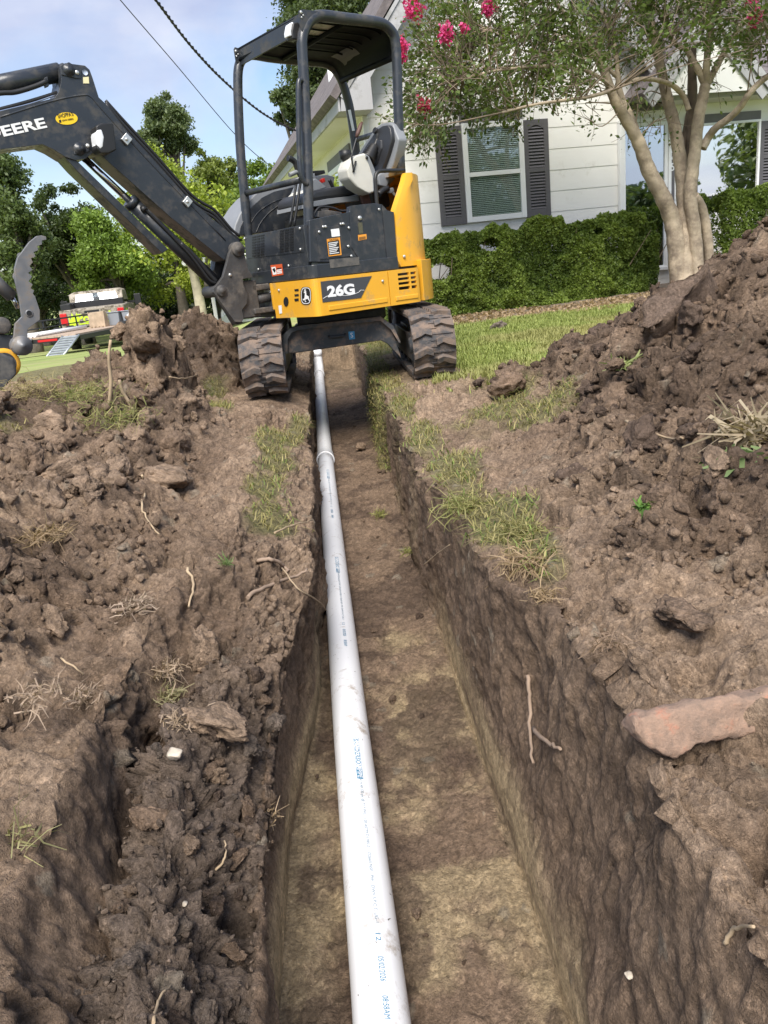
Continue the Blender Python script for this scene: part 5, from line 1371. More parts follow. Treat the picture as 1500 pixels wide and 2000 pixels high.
js = MB(); js.tube(smooth([s3(x, y, .335) for x, y in ((731, 287), (737, 272), (737, 259), (731, 254))], 4), [.017] * 5 + [.024] * 5 + [.022] * 3, 12); js.obj('joystick', M_PLAS, exc)
ch = MB(); c0_ = Vector(s3(676, 316, .30)); ch.lathe([(.0005, -.02), (.026, -.02), (.028, .015), (.040, .02), (.046, .075), (.042, .075), (.036, .02), (.0005, .018)], c0_, (0, 0, 1), 20); ch.obj('cup_holder', M_PLAS, exc)
side([(703, 376), (718, 372), (728, 404), (712, 408)], .30, .28, 'lever_bracket', M_RUST, None, bevel=.003)
side([(722, 372), (745, 366), (760, 372), (765, 400), (745, 414), (728, 405)], .25, -.1, 'hydraulic_block', M_PLAS, None, bevel=.03, seg=3)
bk1 = MB(); bk1.tube(smooth([s3(x, y, .50) for x, y in ((739, 380), (748, 372), (758, 368))], 3), .022, 8); bk1.obj('seat_belt_retractor', M_PLAS, exc)
side([(756, 369), (768, 366), (771, 372), (766, 377), (760, 377)], .50, .48, 'seat_belt_buckle', M_LGREY, None, bevel=.004)
side([(769, 374), (773, 378), (771, 383), (767, 378)], .50, .492, 'seat_belt_tongue', M_ZINC, None)
side([(738, 342), (746, 336), (760, 340), (763, 352), (756, 366), (742, 362)], .42, .34, 'belt_guide', M_LGREY, None, bevel=.012)
stube([(738, 413), (735.5, 392), (733.5, 362), (733, 347), (738, 336), (752, 333.5), (790, 333)], .61, .014, 'grab_bar', M_PLAS, None, 4, 10)
# front control stand and travel levers
side([(598, 404), (597, 373), (607, 352), (618, 347), (636, 362), (640, 366), (620, 372), (612, 402)], -.05, -.28, 'control_stand', M_GREY, None, bevel=.015)
side([(603, 420), (588, 398), (584, 384), (598, 370), (612, 366), (622, 372), (612, 384), (606, 400)], -.05, -.26, 'knee_cover', M_BEIGE, None, bevel=.012)
for dx in (0, 8):
    stube([(566 + dx, 442), (571 + dx, 410), (576 + dx, 375), (580 + dx, 352)], .12, .010, 'travel_lever', M_PLAS, None, 3, 8)
stube([(588, 345), (581, 330), (576, 317), (569, 311), (562, 309)], .15, .021, 'lever_grip', M_PLAS, None, 4, 10)
stube([(565, 342), (590, 331)], .15, .016, 'lever_crossbar', M_LGREY, None, 2, 8)
side([(606, 334), (634, 332), (636, 339), (612, 340)], -.2, -.32, 'display_panel', M_PLAS, None, bevel=.004)
side([(606, 342), (615, 338), (617, 350), (608, 352)], -.1, -.2, 'display_bracket', M_LGREY, None, bevel=.004)
side([(629, 350), (634, 347), (636, 355), (631, 357)], -.1, -.14, 'red_switch', mat('switch_red', (.55, .03, .02), .4), None, bevel=.003)
stube([(651, 367), (646, 357), (643, 351)], -.1, .014, 'dozer_lever', M_PLAS, None, 3, 8)
stube([(612, 424), (616, 414), (626, 404), (650, 406), (668, 412), (690, 408), (700, 403)], .45, .008, 'seat_slide_bar', M_PLAS, None, 4, 8)
side([(622, 412), (640, 410), (668, 414), (668, 421), (630, 427), (621, 424)], .46, .40, 'seat_slide', M_GRIM, None, bevel=.006)

# ---------------- canopy
LN, LFAR = .47, -.36
near_px = [(604, 512), (603, 440), (601, 335), (597, 230), (594, 160), (590.5, 100), (590, 80), (593, 63), (602, 44), (614, 34), (630, 31), (680, 37), (725, 42), (745, 46), (758, 54), (769, 69), (773, 90), (775, 120), (778, 220), (783, 345)]
far_px = [(486, 470), (482, 440), (477, 377), (470, 300), (466, 220), (464.5, 160), (466, 133), (471, 119), (481, 110), (496, 107), (533, 113), (600, 120), (632, 123), (651, 133), (663, 149), (671, 167), (677, 187), (684, 216), (694, 285), (700, 345)]
stube(near_px, LN, .036, 'canopy_hoop', M_BLK, None, 4, 16)
stube(far_px, LFAR, .035, 'canopy_hoop', M_BLK, None, 4, 16)
def hoop_curve(px_list, l): return [ml(x, y, l) for x, y in px_list]
top_n = hoop_curve(near_px[6:18], LN - .02); top_f = hoop_curve(far_px[5:16], LFAR + .02)
def resample(c, n):
    c = np.array(smooth([(a, 0, b) for a, b in c], 6)); d = np.r_[0, np.cumsum(np.linalg.norm(np.diff(c, axis=0), axis=1))]
    return np.stack([np.interp(np.linspace(0, d[-1], n), d, c[:, k]) for k in (0, 2)], 1)
ca, cb = resample(top_n, 30), resample(top_f, 30)
fr_lip = (ca[0] + np.array([.10, .0])); 
nl_ = 9; v = []; f = []
for i in range(30):
    for j in range(nl_):
        t = j / (nl_ - 1); p = ca[i] * (1 - t) + cb[i] * t
        v.append((p[0], (LN - .02) * (1 - t) + (LFAR + .02) * t, p[1] + .018))
SKY0, SKY1 = 6, 14
for i in range(3, 29):
    for j in range(nl_ - 1):
        f.append((i * nl_ + j, i * nl_ + j + 1, (i + 1) * nl_ + j + 1, (i + 1) * nl_ + j))
M_ROOF = mat('roof_plastic', (.005, .006, .008), .6, spec=.15)
rf = MB().add(v, f, True).obj('canopy_roof', M_ROOF, exc, fix=False)
sm_ = rf.modifiers.new('solid', 'SOLIDIFY'); sm_.thickness = .03; sm_.offset = 0
# opaque skylight panel, its daylight put into the pale colour; ribs
def roof_pt(i, t, dz): p = ca[i] * (1 - t) + cb[i] * t; return (p[0], (LN - .02) * (1 - t) + (LFAR + .02) * t, p[1] + .018 + dz)
v = [roof_pt(i, t, -.019) for i in range(7, 14) for t in np.linspace(.05, .42, 6)]
f = [(i * 6 + j, i * 6 + j + 1, (i + 1) * 6 + j + 1, (i + 1) * 6 + j) for i in range(6) for j in range(5)]
MB().add(v, f).obj('roof_skylight', M_SKYL, rf, fix=False)
for t in (.12, .26, .40, .54, .70):
    mb = MB(); mb.tube([roof_pt(i, t, -.026) for i in range(5, 24)], .006, 6); mb.obj('roof_rib', M_ROOF, rf)
mb = MB(); mb.tube([roof_pt(13, t, -.028) for t in (.03, .3, .6, .97)], .018, 6); mb.obj('roof_crossbar', M_ROOF, rf)
for i_, r_ in ((4, .014), (28, .022)):
    mb = MB(); mb.tube([roof_pt(i_, t, -.02) for t in (.0, .25, .5, .75, 1)], r_, 8); mb.obj('roof_crossbar', M_ROOF, rf)
# notice printed on the rear of the roof lining
v = [roof_pt(i, t, -.022) for i in range(22, 27) for t in (.52, .66, .82)]
f = [(i * 3 + j, i * 3 + j + 1, (i + 1) * 3 + j + 1, (i + 1) * 3 + j) for i in range(4) for j in range(2)]
MB().add(v, f).obj('roof_notice', M_DKG, rf, fix=False)
# front visor
vz = MB(); A_ = [f3(x, y, .44) for x, y in ((462, 97), (586, 25))]
visor = [s3(586, 25, LN), s3(590, 62, LN), s3(466, 130, LFAR), s3(461, 96, LFAR)]
v0 = [Vector(p) for p in visor]; nrm = (v0[1] - v0[0]).cross(v0[3] - v0[0]).normalized() * .012
MB().add([p for p in v0] + [p + nrm for p in v0], [(0, 1, 2, 3), (7, 6, 5, 4), (0, 4, 5, 1), (1, 5, 6, 2), (2, 6, 7, 3), (3, 7, 4, 0)]).obj('roof_visor', M_BLK, rf, bevel=.003)
# roof sheet reaching from the visor to the hoop tops
pa, pb, pc, pd = (Vector(s3(586, 25, LN)), Vector(s3(461, 96, LFAR)), Vector(roof_pt(5, 1, .012)), Vector(roof_pt(5, 0, .012)))
MB().add([pa, pb, pc, pd] + [p - Vector((0, 0, .015)) for p in (pa, pb, pc, pd)], [(0, 1, 2, 3), (7, 6, 5, 4), (0, 4, 5, 1), (1, 5, 6, 2), (2, 6, 7, 3), (3, 7, 4, 0)]).obj('roof_front_sheet', M_ROOF, rf)
for (pl, l_) in (([(584, 20), (592, 18), (622, 22), (600, 45), (591, 62), (586, 48)], LN + .03), ([(457, 96), (459, 92), (466, 94), (478, 108), (466, 122), (461, 122)], LFAR + .03)):
    bk_ = side(pl, l_, l_ - .008, 'roof_bracket', M_BLK, rf, bevel=.001)
    for (dx, dy, r) in ((3.5, 6, .010), (5, 16, .006), (8, 12, .006)): bolt(s3(pl[0][0] + dx, pl[0][1] + dy - 2, l_ + .0005), (0, 1, 0), r, 'bracket_bolt', M_ZINC, bk_)
lampb = side([(573, 44), (583, 42), (588, 60), (585, 78), (572, 76), (570, 60)], LN - .02, LN - .09, 'work_lamp', M_PLAS, None, bevel=.01)
lp_ = f3(566, 56, .52); 
side([(563, 62), (566, 46), (572, 42), (575, 47), (571, 70), (564, 71)], LN - .03, LN - .085, 'lamp_glass', M_LENS, lampb, bevel=.006)
# cross rail, hand rail, far rail
cr_ = MB(); cr_.tube([s3(478, 378, LFAR), s3(588, 351, LN)], .022, 12); cr_.obj('cross_rail', M_BLK, exc)
stube([(590, 156), (583, 163), (583, 230), (584, 290), (587, 335), (593, 354), (601, 360)], LN + .02, .017, 'hand_rail', M_BLK, None, 4, 10)
cr_ = MB(); cr_.tube([s3(692, 274, LFAR), s3(775, 249, LN)], .020, 10); cr_.obj('rear_rail', M_BLK, exc)
side([(679.5, 215), (685, 214), (693, 255), (688, 256)], LFAR + .037, LFAR + .036, 'post_label', M_WHT, None)

# ---------------- boom
BW = .085
boom_px = [(-250, 362), (-140, 332), (0, 292), (83, 282), (103, 291), (127, 306), (147, 313), (167, 310), (181, 299), (197, 302), (213, 317), (333, 424), (437, 507), (462, 512), (476, 500), (480, 484), (467, 470), (367, 387), (240, 247), (207, 203), (193, 190), (181, 152), (175, 136), (166, 128), (128, 123), (119, 127), (117, 135), (120, 157), (115, 180), (108, 191), (0, 217), (-140, 250), (-250, 285)]
boom = side(boom_px, BW, -BW, 'boom', M_BLK, None, bevel=.006)
# raised edge weld along the side plate
stube([(0, 243 - 14), (100, 198), (160, 186), (178, 190), (200, 215), (300, 325), (440, 470)], BW - .002, .006, 'boom_weld', M_BLK, boom, 5, 6)
for off, r in ((0, .013), (9, .011), (-7, .011)):
    stube([(206, 200 - off * .4), (240, 243 - off), (300, 308 - off), (367, 383 - off), (395, 405 - off), (420, 420 - off), (450, 455 - off), (468, 470 - off)], .03 - off * .005, r, 'hydraulic_hose', M_PLAS, boom, 5, 8)
for (x, y) in ((247, 272), (366, 394)):
    p = Vector(s3(x, y, BW + .012)); mb = MB(); mb.box(p, (.055, .02, .05), Matrix.Rotation(radians(42), 3, 'Y')); cl_ = mb.obj('hose_clamp', M_ZINC, boom, bevel=.003); bolt(s3(x, y, BW + .022), (0, 1, 0), .010, 'clamp_bolt', M_ZINC, boom)
for (x, y, r) in ((134, 137, .034), (155, 291, .036)):
    mb = MB(); mb.lathe([(.0005, .02), (r * .55, .02), (r * .6, .012), (r, .012), (r, -.0)], s3(x, y, BW), (0, 1, 0), 22); mb.obj('pin_cap', M_BLK, boom)
    bolt(s3(x + 16, y + (5 if y < 200 else -6), BW + .004), (0, 1, 0), .013, 'pin_bolt', M_ZINC, boom)
side([(118, 128), (135, 121), (160, 137), (158, 152), (148, 153), (120, 146)], BW + .006, BW, 'pin_plate', M_BLK, boom, bevel=.003)
side([(145, 284), (158, 279), (174, 283), (175, 295), (160, 302), (145, 301)], BW + .006, BW, 'pin_plate', M_BLK, boom, bevel=.003)
mb = MB(); mb.lathe([(.016, .003), (.016, 0), (.0005, 0)], s3(166, 141.5, BW + .0015), (0, 1, 0), 16); mb.obj('painted_hole', mat('hole_sky', (.42, .48, .60), .6), boom)  # solid disc painted sky colour, the sky seen through a boom hole
side([(162, 151), (173, 150), (174, 163), (162.5, 163)], BW + .0015, BW + .003, 'greasing_label', mat('label_cream', (.75, .70, .42), .5), boom)
def text_on_boom(nm, txt, p0, p1, hpx, m_, par, right=False, bold=.006, l=BW + .002):
    """fit txt between the photo points p0 and p1 (baseline); hpx: cap height in photo pixels"""
    a, b = ml(*p0, l), ml(*p1, l); dx = Vector((b[0] - a[0], 0, b[1] - a[1])); W_ = dx.length; dx.normalize(); up = Vector((-dx.z, 0, dx.x)); up = up if up.z > 0 else -up
    v_, f_ = text_mesh(txt, .1, ext=.0008, bold=bold, ax='LEFT', ay='BOTTOM_BASELINE')
    x0_, x1_ = min(p[0] for p in v_), max(p[0] for p in v_); y0_, y1_ = min(p[1] for p in v_), max(p[1] for p in v_)
    mid_ = ml(p1[0], p1[1] - hpx, l); H_ = abs(mid_[1] - b[1])
    return MB().add([tuple(Vector((a[0], l, a[1])) + dx * ((p[0] - x0_) / (x1_ - x0_) * W_) + up * ((p[1] - y0_) / (y1_ - y0_) * H_) + Vector((0, p[2], 0))) for p in v_], f_).obj(nm, m_, par, fix=False)
text_on_boom('brand_lettering', 'JOHN DEERE', (-158, 309), (95, 255), 26, M_WHT, boom, bold=.003)
stk = side(badge_pts(130, 231.5, 21.5, 12, 30, 2.1), BW + .0015, BW + .003, 'dealer_sticker', M_STY, boom)
text_on_boom('sticker_lettering', "SHOPPA'S", (114, 231), (144, 226), 8, M_BLKT, stk, bold=.001, l=BW + .004)
text_on_boom('sticker_lettering', 'JOHN DEERE', (122, 238), (144, 234.5), 4, M_BLKT, stk, bold=.0, l=BW + .004)
side([(115, 234.5), (119, 233.5), (120, 239), (116, 240)], BW + .0032, BW + .0042, 'sticker_emblem', M_BLKT, stk)
wlb = side([(188, 246), (197, 240), (222, 241), (228, 292), (216, 299), (196, 298), (190, 290)], BW + .11, BW + .012, 'work_light', M_PLAS, boom, bevel=.008)
side([(187, 262), (190, 253), (199, 252), (204, 268), (202, 286), (196, 292), (190, 284)], BW + .112, BW + .02, 'light_lens', M_LENS, wlb, bevel=.008)
# arm cylinder and its hoses
cy = MB(); cy.tube([s3(128, 137, 0), s3(112, 143, 0)], .040, 14); cy.tube([s3(116, 141, 0), s3(-60, 178, 0)], .052, 18); cy.tube([s3(-60, 178, 0), s3(-260, 222, 0)], .028, 12); cy.obj('arm_cylinder', M_BLK, exc)
stube([(92, 158), (70, 168), (30, 180), (0, 182), (-60, 192)], .05, .014, 'hydraulic_hose', M_PLAS, None, 4, 8)
stube([(115, 180), (60, 197), (0, 213), (-80, 232)], .03, .010, 'hydraulic_hose', M_PLAS, None, 4, 8)
stube([(113, 184), (60, 202), (0, 217), (-80, 236)], .05, .005, 'chrome_pipe', M_CHR, None, 4, 8)
side([(86, 152), (93, 149), (96, 168), (89, 171)], .055, .03, 'hose_clamp', M_BLKD, None, bevel=.003)
# boom cylinder
bc = MB(); bc.tube([s3(257, 396, 0), s3(424, 556, 0)], .048, 18); bc.tube([s3(252, 391, 0), s3(262, 401, 0)], .052, 18); bc.obj('boom_cylinder', M_BLK, exc)
bc = MB(); bc.tube([s3(262, 401, 0), s3(160, 305, 0)], .022, 14); bc.obj('cylinder_rod', M_CHR, exc)
bc = MB(); bc.tube([s3(424, 556, 0), s3(436, 570, 0)], .035, 14); bc.obj('cylinder_eye', M_GRIM, exc)
side([(123, 303), (133, 299), (153, 316), (329, 487), (317, 495), (147, 330)], .075, -.075, 'cylinder_guard', M_BLK, None, bevel=.004)
stube([(282, 408), (300, 425), (330, 455), (352, 478), (366, 492), (385, 515), (410, 548), (426, 553)], .055, .010, 'hydraulic_hose', M_PLAS, None, 4, 8)
stube([(352, 475), (370, 490), (390, 512), (408, 535), (424, 552)], .05, .017, 'hose_sleeve', M_PLAS, None, 4, 8)
mb = MB(); mb.cyl(s3(277, 405, .04), s3(284, 412, .06), .022, 8); mb.obj('hose_fitting', M_PLAS, exc)
# swing post
kp_px = [(448, 494), (453, 483), (463, 479), (474, 484), (480, 504), (485, 526), (494, 541), (474, 545), (476, 557), (484, 576), (483, 592), (473, 605), (476, 622), (473, 629), (459, 629), (424, 580), (417, 571), (417, 563), (426, 554), (436, 540), (444, 511)]
kp = side(kp_px, .125, .095, 'swing_post', M_GRIM, None, bevel=.006)
side(kp_px, -.095, -.125, 'swing_post', M_GRIM, None, bevel=.006)
MB().box2((.80, -.10, .54), (.95, .10, .80)).obj('swing_post_core', M_GRIM, exc, bevel=.01)
for (x, y, r) in ((464, 487, .050), (432, 568, .040)):
    mb = MB(); mb.lathe([(.0005, .022), (r * .45, .022), (r * .5, .016), (r * .9, .018), (r, .010), (r, -.22)], s3(x, y, .125), (0, 1, 0), 24); mb.obj('pivot_pin', M_GRIM, kp)
bolt(s3(449, 537, .126), (0, 1, 0), .012, 'post_bolt', M_ZINC, kp)
side([(418, 528), (422, 500), (446, 498), (446, 540), (428, 545)], -.13, -.20, 'hose_guard', M_BLK, None, bevel=.004)
mb = MB(); mb.box2((.60, -.20, .56), (.86, .12, .60)); mb.box2((.60, -.20, .72), (.84, .10, .765)); mb.cyl((.80, -.02, .55), (.80, -.02, .78), .06, 18); mb.obj('swing_bracket', M_GRIM, exc, bevel=.008)
mb = MB(); mb.tube([(.62, .06, .67), (.82, .05, .66)], .035, 12); mb.obj('swing_cylinder', M_GRIM, exc)
front([(515, 565), (529, 563), (530, 571), (515.5, 573)], FF - .03, FF - .028, 'serial_plate', M_WHT, exc)
front([(516, 575), (529, 573), (532, 597), (518, 598.5)], FF - .03, FF - .028, 'instruction_label', M_DKG, exc)
side([(433, 585), (444, 578), (475, 631), (463, 634)], .04, -.04, 'cylinder_bracket', M_BLK, None, bevel=.005)

# ---------------- arm, thumb and coupler (mostly beyond the frame)
side([(-262, 255), (-215, 240), (-185, 300), (-30, 590), (-10, 660), (-60, 690), (-90, 640), (-240, 380)], .07, -.07, 'arm', M_BLK, None, bevel=.008)
th_px = [(81, 459.5), (72, 461), (57, 473), (45, 489.5), (34.5, 503), (29, 524), (30, 548), (36, 575), (40, 596), (43, 618.5), (30, 632), (27, 660.5), (22.5, 669.5), (22.5, 680), (33, 689), (45, 690), (55.5, 681.5), (57, 671), (54, 662), (54, 642.5), (78, 624.5), (78, 606.5), (69, 579.5),
         (64.5, 573.5), (67, 567.5), (60, 563), (64, 555.5), (56, 549.5), (63, 540.5), (55.5, 533), (64, 527), (58, 519.5), (64.5, 512), (61, 504.5), (70, 501), (66, 492.5), (75, 489), (73, 480.5), (82.5, 477.5), (82, 470), (91, 468), (90, 462)]
tb = side(th_px, .12, .095, 'thumb', M_STEEL, None, bevel=.002)
side(th_px, -.05, -.075, 'thumb', M_STEEL, None, bevel=.002)
mb = MB(); mb.tube([s3(35, 540, .10), s3(38, 545, -.06)], .03, 10); mb.tube([s3(40, 500, .10), s3(42, 503, -.06)], .02, 10); mb.obj('thumb_spacer', M_STEEL, exc)
mb = MB(); mb.lathe([(.016, .003), (.022, .003), (.022, 0)], s3(57, 612, .121), (0, 1, 0), 16); mb.obj('thumb_hole_rim', M_STEEL, tb)
mb = MB(); mb.lathe([(.018, .0), (.0005, .0)], s3(57, 612, .1225), (0, 1, 0), 16); mb.obj('thumb_hole', M_BLKT, tb)
mb = MB(); mb.lathe([(.0005, .034), (.012, .034), (.014, .026), (.044, .026), (.046, .018), (.058, .016), (.058, -.24)], s3(43, 675, .12), (0, 1, 0), 26); mb.obj('thumb_pin', M_STEEL, exc)
mb = MB(); mb.tube([s3(-40, 520, .02), s3(24, 580, .02)], .038, 14); mb.obj('thumb_cylinder', M_STEEL, exc)
mb = MB(); mb.tube([s3(22, 578, .02), s3(36, 602, .02)], .015, 10); mb.obj('thumb_rod', M_CHR, exc)
side([(-60, 650), (0, 652), (22, 655), (34, 690), (10, 700), (-60, 700)], .06, -.05, 'coupler', M_BLKD, None, bevel=.01)
mb = MB(); mb.lathe([(.0005, .03), (.04, .03), (.05, .022), (.05, -.2)], s3(3, 636, .06), (0, 1, 0), 22); mb.obj('linkage_pin', M_GRIM, exc)
mb = MB(); mb.lathe([(.062, .0), (.088, .004), (.092, -.02), (.092, -.22)], s3(10, 710, .07), (0, 1, 0), 26); mb.obj('bucket_boss', M_YEL, exc)
mb = MB(); mb.lathe([(.0005, .002), (.064, .002)], s3(10, 710, .07), (0, 1, 0), 26); mb.obj('bucket_boss_face', M_BLKD, exc)
side([(-160, 690), (-20, 680), (30, 700), (35, 730), (-20, 790), (-160, 800)], .20, -.22, 'bucket', M_BLKD, None, bevel=.02)
# ================================================================ PIPE
def pvc_mat():
    m = mat('white_pvc', (.74, .75, .77), .42, noise=.04, nscale=3, dirt=(.36, .31, .26), dirt_amt=.10, dscale=11)
    return m
M_PVC = pvc_mat(); M_INK = mat('pipe_print_blue', (.04, .20, .34), .5); M_INKG = mat('pipe_print_grey', (.10, .19, .26), .5)
PR = .0572
ps = np.array([pipe_x(0.0), 0, pipe_z(0.0)])
pipe = empty('drain_pipe', (float(pipe_x(1.2)), 1.2, float(pipe_z(1.2)))); tag(pipe, 'white plastic drain pipe laid along the trench floor under the excavator', 'pipe')
pl0 = np.array([float(pipe_x(1.2)), 1.2, float(pipe_z(1.2))])
def pp(y, dz=0.0): return (float(pipe_x(y)) - pl0[0], y - pl0[1], float(pipe_z(y)) - pl0[2] + dz)
Yc = 5.55
n1_ = MB(); n1_.tube([pp(y) for y in np.linspace(-1.2, Yc, 40)], PR, 40); sec1 = n1_.obj('pipe_section', M_PVC, pipe)
n1_ = MB(); n1_.tube([pp(y) for y in np.linspace(Yc - .02, 9.9, 30)], PR, 32); n1_.obj('pipe_section', M_PVC, pipe)
b_ = MB(); a0, a1 = Vector(pp(Yc - .03)), Vector(pp(Yc + .14)); ax_d = (a1 - a0).normalized()
b_.lathe([(PR + .001, 0), (PR + .010, .0), (PR + .010, .012), (PR + .007, .016), (PR + .007, .13), (PR + .001, .165)], a0, ax_d, 36); b_.obj('bell_joint', M_PVC, pipe)
# elbow and capped riser at the far end
e0, e1, e2 = Vector(pp(9.88)), Vector(pp(10.12, .03)), Vector(pp(10.22, .24))
e_ = MB(); e_.tube(smooth_pts([e0, Vector(pp(10.02, .005)), e1, Vector(pp(10.19, .10)), e2], 5), PR + .008, 24); e_.obj('elbow', M_PVC, pipe)
e_ = MB(); e_.lathe([(PR, -.05), (PR + .012, -.05), (PR + .012, .03), (PR + .004, .03), (PR + .004, .07), (PR + .014, .07), (PR + .014, .15), (.0005, .155)], e2, (e2 - Vector(pp(10.19, .10))), 26); e_.obj('riser_cap', M_PVC, pipe)
def pipe_text(nm, txt, y0, y1, h, m_, ang=radians(13), bold=0.0, box=False, par=None):
    """letters wrapped on the pipe, reading towards the viewer"""
    v_, f_ = text_mesh(txt, .1, ext=.0, bold=bold, ax='LEFT', ay='BOTTOM_BASELINE')
    x0_, x1_ = min(p[0] for p in v_), max(p[0] for p in v_); ya, yb = min(p[1] for p in v_), max(p[1] for p in v_)
    out = []
    for p in v_:
        y = y0 + (y1 - y0) * (p[0] - x0_) / (x1_ - x0_); a = ang + ((p[1] - ya) / (yb - ya) - .5) * h / PR
        c_ = pp(y); out.append((c_[0] + (PR + .0007) * sin(a), c_[1], c_[2] + (PR + .0007) * cos(a)))
    return MB().add(out, f_).obj(nm, m_, par or sec1, fix=False)
def py_y(py, px=715): 
    lo_, hi_ = .6, 8
    for _ in range(40):
        m_ = (lo_ + hi_) / 2; c_ = np.array([pipe_x(m_), m_, pipe_z(m_) + PR]); v_ = c_ - CO; yy = 1000 - FPX * (v_ @ CU) / (v_ @ _fw)
        if yy > py: lo_ = m_
        else: hi_ = m_
    return (lo_ + hi_) / 2
def pipe_patch(y0, y1, a0, a1, m_, nm):
    v_ = []; n = 8
    for k in range(n + 1):
        y = y0 + (y1 - y0) * k / n; c_ = pp(y)
        for a in (a0, (a0 + a1) / 2, a1): v_.append((c_[0] + (PR + .0004) * sin(a), c_[1], c_[2] + (PR + .0004) * cos(a)))
    return MB().add(v_, [(k * 3 + j, k * 3 + j + 1, k * 3 + j + 4, k * 3 + j + 3) for k in range(n) for j in range(2)]).obj(nm, m_, sec1, fix=False)
ys_t = {k: py_y(k) for k in (1441, 1521, 1472, 1510, 1514, 1802, 1823, 1838, 1868, 1917, 1945, 1990)}
ofs = 0.0
for rep in range(3):
    o_ = rep * 1.52; S = lambda k: ys_t[k] + o_
    A_ = radians(13)
    bxm = pipe_patch(S(1441), S(1521), A_ - .15, A_ + .15, M_INK, 'print_box'); pipe_patch(S(1441) - .003, S(1521) + .045, A_ - .135, A_ + .135, M_PVC, 'print_box_inner').location.z = .0003
    pipe_text('pipe_print', 'SANDERSON', S(1441) - .006, S(1521) + .048, .0135, M_INK, A_, .002)
    pipe_text('pipe_print', 'PIPE', S(1521) + .042, S(1521) + .004, .0135, M_PVC, A_, .002).location.z = .0004
    pipe_text('pipe_print', '4" SCH 40 220 psi @ 73 F PVC 1120 ASTM D1785-21 / D2665 NSF - PW - DWV S.P.C.T. UG-1', S(1514), S(1802), .0105, M_INKG, A_, .0)
    pipe_text('pipe_print', '12', S(1823), S(1838), .011, M_INK, A_)
    pipe_text('pipe_print', '05/02/2026', S(1868), S(1917), .012, M_INK, A_)
    pipe_text('pipe_print', '08:58AM', S(1945), S(1990), .012, M_INK, A_)
# scuffs and mud flecks on the pipe
rng = np.random.default_rng(5); fk = MB()
for k in range(170):
    y = rng.uniform(.9, 5.3); a = rng.normal() * .75; c_ = pp(y); l_ = rng.uniform(.002, .010); w_ = rng.uniform(.03, .06) * rng.random()
    tl = rng.normal() * .12
    fk.add([(c_[0] + (PR + .0009) * sin(a + s), c_[1] + t, c_[2] + (PR + .0009) * cos(a + s)) for s, t in ((0, 0), (w_ * .5, l_ * .3), (tl + .0, l_ * 1.3), (-w_ * .5, l_ * .4))], [(0, 1, 2, 3)])
fk.obj('mud_flecks', mat('mud_fleck', (.10, .085, .075), .9), pipe, fix=False)['kind'] = 'stuff'

# ================================================================ BACKGROUND: TRUCK, TRAILER, CARPORT, LINES
def camo():
    m = mat('camouflage_wrap', (.50, .44, .36), .5, noise=.5, nscale=5, dirt=(.10, .085, .06), dirt_amt=.42, dscale=5); return m
M_CAMO = camo(); M_TLAMP = mat('tail_lamp_red', (.55, .015, .02), .25); M_LIME = mat('lime_lettering', (.55, .75, .03), .5); M_TGL = glass_mat('truck_glass', (.25, .28, .3), .28, (.7, .75, .8)); M_TBOX = mat('tool_box_black', (.02, .02, .022), .4)
M_TIRE = mat('tyre_black', (.02, .02, .02), .85); M_RIM = mat('wheel_rim', (.35, .35, .36), .3, .8); M_WBODY = mat('white_car_paint', (.80, .80, .80), .3, coat=.3); M_GALV = mat('galvanised', (.40, .43, .46), .4, .5, noise=.15, nscale=8); M_DECK = mat('deck_wood', (.42, .32, .24), .8, noise=.2, nscale=6)
M_TRBLK = mat('trailer_black', (.02, .021, .023), .5)
def loft(secs, nm, m_, par, bevel=.02):
    """closed side profile sections [(x, [(y, z)...])] lofted across x"""
    mb = MB(); n = len(secs[0][1]); v_ = [(x, y, z) for x, pr in secs for y, z in pr]; f_ = []
    for i in range(len(secs) - 1):
        for k in range(n): f_.append((i * n + k, i * n + (k + 1) % n, (i + 1) * n + (k + 1) % n, (i + 1) * n + k))
    f_.append(tuple(range(n))); f_.append(tuple((len(secs) - 1) * n + k for k in range(n)[::-1]) if False else tuple((len(secs) - 1) * n + k for k in reversed(range(n))))
    return mb.add(v_, f_).obj(nm, m_, par, bevel=bevel)
def wheel(par, x, y, r, w, sx):
    t_ = MB(); t_.lathe([(r * .6, 0), (r * .92, -.01), (r, .03), (r, w - .03), (r * .92, w + .01), (r * .6, w)], (x - w / 2, y, r), (1, 0, 0), 26); to = t_.obj('wheel', M_TIRE, par)
    t_ = MB(); t_.lathe([(.0005, 0), (r * .15, -.01), (r * .5, .02), (r * .6, 0), (r * .6, w), (.0005, w)], (x - w / 2, y, r), (1, 0, 0), 18); t_.obj('rim', M_RIM, to)
TD = 28.3
tc_ = at_y(175, 600, TD); tz = float(gz(tc_[0], TD + 2.5)) + .03
truck = empty('pickup_truck', (tc_[0] + .05, TD, tz), radians(12)); tag(truck, 'pickup truck in camouflage wrap with red tail lamps, parked by the trees', 'pickup')
HW = 1.10
body = loft([(-HW, [(0.02, .62), (0.0, 1.42), (2.0, 1.46), (2.05, 1.50), (5.7, 1.38), (6.0, 1.1), (6.05, .55)]), (-HW * .97, [(0, .55), (-.03, 1.46), (2.0, 1.49), (2.05, 1.52), (5.7, 1.42), (6.05, 1.12), (6.1, .5)]), (HW * .97, [(0, .55), (-.03, 1.46), (2.0, 1.49), (2.05, 1.52), (5.7, 1.42), (6.05, 1.12), (6.1, .5)]), (HW, [(0.02, .62), (0.0, 1.42), (2.0, 1.46), (2.05, 1.50), (5.7, 1.38), (6.0, 1.1), (6.05, .55)])], 'body', M_CAMO, truck, .03)
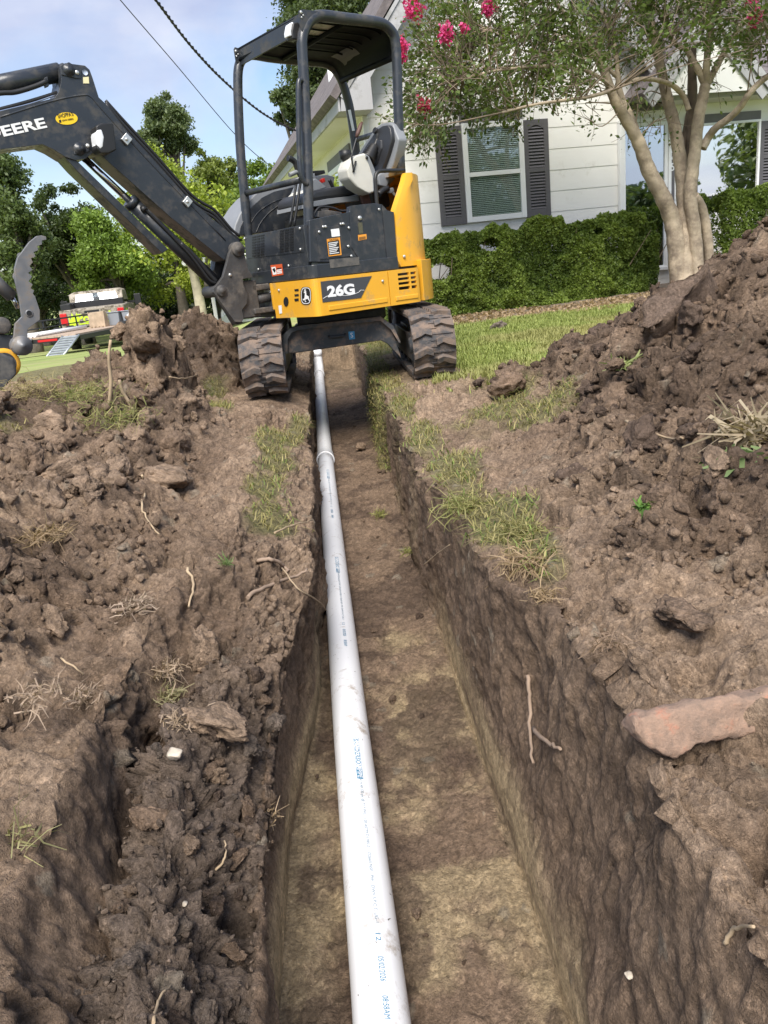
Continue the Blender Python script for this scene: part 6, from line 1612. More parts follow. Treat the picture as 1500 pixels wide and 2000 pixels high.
loft([(-.97, [(2.1, 1.5), (2.32, 1.98), (4.0, 2.0), (4.7, 1.5)]), (-.78, [(2.08, 1.5), (2.40, 2.06), (3.95, 2.08), (4.75, 1.5)]), (.78, [(2.08, 1.5), (2.40, 2.06), (3.95, 2.08), (4.75, 1.5)]), (.97, [(2.1, 1.5), (2.32, 1.98), (4.0, 2.0), (4.7, 1.5)])], 'cab', M_CAMO, truck, .04)
v_ = [(-.80, 2.125, 1.56), (.80, 2.125, 1.56), (.72, 2.335, 1.95), (-.72, 2.335, 1.95)]; MB().add([(x, y - .02, z) for x, y, z in v_], [(0, 1, 2, 3)]).obj('rear_window', M_TGL, truck, fix=False)
for s_ in (-1, 1):
    v_ = [(s_ * .985, 2.3, 1.54), (s_ * .985, 4.3, 1.54), (s_ * .90, 3.85, 1.95), (s_ * .90, 2.45, 1.95)]; MB().add(v_, [(0, 1, 2, 3)]).obj('side_window', M_TGL, truck, fix=False)
MB().box2((-.10, 2.09, 1.55), (.10, 2.12, 1.97)).obj('window_slider', M_TGL, truck)
tg = MB().box2((-.83, -.055, .86), (.83, -.031, 1.44)).obj('tailgate', M_CAMO, truck, bevel=.015)
text_obj('tailgate_lettering', "Porter's", .46, lambda p: (.12 + p[0] * .9, -.060 - p[2], 1.12 + p[1] * .9), M_LIME, tg, ext=.003, bold=.014)
MB().prism([(-.83, .86), (-.70, .86), (-.52, 1.02), (-.50, 1.36), (-.60, 1.20), (-.68, 1.36), (-.74, 1.1), (-.80, 1.3)], lambda x, z, d: (x, d, z), -.060, -.066).obj('tailgate_emblem', M_LIME, tg)
MB().box2((-.50, -.066, .93), (.75, -.060, .97)).obj('tailgate_underline', M_LIME, tg)
MB().box2((-.25, -.064, 1.30), (.25, -.056, 1.38)).obj('tailgate_handle', M_TBOX, tg)
for s_ in (-1, 1):
    MB().prism([(s_ * 1.08, 1.36), (s_ * .86, 1.36), (s_ * .86, .95), (s_ * 1.08, 1.0)], lambda x, z, d: (x, d, z), -.06, .02).obj('tail_lamp', M_TLAMP, truck, bevel=.012)
    mb = MB(); mb.box2((s_ * 1.0, 3.75, 1.45), (s_ * 1.30, 3.80, 1.55)); mo = mb.obj('mirror_arm', M_TBOX, truck); MB().box2((s_ * 1.26, 3.70, 1.36), (s_ * 1.52, 3.80, 1.78)).obj('mirror', M_TBOX, truck, bevel=.02)
    wheel(truck, s_ * .92, 1.15, .40, .28, s_); wheel(truck, s_ * .92, 5.0, .40, .28, s_)
tbx = MB().box2((-1.0, 1.45, 1.46), (1.0, 1.98, 1.70)).obj('tool_box', M_TBOX, truck, bevel=.015)
MB().box2((-1.05, .25, 1.47), (-.72, 1.4, 1.66)).obj('tool_box', M_TBOX, truck, bevel=.012)
MB().box2((-.98, -.18, .50), (.98, -.03, .72)).obj('bumper', M_RIM, truck, bevel=.02)
MB().prism([(1.11, 1.30), (1.13, 1.12), (1.12, 1.05)], lambda x, z, d: (x, d, z), .4, 1.3).obj('side_decal', M_LIME, truck)
# utility trailer
TRD = 22.6
q_ = at_y(92, 660, TRD); trz = float(gz(q_[0], TRD))
trailer = empty('flatbed_trailer', (q_[0], TRD, trz), radians(-9.0)); tag(trailer, 'flatbed equipment trailer with plank deck and lowered ramps behind the pickup', 'trailer')
DZ = q_[2] - trz + .02
tfr = MB(); tfr.box2((-1.0, 0, DZ - .16), (-.9, 5.4, DZ - .035)); tfr.box2((.9, 0, DZ - .16), (1.0, 5.4, DZ - .035)); tfr.box2((-.9, 0, DZ - .15), (.9, .08, DZ - .036)); tfr.box2((-.9, 5.3, DZ - .15), (.9, 5.4, DZ - .036)); tfr.obj('frame', M_TRBLK, trailer)
for k in range(8): MB().box2((-.88 + k * .22 + .006, .0, DZ - .033), (-.88 + (k + 1) * .22 - .006, 5.35, DZ + .01)).obj('deck_board', M_DECK, trailer)
MB().box2((-.30, -.012, DZ - .12), (.30, -.002, DZ - .06)).obj('reflector_strip', M_TLAMP, trailer)
for s_ in (-1, 1):
    rp_ = MB(); x0_, x1_ = s_ * .98, s_ * .48; a0 = Vector((0, 0, DZ - .02)); a1 = Vector((0, -1.05, .03)); d_ = a1 - a0
    for xx in (x0_, x1_): rp_.tube([(xx, a0.y, a0.z), (xx, a1.y, a1.z)], .03, 6)
    v_ = [(x0_, a0.y, a0.z), (x1_, a0.y, a0.z), (x1_, a1.y, a1.z), (x0_, a1.y, a1.z)]; rp_.add(v_, [(0, 1, 2, 3)])
    ro = rp_.obj('ramp', M_GALV, trailer)
    for k in range(1, 8):
        p_ = a0 + d_ * k / 8; MB().box(((x0_ + x1_) / 2, p_.y, p_.z + .02), (.48, .05, .03)).obj('ramp_rung', M_GALV, ro)
for x_ in (-1.02, 1.02):
    for yw in (2.6, 3.4): wheel(trailer, x_ * 1.10, yw, .33, .2, 1)
rl = MB()
for yy in (.6, 1.6, 2.6, 3.6, 4.6): rl.tube([(-.98, yy, DZ), (-.98, yy, DZ + .42)], .025, 6)
rl.tube([(-.98, .6, DZ + .42), (-.98, 5.3, DZ + .42)], .028, 6); rl.tube([(-.98, .6, DZ + .22), (-.98, 5.3, DZ + .22)], .02, 6); rl.obj('side_rail', M_TRBLK, trailer)
def on_deck(x, y): 
    a = radians(-9.0); return (q_[0] + x * cos(a) - y * sin(a), TRD + x * sin(a) + y * cos(a), trz + DZ + .012)
bkt = empty('digging_bucket', on_deck(-.05, 3.3), radians(-9)); tag(bkt, 'tan mud-caked digging bucket standing on the trailer deck', 'bucket')
M_MUD = mat('dry_mud_steel', (.38, .29, .20), .85, noise=.25, nscale=6)
for s_ in (-1, 1): MB().prism([(-.16, 0), (.16, 0), (.10, .42), (-.10, .50)], lambda y, z, d: (d, y, z), s_ * .27, s_ * .25).obj('side_plate', M_MUD, bkt)
MB().prism([(-.16, 0), (.16, 0), (.15, .03), (-.12, .04), (-.08, .42), (-.10, .46)], lambda y, z, d: (d, y, z), -.248, .248).obj('shell', M_MUD, bkt)
MB().cyl((-.25, .0, .45), (.25, .0, .45), .035, 10).obj('hinge_pin', M_MUD, bkt)
for k in range(4): MB().box((-.19 + k * .127, -.19, .02), (.04, .10, .03)).obj('tooth', M_MUD, bkt)
M_TOTE = mat('tote_grey', (.22, .24, .27), .5)
for (x, y, w, lab) in ((.38, 3.7, .40, 'dark grey plastic tote beside the muddy bucket on the trailer'), (.86, 3.8, .46, 'grey plastic tote with pale cloth on the trailer deck')):
    tt_ = empty('storage_tote', on_deck(x, y), radians(-9)); tag(tt_, lab, 'tote', 'totes on the trailer deck')
    MB().prism([(-w / 2 * .85, 0), (w / 2 * .85, 0), (w / 2, .40), (-w / 2, .40)], lambda x_, z, d: (x_, d, z), -.22, .22).obj('tub', M_TOTE, tt_, bevel=.02)
    MB().box((0, 0, .415), (w * 1.06, .48, .03)).obj('lid', M_TOTE, tt_, bevel=.01)
    if w > .45: MB().prism([(-.1, .0), (.22, -.02), (.26, .12), (.05, .10), (-.02, .06)], lambda x_, z, d: (x_, d, z + .24), -.26, -.235).obj('cloth', M_PVC, tt_)
for k in range(3):
    a_, b_ = on_deck(-.86 + k * .12, .4), on_deck(-.62 + k * .12, 3.0); o_ = empty('spare_pipe', a_); tag(o_, 'white plastic pipe length lying on the trailer deck', 'pipe', 'spare pipes on the trailer')
    d_ = Vector(b_) - Vector(a_); MB().tube([Vector((0, 0, .06)), d_ + Vector((0, 0, .06))], .057, 12).obj('pipe_section', M_PVC, o_); MB().lathe([(.058, 0), (.068, .0), (.068, .14), (.058, .17)], (0, 0, .06), d_, 14).obj('bell_joint', M_PVC, o_)
# carport with a white car under it
CD = 32
c1_ = at_y(394, 600, CD); cz = float(gz(c1_[0], CD))
cpt = empty('carport', (c1_[0], CD, cz), radians(4)); tag(cpt, 'white flat-roofed carport beyond the excavator boom foot', 'carport')
rt_ = at_y(400, 516, CD)[2] - cz
for (x, y) in ((0, 0), (4.2, 0), (0, 4.5), (4.2, 4.5)):
    MB().box((x, y, rt_ / 2), (.16, .16, rt_)).obj('post', M_VINYL, cpt, bevel=.01)
MB().box2((-.45, -.3, rt_), (4.6, 4.9, rt_ + .24)).obj('roof', M_VINYL, cpt, bevel=.02)
car = empty('parked_car', (c1_[0] + 1.5, CD + .4, cz + .02), radians(5)); tag(car, 'white car parked under the carport, nose towards the yard', 'car')
loft([(-.86, [(0.05, .3), (0.0, .62), (.25, .78), (1.2, .95), (1.9, 1.0), (4.2, .98), (4.4, .6), (4.35, .3)]), (-.74, [(-.05, .28), (-.08, .62), (.2, .84), (1.2, 1.0), (1.9, 1.05), (4.25, 1.03), (4.45, .6), (4.4, .28)]), (.74, [(-.05, .28), (-.08, .62), (.2, .84), (1.2, 1.0), (1.9, 1.05), (4.25, 1.03), (4.45, .6), (4.4, .28)]), (.86, [(0.05, .3), (0.0, .62), (.25, .78), (1.2, .95), (1.9, 1.0), (4.2, .98), (4.4, .6), (4.35, .3)])], 'body', M_WBODY, car, .04)
loft([(-.72, [(1.25, .98), (1.95, 1.42), (3.3, 1.44), (4.1, 1.02)]), (.72, [(1.25, .98), (1.95, 1.42), (3.3, 1.44), (4.1, 1.02)])], 'cabin', M_TGL, car, .04)
for s_ in (-1, 1):
    MB().box((s_ * .60, -.04, .66), (.30, .10, .12)).obj('headlight', M_LENS, car, bevel=.03)
    for yy in (.85, 3.45): wheel(car, s_ * .80, yy, .31, .2, s_)
MB().box((0, -.07, .48), (.9, .05, .14)).obj('grille', M_TRBLK, car, bevel=.01)
# pale-barked tree by the carport
pt0 = at_y(394, 612, 29.5); pt_z = float(gz(pt0[0], 29.5)); ptree = empty('young_tree', (pt0[0], 29.5, pt_z)); tag(ptree, 'pale-trunked leaning tree beside the white carport post', 'tree')
def p9(px, py, dy=0): return at_y(px, py, 29.5 + dy) - np.array([pt0[0], 29.5, pt_z])
MB().tube(smooth_pts([p9(396, 640), p9(393, 612), p9(386, 570), p9(374, 520), p9(362, 470), p9(352, 420)], 5), [.24 - .006 * k for k in range(26)], 9).obj('trunk', mat('pale_bark', (.42, .37, .27), .8, noise=.25, nscale=5), ptree)
MB().tube(smooth_pts([p9(404, 560), p9(405, 520), p9(408, 480), p9(412, 440)], 5), [.11 - .003 * k for k in range(16)], 8).obj('limb', M_BARK, ptree)
rng = np.random.default_rng(61); C = np.concatenate([p9(x, y) + rng.normal(size=(700, 3)) * np.array([.55, .5, .42]) for x, y in ((345, 440), (375, 420), (400, 450), (420, 470), (365, 470), (330, 470), (350, 400), (390, 400))])
v_, f_ = leaf_quads(C, .18, rng, .5, .6); mesh_np('crown', v_, f_, M_LEAF, False, ptree, leaf_cols(len(C), YG0, YG1, rng))
# power lines
M_WIRE = mat('cable_black', (.025, .026, .03), .6)
def wire(pts, r, lab, twist=False):
    P_ = [at_y(x, y, Y) for x, y, Y in pts]; o = empty('power_line', P_[0]); tag(o, lab, 'power line', 'overhead lines to the house'); Q = smooth_pts([p - P_[0] for p in P_], 14)
    MB().tube(Q, r, 6).obj('cable', M_WIRE, o)
    if twist:
        n = 260; dq = np.array(Q); s_ = np.linspace(0, len(dq) - 1, n); B_ = np.stack([np.interp(s_, np.arange(len(dq)), dq[:, k]) for k in range(3)], 1)
        for ph in (0, pi):
            MB().tube([tuple(b + np.array([cos(k * .75 + ph), .2, sin(k * .75 + ph)]) * r * 1.3) for k, b in enumerate(B_)], r * .9, 5, caps=False).obj('strand', M_WIRE, o, fix=False)
wire([(180, -70, 14), (235, 0, 15), (345, 128, 17), (455, 258, 19.5), (520, 318, 21), (600, 372, 23)], .009, 'thin single overhead cable passing behind the canopy posts')
wire([(250, -70, 10), (305, 0, 11), (372, 88, 12.5), (440, 160, 14), (515, 222, 16), (582, 256, 18), (640, 268, 20)], .011, 'thick twisted overhead cable running to the house roof', True)

# ---------------- bare strip under the hedge, stump, log
M_LITT = mat('leaf_litter', (.26, .20, .15), .95, noise=.35, nscale=9, bump=.9, bscale=45, dirt=(.14, .11, .08), dirt_amt=.4, dscale=8)
def strip(nm, pts, z, lab, m_):
    n = len(pts) // 2; L_ = [pts[i] for i in range(n)]; R_ = [pts[-1 - i] for i in range(n)]
    v_ = []; m = 14
    for a, b in zip(L_, R_):
        for k in range(m + 1):
            t = k / m; x, y = a[0] * (1 - t) + b[0] * t, a[1] * (1 - t) + b[1] * t; v_.append((x, y, float(gz(x, y)) + z + .006 * random.random()))
    o = MB().add(v_, [(i * (m + 1) + k, i * (m + 1) + k + 1, (i + 1) * (m + 1) + k + 1, (i + 1) * (m + 1) + k) for i in range(n - 1) for k in range(m)], True).obj(nm, m_, None, fix=False)
    return tag(o, lab, kind='structure')
xs_b = np.linspace(-.1, 8.6, 110); nz_b = fbm(np.stack([xs_b, xs_b * 0, xs_b * 0], 1), 2.2, 4, s=310)
fr_y = np.interp(xs_b, [-.1, 1.2, 2.4, 3.4, 4.6, 8.6], [9.35, 9.25, 9.35, 9.55, 9.95, 10.9]) + .22 * nz_b; bk_y = 11.75 + .21 * xs_b
V_ = []; mB = 26
for x, a, b in zip(xs_b, fr_y, bk_y):
    for k in range(mB + 1):
        y = a + (b - a) * (k / mB) ** 1.3; V_.append((x, y, float(gz(x, y)) + (.004 if k == 0 else .020)))
V_ = np.array(V_); V_[:, 2] += .010 * fbm(V_, 5, 4, s=312)
o = mesh_np('planting_bed', V_, [(i * (mB + 1) + k, (i + 1) * (mB + 1) + k, (i + 1) * (mB + 1) + k + 1, i * (mB + 1) + k + 1) for i in range(109) for k in range(mB)], M_LITT, True); tag(o, 'bare planting bed with dead leaves under the hedge', kind='structure')
rng = np.random.default_rng(313); nL = 4200; tx = rng.uniform(0, 5.5, nL); ty = np.interp(tx, xs_b, fr_y) - .15 + rng.random(nL) ** 1.2 * 1.3; C = np.stack([tx, ty, gz(tx, ty) + .028 + .012 * rng.random(nL)], 1)
v_, f_ = leaf_quads(C, .045, rng, 1.2, .6); tag(mesh_np('dead_leaves', v_, f_, M_LEAF, False, None, leaf_cols(nL, (.22, .15, .09), (.48, .36, .22), rng)), 'scattered dead brown leaves along the front of the hedge', 'leaf litter', kind='stuff')
sp0 = at_z(1240, 642, .03)
M_STUMP = mat('cut_wood', (.44, .33, .22), .85, noise=.3, nscale=9, bump=.5, bscale=30)
stump = empty('tree_stump', (sp0[0], sp0[1], .02)); tag(stump, 'small pale sawn tree stump on the lawn beside the soil heap', 'stump')
ms = MB(); v_ = []; n = 14
for j, (r, z) in enumerate(((.135, -.03), (.125, .03), (.112, .10), (.108, .145))):
    for k in range(n): a = 2 * pi * k / n; rr = r * (1 + .12 * sin(3 * a + 1) + .06 * sin(5 * a)); v_.append((rr * cos(a), rr * sin(a), z + (.02 * cos(a) if j == 3 else 0)))
ms.add(v_, [(j * n + k, j * n + (k + 1) % n, (j + 1) * n + (k + 1) % n, (j + 1) * n + k) for j in range(3) for k in range(n)], True); ms.add(v_[-n:], [tuple(range(n))]); ms.obj('stump_wood', M_STUMP, stump, fix=False)
ms = MB()
for k in range(5): a = 1.2 * k; ms.tube([(.10 * cos(a), .10 * sin(a), .02), (.2 * cos(a), .2 * sin(a), -.01)], [.03, .012], 6)
ms.obj('root', M_STUMP, stump)
sw0 = at_z(1205, 645, .01); v_ = [(0, 0, .012)]; n = 26
for k in range(n): a = 2 * pi * k / n; r = .42 * (1 + .25 * sin(2 * a) + .15 * sin(5 * a + 1)); v_.append((r * cos(a) * 1.0, r * sin(a) * 1.6, -.004))
o = MB().add([(x + sw0[0], y + sw0[1], z + float(gz(sw0[0], sw0[1])) + .022) for x, y, z in v_], [(0, k + 1, (k + 1) % n + 1) for k in range(n)], True).obj('sawdust_patch', mat('sawdust', (.46, .36, .25), .95, noise=.3, nscale=14, bump=.8, bscale=60), None, fix=False); tag(o, 'patch of pale sawdust round the stump', kind='structure')
lg0 = at_z(973, 643, .05); lgo = empty('log_offcut', (lg0[0], lg0[1], .06)); tag(lgo, 'weathered brown log offcut at the lawn edge before the hedge', 'log')
LOG_AT = lgo
# ================================================================ CLODS, STONES, ROOTS, TUFTS
Vq = Pd - CO
def surf(px, py, tol=.0035):
    d = ray(px, py); dl_ = np.linalg.norm(d); d = d / dl_
    t = Vq @ d; pr = np.linalg.norm(Vq - t[:, None] * d, axis=1)
    ok = (t > .3) & (pr < np.maximum(tol * t, .008))
    if not ok.any(): return at_z(px, py, 0.0), np.array([0, 0, 1.0])
    i = np.nonzero(ok)[0]; j = i[np.argmin(t[i] + pr[i] * 2)]
    return Pd[j], NG.reshape(-1, 3)[j]
def ico(n):
    bm = bmesh.new(); bmesh.ops.create_icosphere(bm, subdivisions=n, radius=1.0); v = np.array([p.co[:] for p in bm.verts]); f = np.array([[q.index for q in p.verts] for p in bm.faces]); bm.free(); return v, f
IV, IF = ico(4); IV3, IF3 = ico(3); IV1, IF1 = ico(2)
def lump(v, seed, rough=.35, flat=1.0, cut=3):
    rng = np.random.default_rng(seed)
    d = v + seed * 7.13
    r = 1 + rough * .8 * fbm(d, 1.1, 3, s=seed) + rough * .35 * fbm(d, 3.2, 4, .6, s=seed + 5)
    w_, wb, rr = worley8(d * 2.2, seed); r += rough * .30 * (1 - np.clip(w_, 0, 1) ** 2) * rr
    p = v * r[:, None]
    for _ in range(cut):       # broken flat faces
        n = rng.normal(size=3); n /= np.linalg.norm(n); h = rng.uniform(.55, .85); s = p @ n
        p = p - np.clip(s - h, 0, None)[:, None] * n * .85
    p += .05 * rough * np.stack([fbm(p * 1 + k, 9, 2, s=seed + k) for k in range(3)], 1)
    p[:, 2] *= flat
    return p
def hull(seed, npt, cuts, rough, flat=.8):
    rng = np.random.default_rng(seed); d = rng.normal(size=(npt, 3)); d /= np.linalg.norm(d, axis=1, keepdims=True); d *= (.75 + .35 * rng.random(npt))[:, None]; d *= np.array([1, .85, flat])
    bm = bmesh.new()
    for p in d: bm.verts.new(p)
    r = bmesh.ops.convex_hull(bm, input=bm.verts); bmesh.ops.delete(bm, geom=[v for v in bm.verts if not v.link_faces], context='VERTS')
    if cuts:
        bmesh.ops.subdivide_edges(bm, edges=bm.edges[:], cuts=cuts, use_grid_fill=True)
        for _ in range(2): bmesh.ops.smooth_vert(bm, verts=bm.verts, factor=.5, use_axis_x=True, use_axis_y=True, use_axis_z=True)
    bmesh.ops.triangulate(bm, faces=bm.faces[:]); bm.verts.index_update(); bm.normal_update()
    v = np.array([p.co[:] for p in bm.verts]); n = np.array([p.normal[:] for p in bm.verts]); f = np.array([[q.index for q in p.verts] for p in bm.faces]); bm.free()
    if cuts:
        w_, wb, rr = worley8(v * 3.1 + seed, seed)
        v = v + n * (rough * (.16 * fbm(v + seed, 1.6, 3, s=seed) + .10 * fbm(v + seed, 4.5, 4, .6, s=seed + 3) + .10 * (1 - np.clip(w_, 0, 1) ** 2) * rr - .05 * np.clip(1 - (wb - w_) * 5, 0, 1)))[:, None]
    return v, f
SOILS = [np.array(c) for c in ((.255, .183, .128), (.180, .126, .088), (.110, .078, .059), (.155, .122, .097), (.33, .255, .165))]
CL = []
for k in range(12):
    p, hf_ = hull(100 + k, 13 + k % 5, 7, 1.0); c = SOILS[(0, 1, 0, 2, 1, 3, 0, 1, 2, 3, 0, 1)[k]]
    cc_ = c * (1 + .22 * fbm(p, 2.5, 4, s=k))[:, None]
    o = mesh_np('soil_clod', p, hf_, M_CLOD, True, col=cc_); CL.append(o.data); bpy.data.objects.remove(o)
rng = np.random.default_rng(123)
NF = NG.reshape(-1, 3)
def rot_to(n, rng):
    n = Vector(n).normalized(); z = (n * .6 + Vector((0, 0, 1)) * .4).normalized(); q = z.to_track_quat('Z', 'Y'); return q @ Matrix.Rotation(rng.random() * 2 * pi, 4, 'Z').to_quaternion()
def place_clod(p, n, s, k, lab, grp, name='soil_clod', sink=.25, asp=None):
    o = bpy.data.objects.new(name, CL[k]); COL.objects.link(o)
    q = rot_to(n, rng); a = asp or (rng.uniform(.8, 1.25), rng.uniform(.75, 1.1), rng.uniform(.75, 1.1))
    m = Matrix.LocRotScale(Vector(p) + Vector(n) * s * (.55 - sink), q, Vector(a) * s); o.matrix_world = m
    return tag(o, lab, 'soil clod', grp)
xs_, ys_2 = Pd[:, 0], Pd[:, 1]
zone = np.where(iss.ravel() > .5, 1, np.where(xs_ < -.3, 0, np.where(xs_ > .2, 2, 3)))
dist = np.linalg.norm(Vq, axis=1)
infr = (Vq @ _fw > .4) & (np.abs((Vq @ CR) / np.maximum(Vq @ _fw, .1)) < .52) & (np.abs((Vq @ CU) / np.maximum(Vq @ _fw, .1)) < .68)
labs = [' soil clod lying loose on the heap beside the boom', ' soil clod tumbled onto the low shelf beside the pipe', ' soil clod lying loose on the heap before the house', ' soil clod fallen onto the trench floor beside the pipe']
grps = ['clods on the boom-side heap', 'clods on the low shelf', 'clods on the house-side heap', 'clods on the trench floor']
lw = lo * infr
for z_, n_, smin, smax in ((0, 95, .025, .105), (1, 55, .015, .062), (2, 120, .025, .110), (3, 16, .010, .03)):
    if z_ == 3: m = (zone == 3) & (ff > .8) & infr & (ys_2 > 1.2) & (ys_2 < 7) & (np.abs(xs_ - pipe_x(ys_2)) > .09)
    else: m = (zone == z_) & (lw > .5) & (ys_2 < 6.2)
    ii = np.nonzero(m)[0]; w = dA[ii] / np.maximum(dist[ii], 1) ** 1.5; sel = rng.choice(ii, n_, replace=False, p=w / w.sum())
    for i in sel:
        s = smin + (smax - smin) * rng.random() ** 1.9; s *= np.interp(dist[i], [1, 4, 7], [.65, 1, 1.15])
        k = int(rng.choice([0, 2, 6, 1, 4, 10] if z_ == 0 else [5, 9, 3, 1] if z_ == 1 else [3, 8, 1, 4, 7, 11, 0])) 
        tone = {0: 'pale', 1: 'brown', 2: 'pale', 3: 'dark', 4: 'brown', 5: 'grey', 6: 'pale', 7: 'brown', 8: 'dark', 9: 'grey', 10: 'pale', 11: 'brown'}[k]
        sz = 'small' if s < smin + .12 * (smax - smin) else 'fist-sized' if s < smin + .45 * (smax - smin) else 'large'
        place_clod(Pd[i], NF[i], s, k, sz + ' ' + tone + labs[z_], sz + ' ' + tone + ' ' + grps[z_])
# crumbs: far too many to count
CRUM = []
for k in range(10): CRUM.append(hull(300 + k, 10, 1, .6))
def crumbs(n, mask, smin, smax, lab, seed, pw=1.6):
    rng = np.random.default_rng(seed); ii = np.nonzero(mask)[0]; w = dA[ii] / np.maximum(dist[ii], .8) ** pw; sel = rng.choice(ii, n, p=w / w.sum())
    V_, F_, C_ = [], [], []; nv = 0
    for j, i in enumerate(sel):
        s = smin + (smax - smin) * rng.random() ** 4; s *= np.interp(dist[i], [1, 4, 8], [.6, 1, 1.4])
        a = rng.random(3) * 6.28; R_ = np.array(Matrix.Rotation(a[0], 3, 'X') @ Matrix.Rotation(a[1], 3, 'Z')); cv, cf = CRUM[j % 10]
        V_.append((cv * s * (.75 + .5 * rng.random(3))) @ R_.T + Pd[i] + NF[i] * s * .25 + rng.normal(size=3) * .004)
        F_.append(cf + nv); nv += len(cv); C_.append(np.tile(colr[i] * rng.uniform(.8, 1.25), (len(cv), 1)))
    o = mesh_np('soil_crumbs', np.concatenate(V_), np.concatenate(F_), M_SOIL, True, col=np.concatenate(C_)); tag(o, lab, 'soil', kind='stuff')
base_m = infr & (la < .5) & (ys_2 < 7.5)
crumbs(5200, base_m & (xs_ < -.3) & (lo > .25) & (zone != 1), .004, .042, 'crumbled soil scattered over the heap side by the boom', 1)
crumbs(2200, base_m & (zone == 1) & (lo > .3), .004, .022, 'crumbled soil on the low shelf beside the trench', 2)
crumbs(6200, base_m & (xs_ > .2) & (lo > .25), .004, .042, 'crumbled dark soil scattered over the heap by the house', 3)
crumbs(900, base_m & (ff > .7), .003, .012, 'small crumbs of soil on the trench floor', 4, 1.0)
crumbs(2600, base_m & (fw_ > .5) & (lo < .4), .003, .014, 'small crumbs of soil on the bare banks', 5, 1.4)
# named big lumps
def clod_at(px, py, wpx, k, lab, name='soil_clod', asp=None, sink=.3):
    p, n = surf(px, py); s = wpx / 1500 * np.linalg.norm(p - CO) / 2 * .9; return place_clod(p, n, s, k, lab, None, name, sink, asp)
clod_at(392, 1285, 110, 0, 'large rounded block of brown soil standing on the shelf', 'soil_block', (.85, .8, 1.3), .1)
clod_at(420, 1418, 140, 2, 'pale flat-faced soil block below the large rounded block', 'soil_block', (1.2, .8, .55))
clod_at(425, 1515, 66, 6, 'rounded tan soil lump beside the trench wall', 'soil_block')
clod_at(378, 1650, 60, 0, 'pale angular soil lump in the middle of the shelf', 'soil_block')
clod_at(260, 1745, 46, 10, 'flat pale stone-like lump low on the shelf', 'soil_block', (1.3, .8, .6))
clod_at(300, 1590, 96, 1, 'broad brown soil lump leaning on the shelf wall', 'soil_block', (1.2, .9, .8))
clod_at(1330, 1222, 150, 1, 'broad flat-topped soil block on the bank above the trench', 'soil_block', (1.25, .9, .6))
clod_at(1265, 1305, 100, 6, 'tan rounded clay lump beneath the flat-topped soil block', 'clay_lump', (1.1, .9, .9))
clod_at(1220, 1182, 52, 6, 'small round tan clay lump at the bank edge', 'clay_lump')
clod_at(1405, 905, 90, 0, 'reddish brown soil block by the uprooted weed', 'soil_block', (1.2, .9, .7))
clod_at(600 + 105, 875, 32, 0, 'single round clod on the trench floor beyond the pipe joint', 'soil_clod', None, .0)
clod_at(540, 905, 1, 0, 'tiny clod on the bank by the pipe joint', 'soil_clod') if False else None
clod_at(1000, 770, 92, 1, 'upright dark soil chunk standing on the grass edge', 'soil_block', (1, .9, 1.1), .15)
clod_at(972, 738, 26, 3, 'small dark clod on the lawn beyond the upright chunk', 'soil_clod', None, .1)
clod_at(935, 752, 36, 8, 'flattish dark clod on the lawn beside the track', 'soil_clod', (1.3, .8, .6), .1)
clod_at(300, 670, 74, 4, 'tall upright block of soil crowning the boom-side heap', 'soil_block', (.9, .9, 1.5), .2)
clod_at(490, 930, 60, 0, 'rounded clod on the flattened bank', 'soil_clod', (1.2, .9, .5)) if False else None
clod_at(228, 920, 90, 0, 'pale brown clod lying in front of the heap by the boom', 'soil_block', (1.1, .9, .7))
clod_at(330, 945, 130, 0, 'long pale brown clod at the foot of the boom-side heap', 'soil_block', (1.6, .8, .6))
clod_at(170, 965, 70, 10, 'wedge-shaped brown clod near the straw tangle', 'soil_block')
# sheared slab on the house-side heap
sp_ = [(1243, 634), (1266, 579), (1310, 552), (1380, 514), (1374, 541), (1335, 585), (1290, 628), (1264, 642)]
ps_, _n = surf(1310, 585); ps_ = ps_ - ray(1310, 585) * .22
pts = [at_plane(x, y, ps_, (-.45, -.62, .64)) for x, y in sp_]; c_ = np.mean(pts, 0)
so = empty('soil_slab', c_); tag(so, 'smooth sheared slab of soil leaning on the heap before the stump', 'soil slab')
mb = MB(); n = len(pts); back = np.array([.12, .16, -.16]); A_ = [p - c_ for p in pts]; B_ = [p - c_ + back for p in pts]
tris = geometry.tessellate_polygon([[Vector((x, -y, 0)) for x, y in sp_]]); mb.add(A_ + B_, [tuple(t) for t in tris] + [tuple(i + n for i in reversed(t)) for t in tris] + [((i + 1) % n, i, i + n, (i + 1) % n + n) for i in range(n)])
o = mb.obj('slab_body', M_SOIL, so); 
bm = bmesh.new(); bm.from_mesh(o.data); bmesh.ops.triangulate(bm, faces=bm.faces); bmesh.ops.subdivide_edges(bm, edges=bm.edges, cuts=5, use_grid_fill=True)
bmesh.ops.recalc_face_normals(bm, faces=bm.faces); bm.normal_update()
vv = np.array([v.co[:] for v in bm.verts]); nn_ = np.array([v.normal[:] for v in bm.verts]); dv_ = .022 * fbm(vv, 9, 4, s=5) + .010 * fbm(vv, 34, 3, s=6)
for v, a, b in zip(bm.verts, nn_, dv_): v.co += Vector(a) * float(b)
bm.to_mesh(o.data); bm.free()
at_ = o.data.color_attributes.new('col', 'FLOAT_COLOR', 'POINT'); cc_ = np.ones((len(o.data.vertices), 4), np.float32); cc_[:, :3] = np.array([.20, .145, .11]); at_.data.foreach_set('color', cc_.ravel())
for p in o.data.polygons: p.use_smooth = True
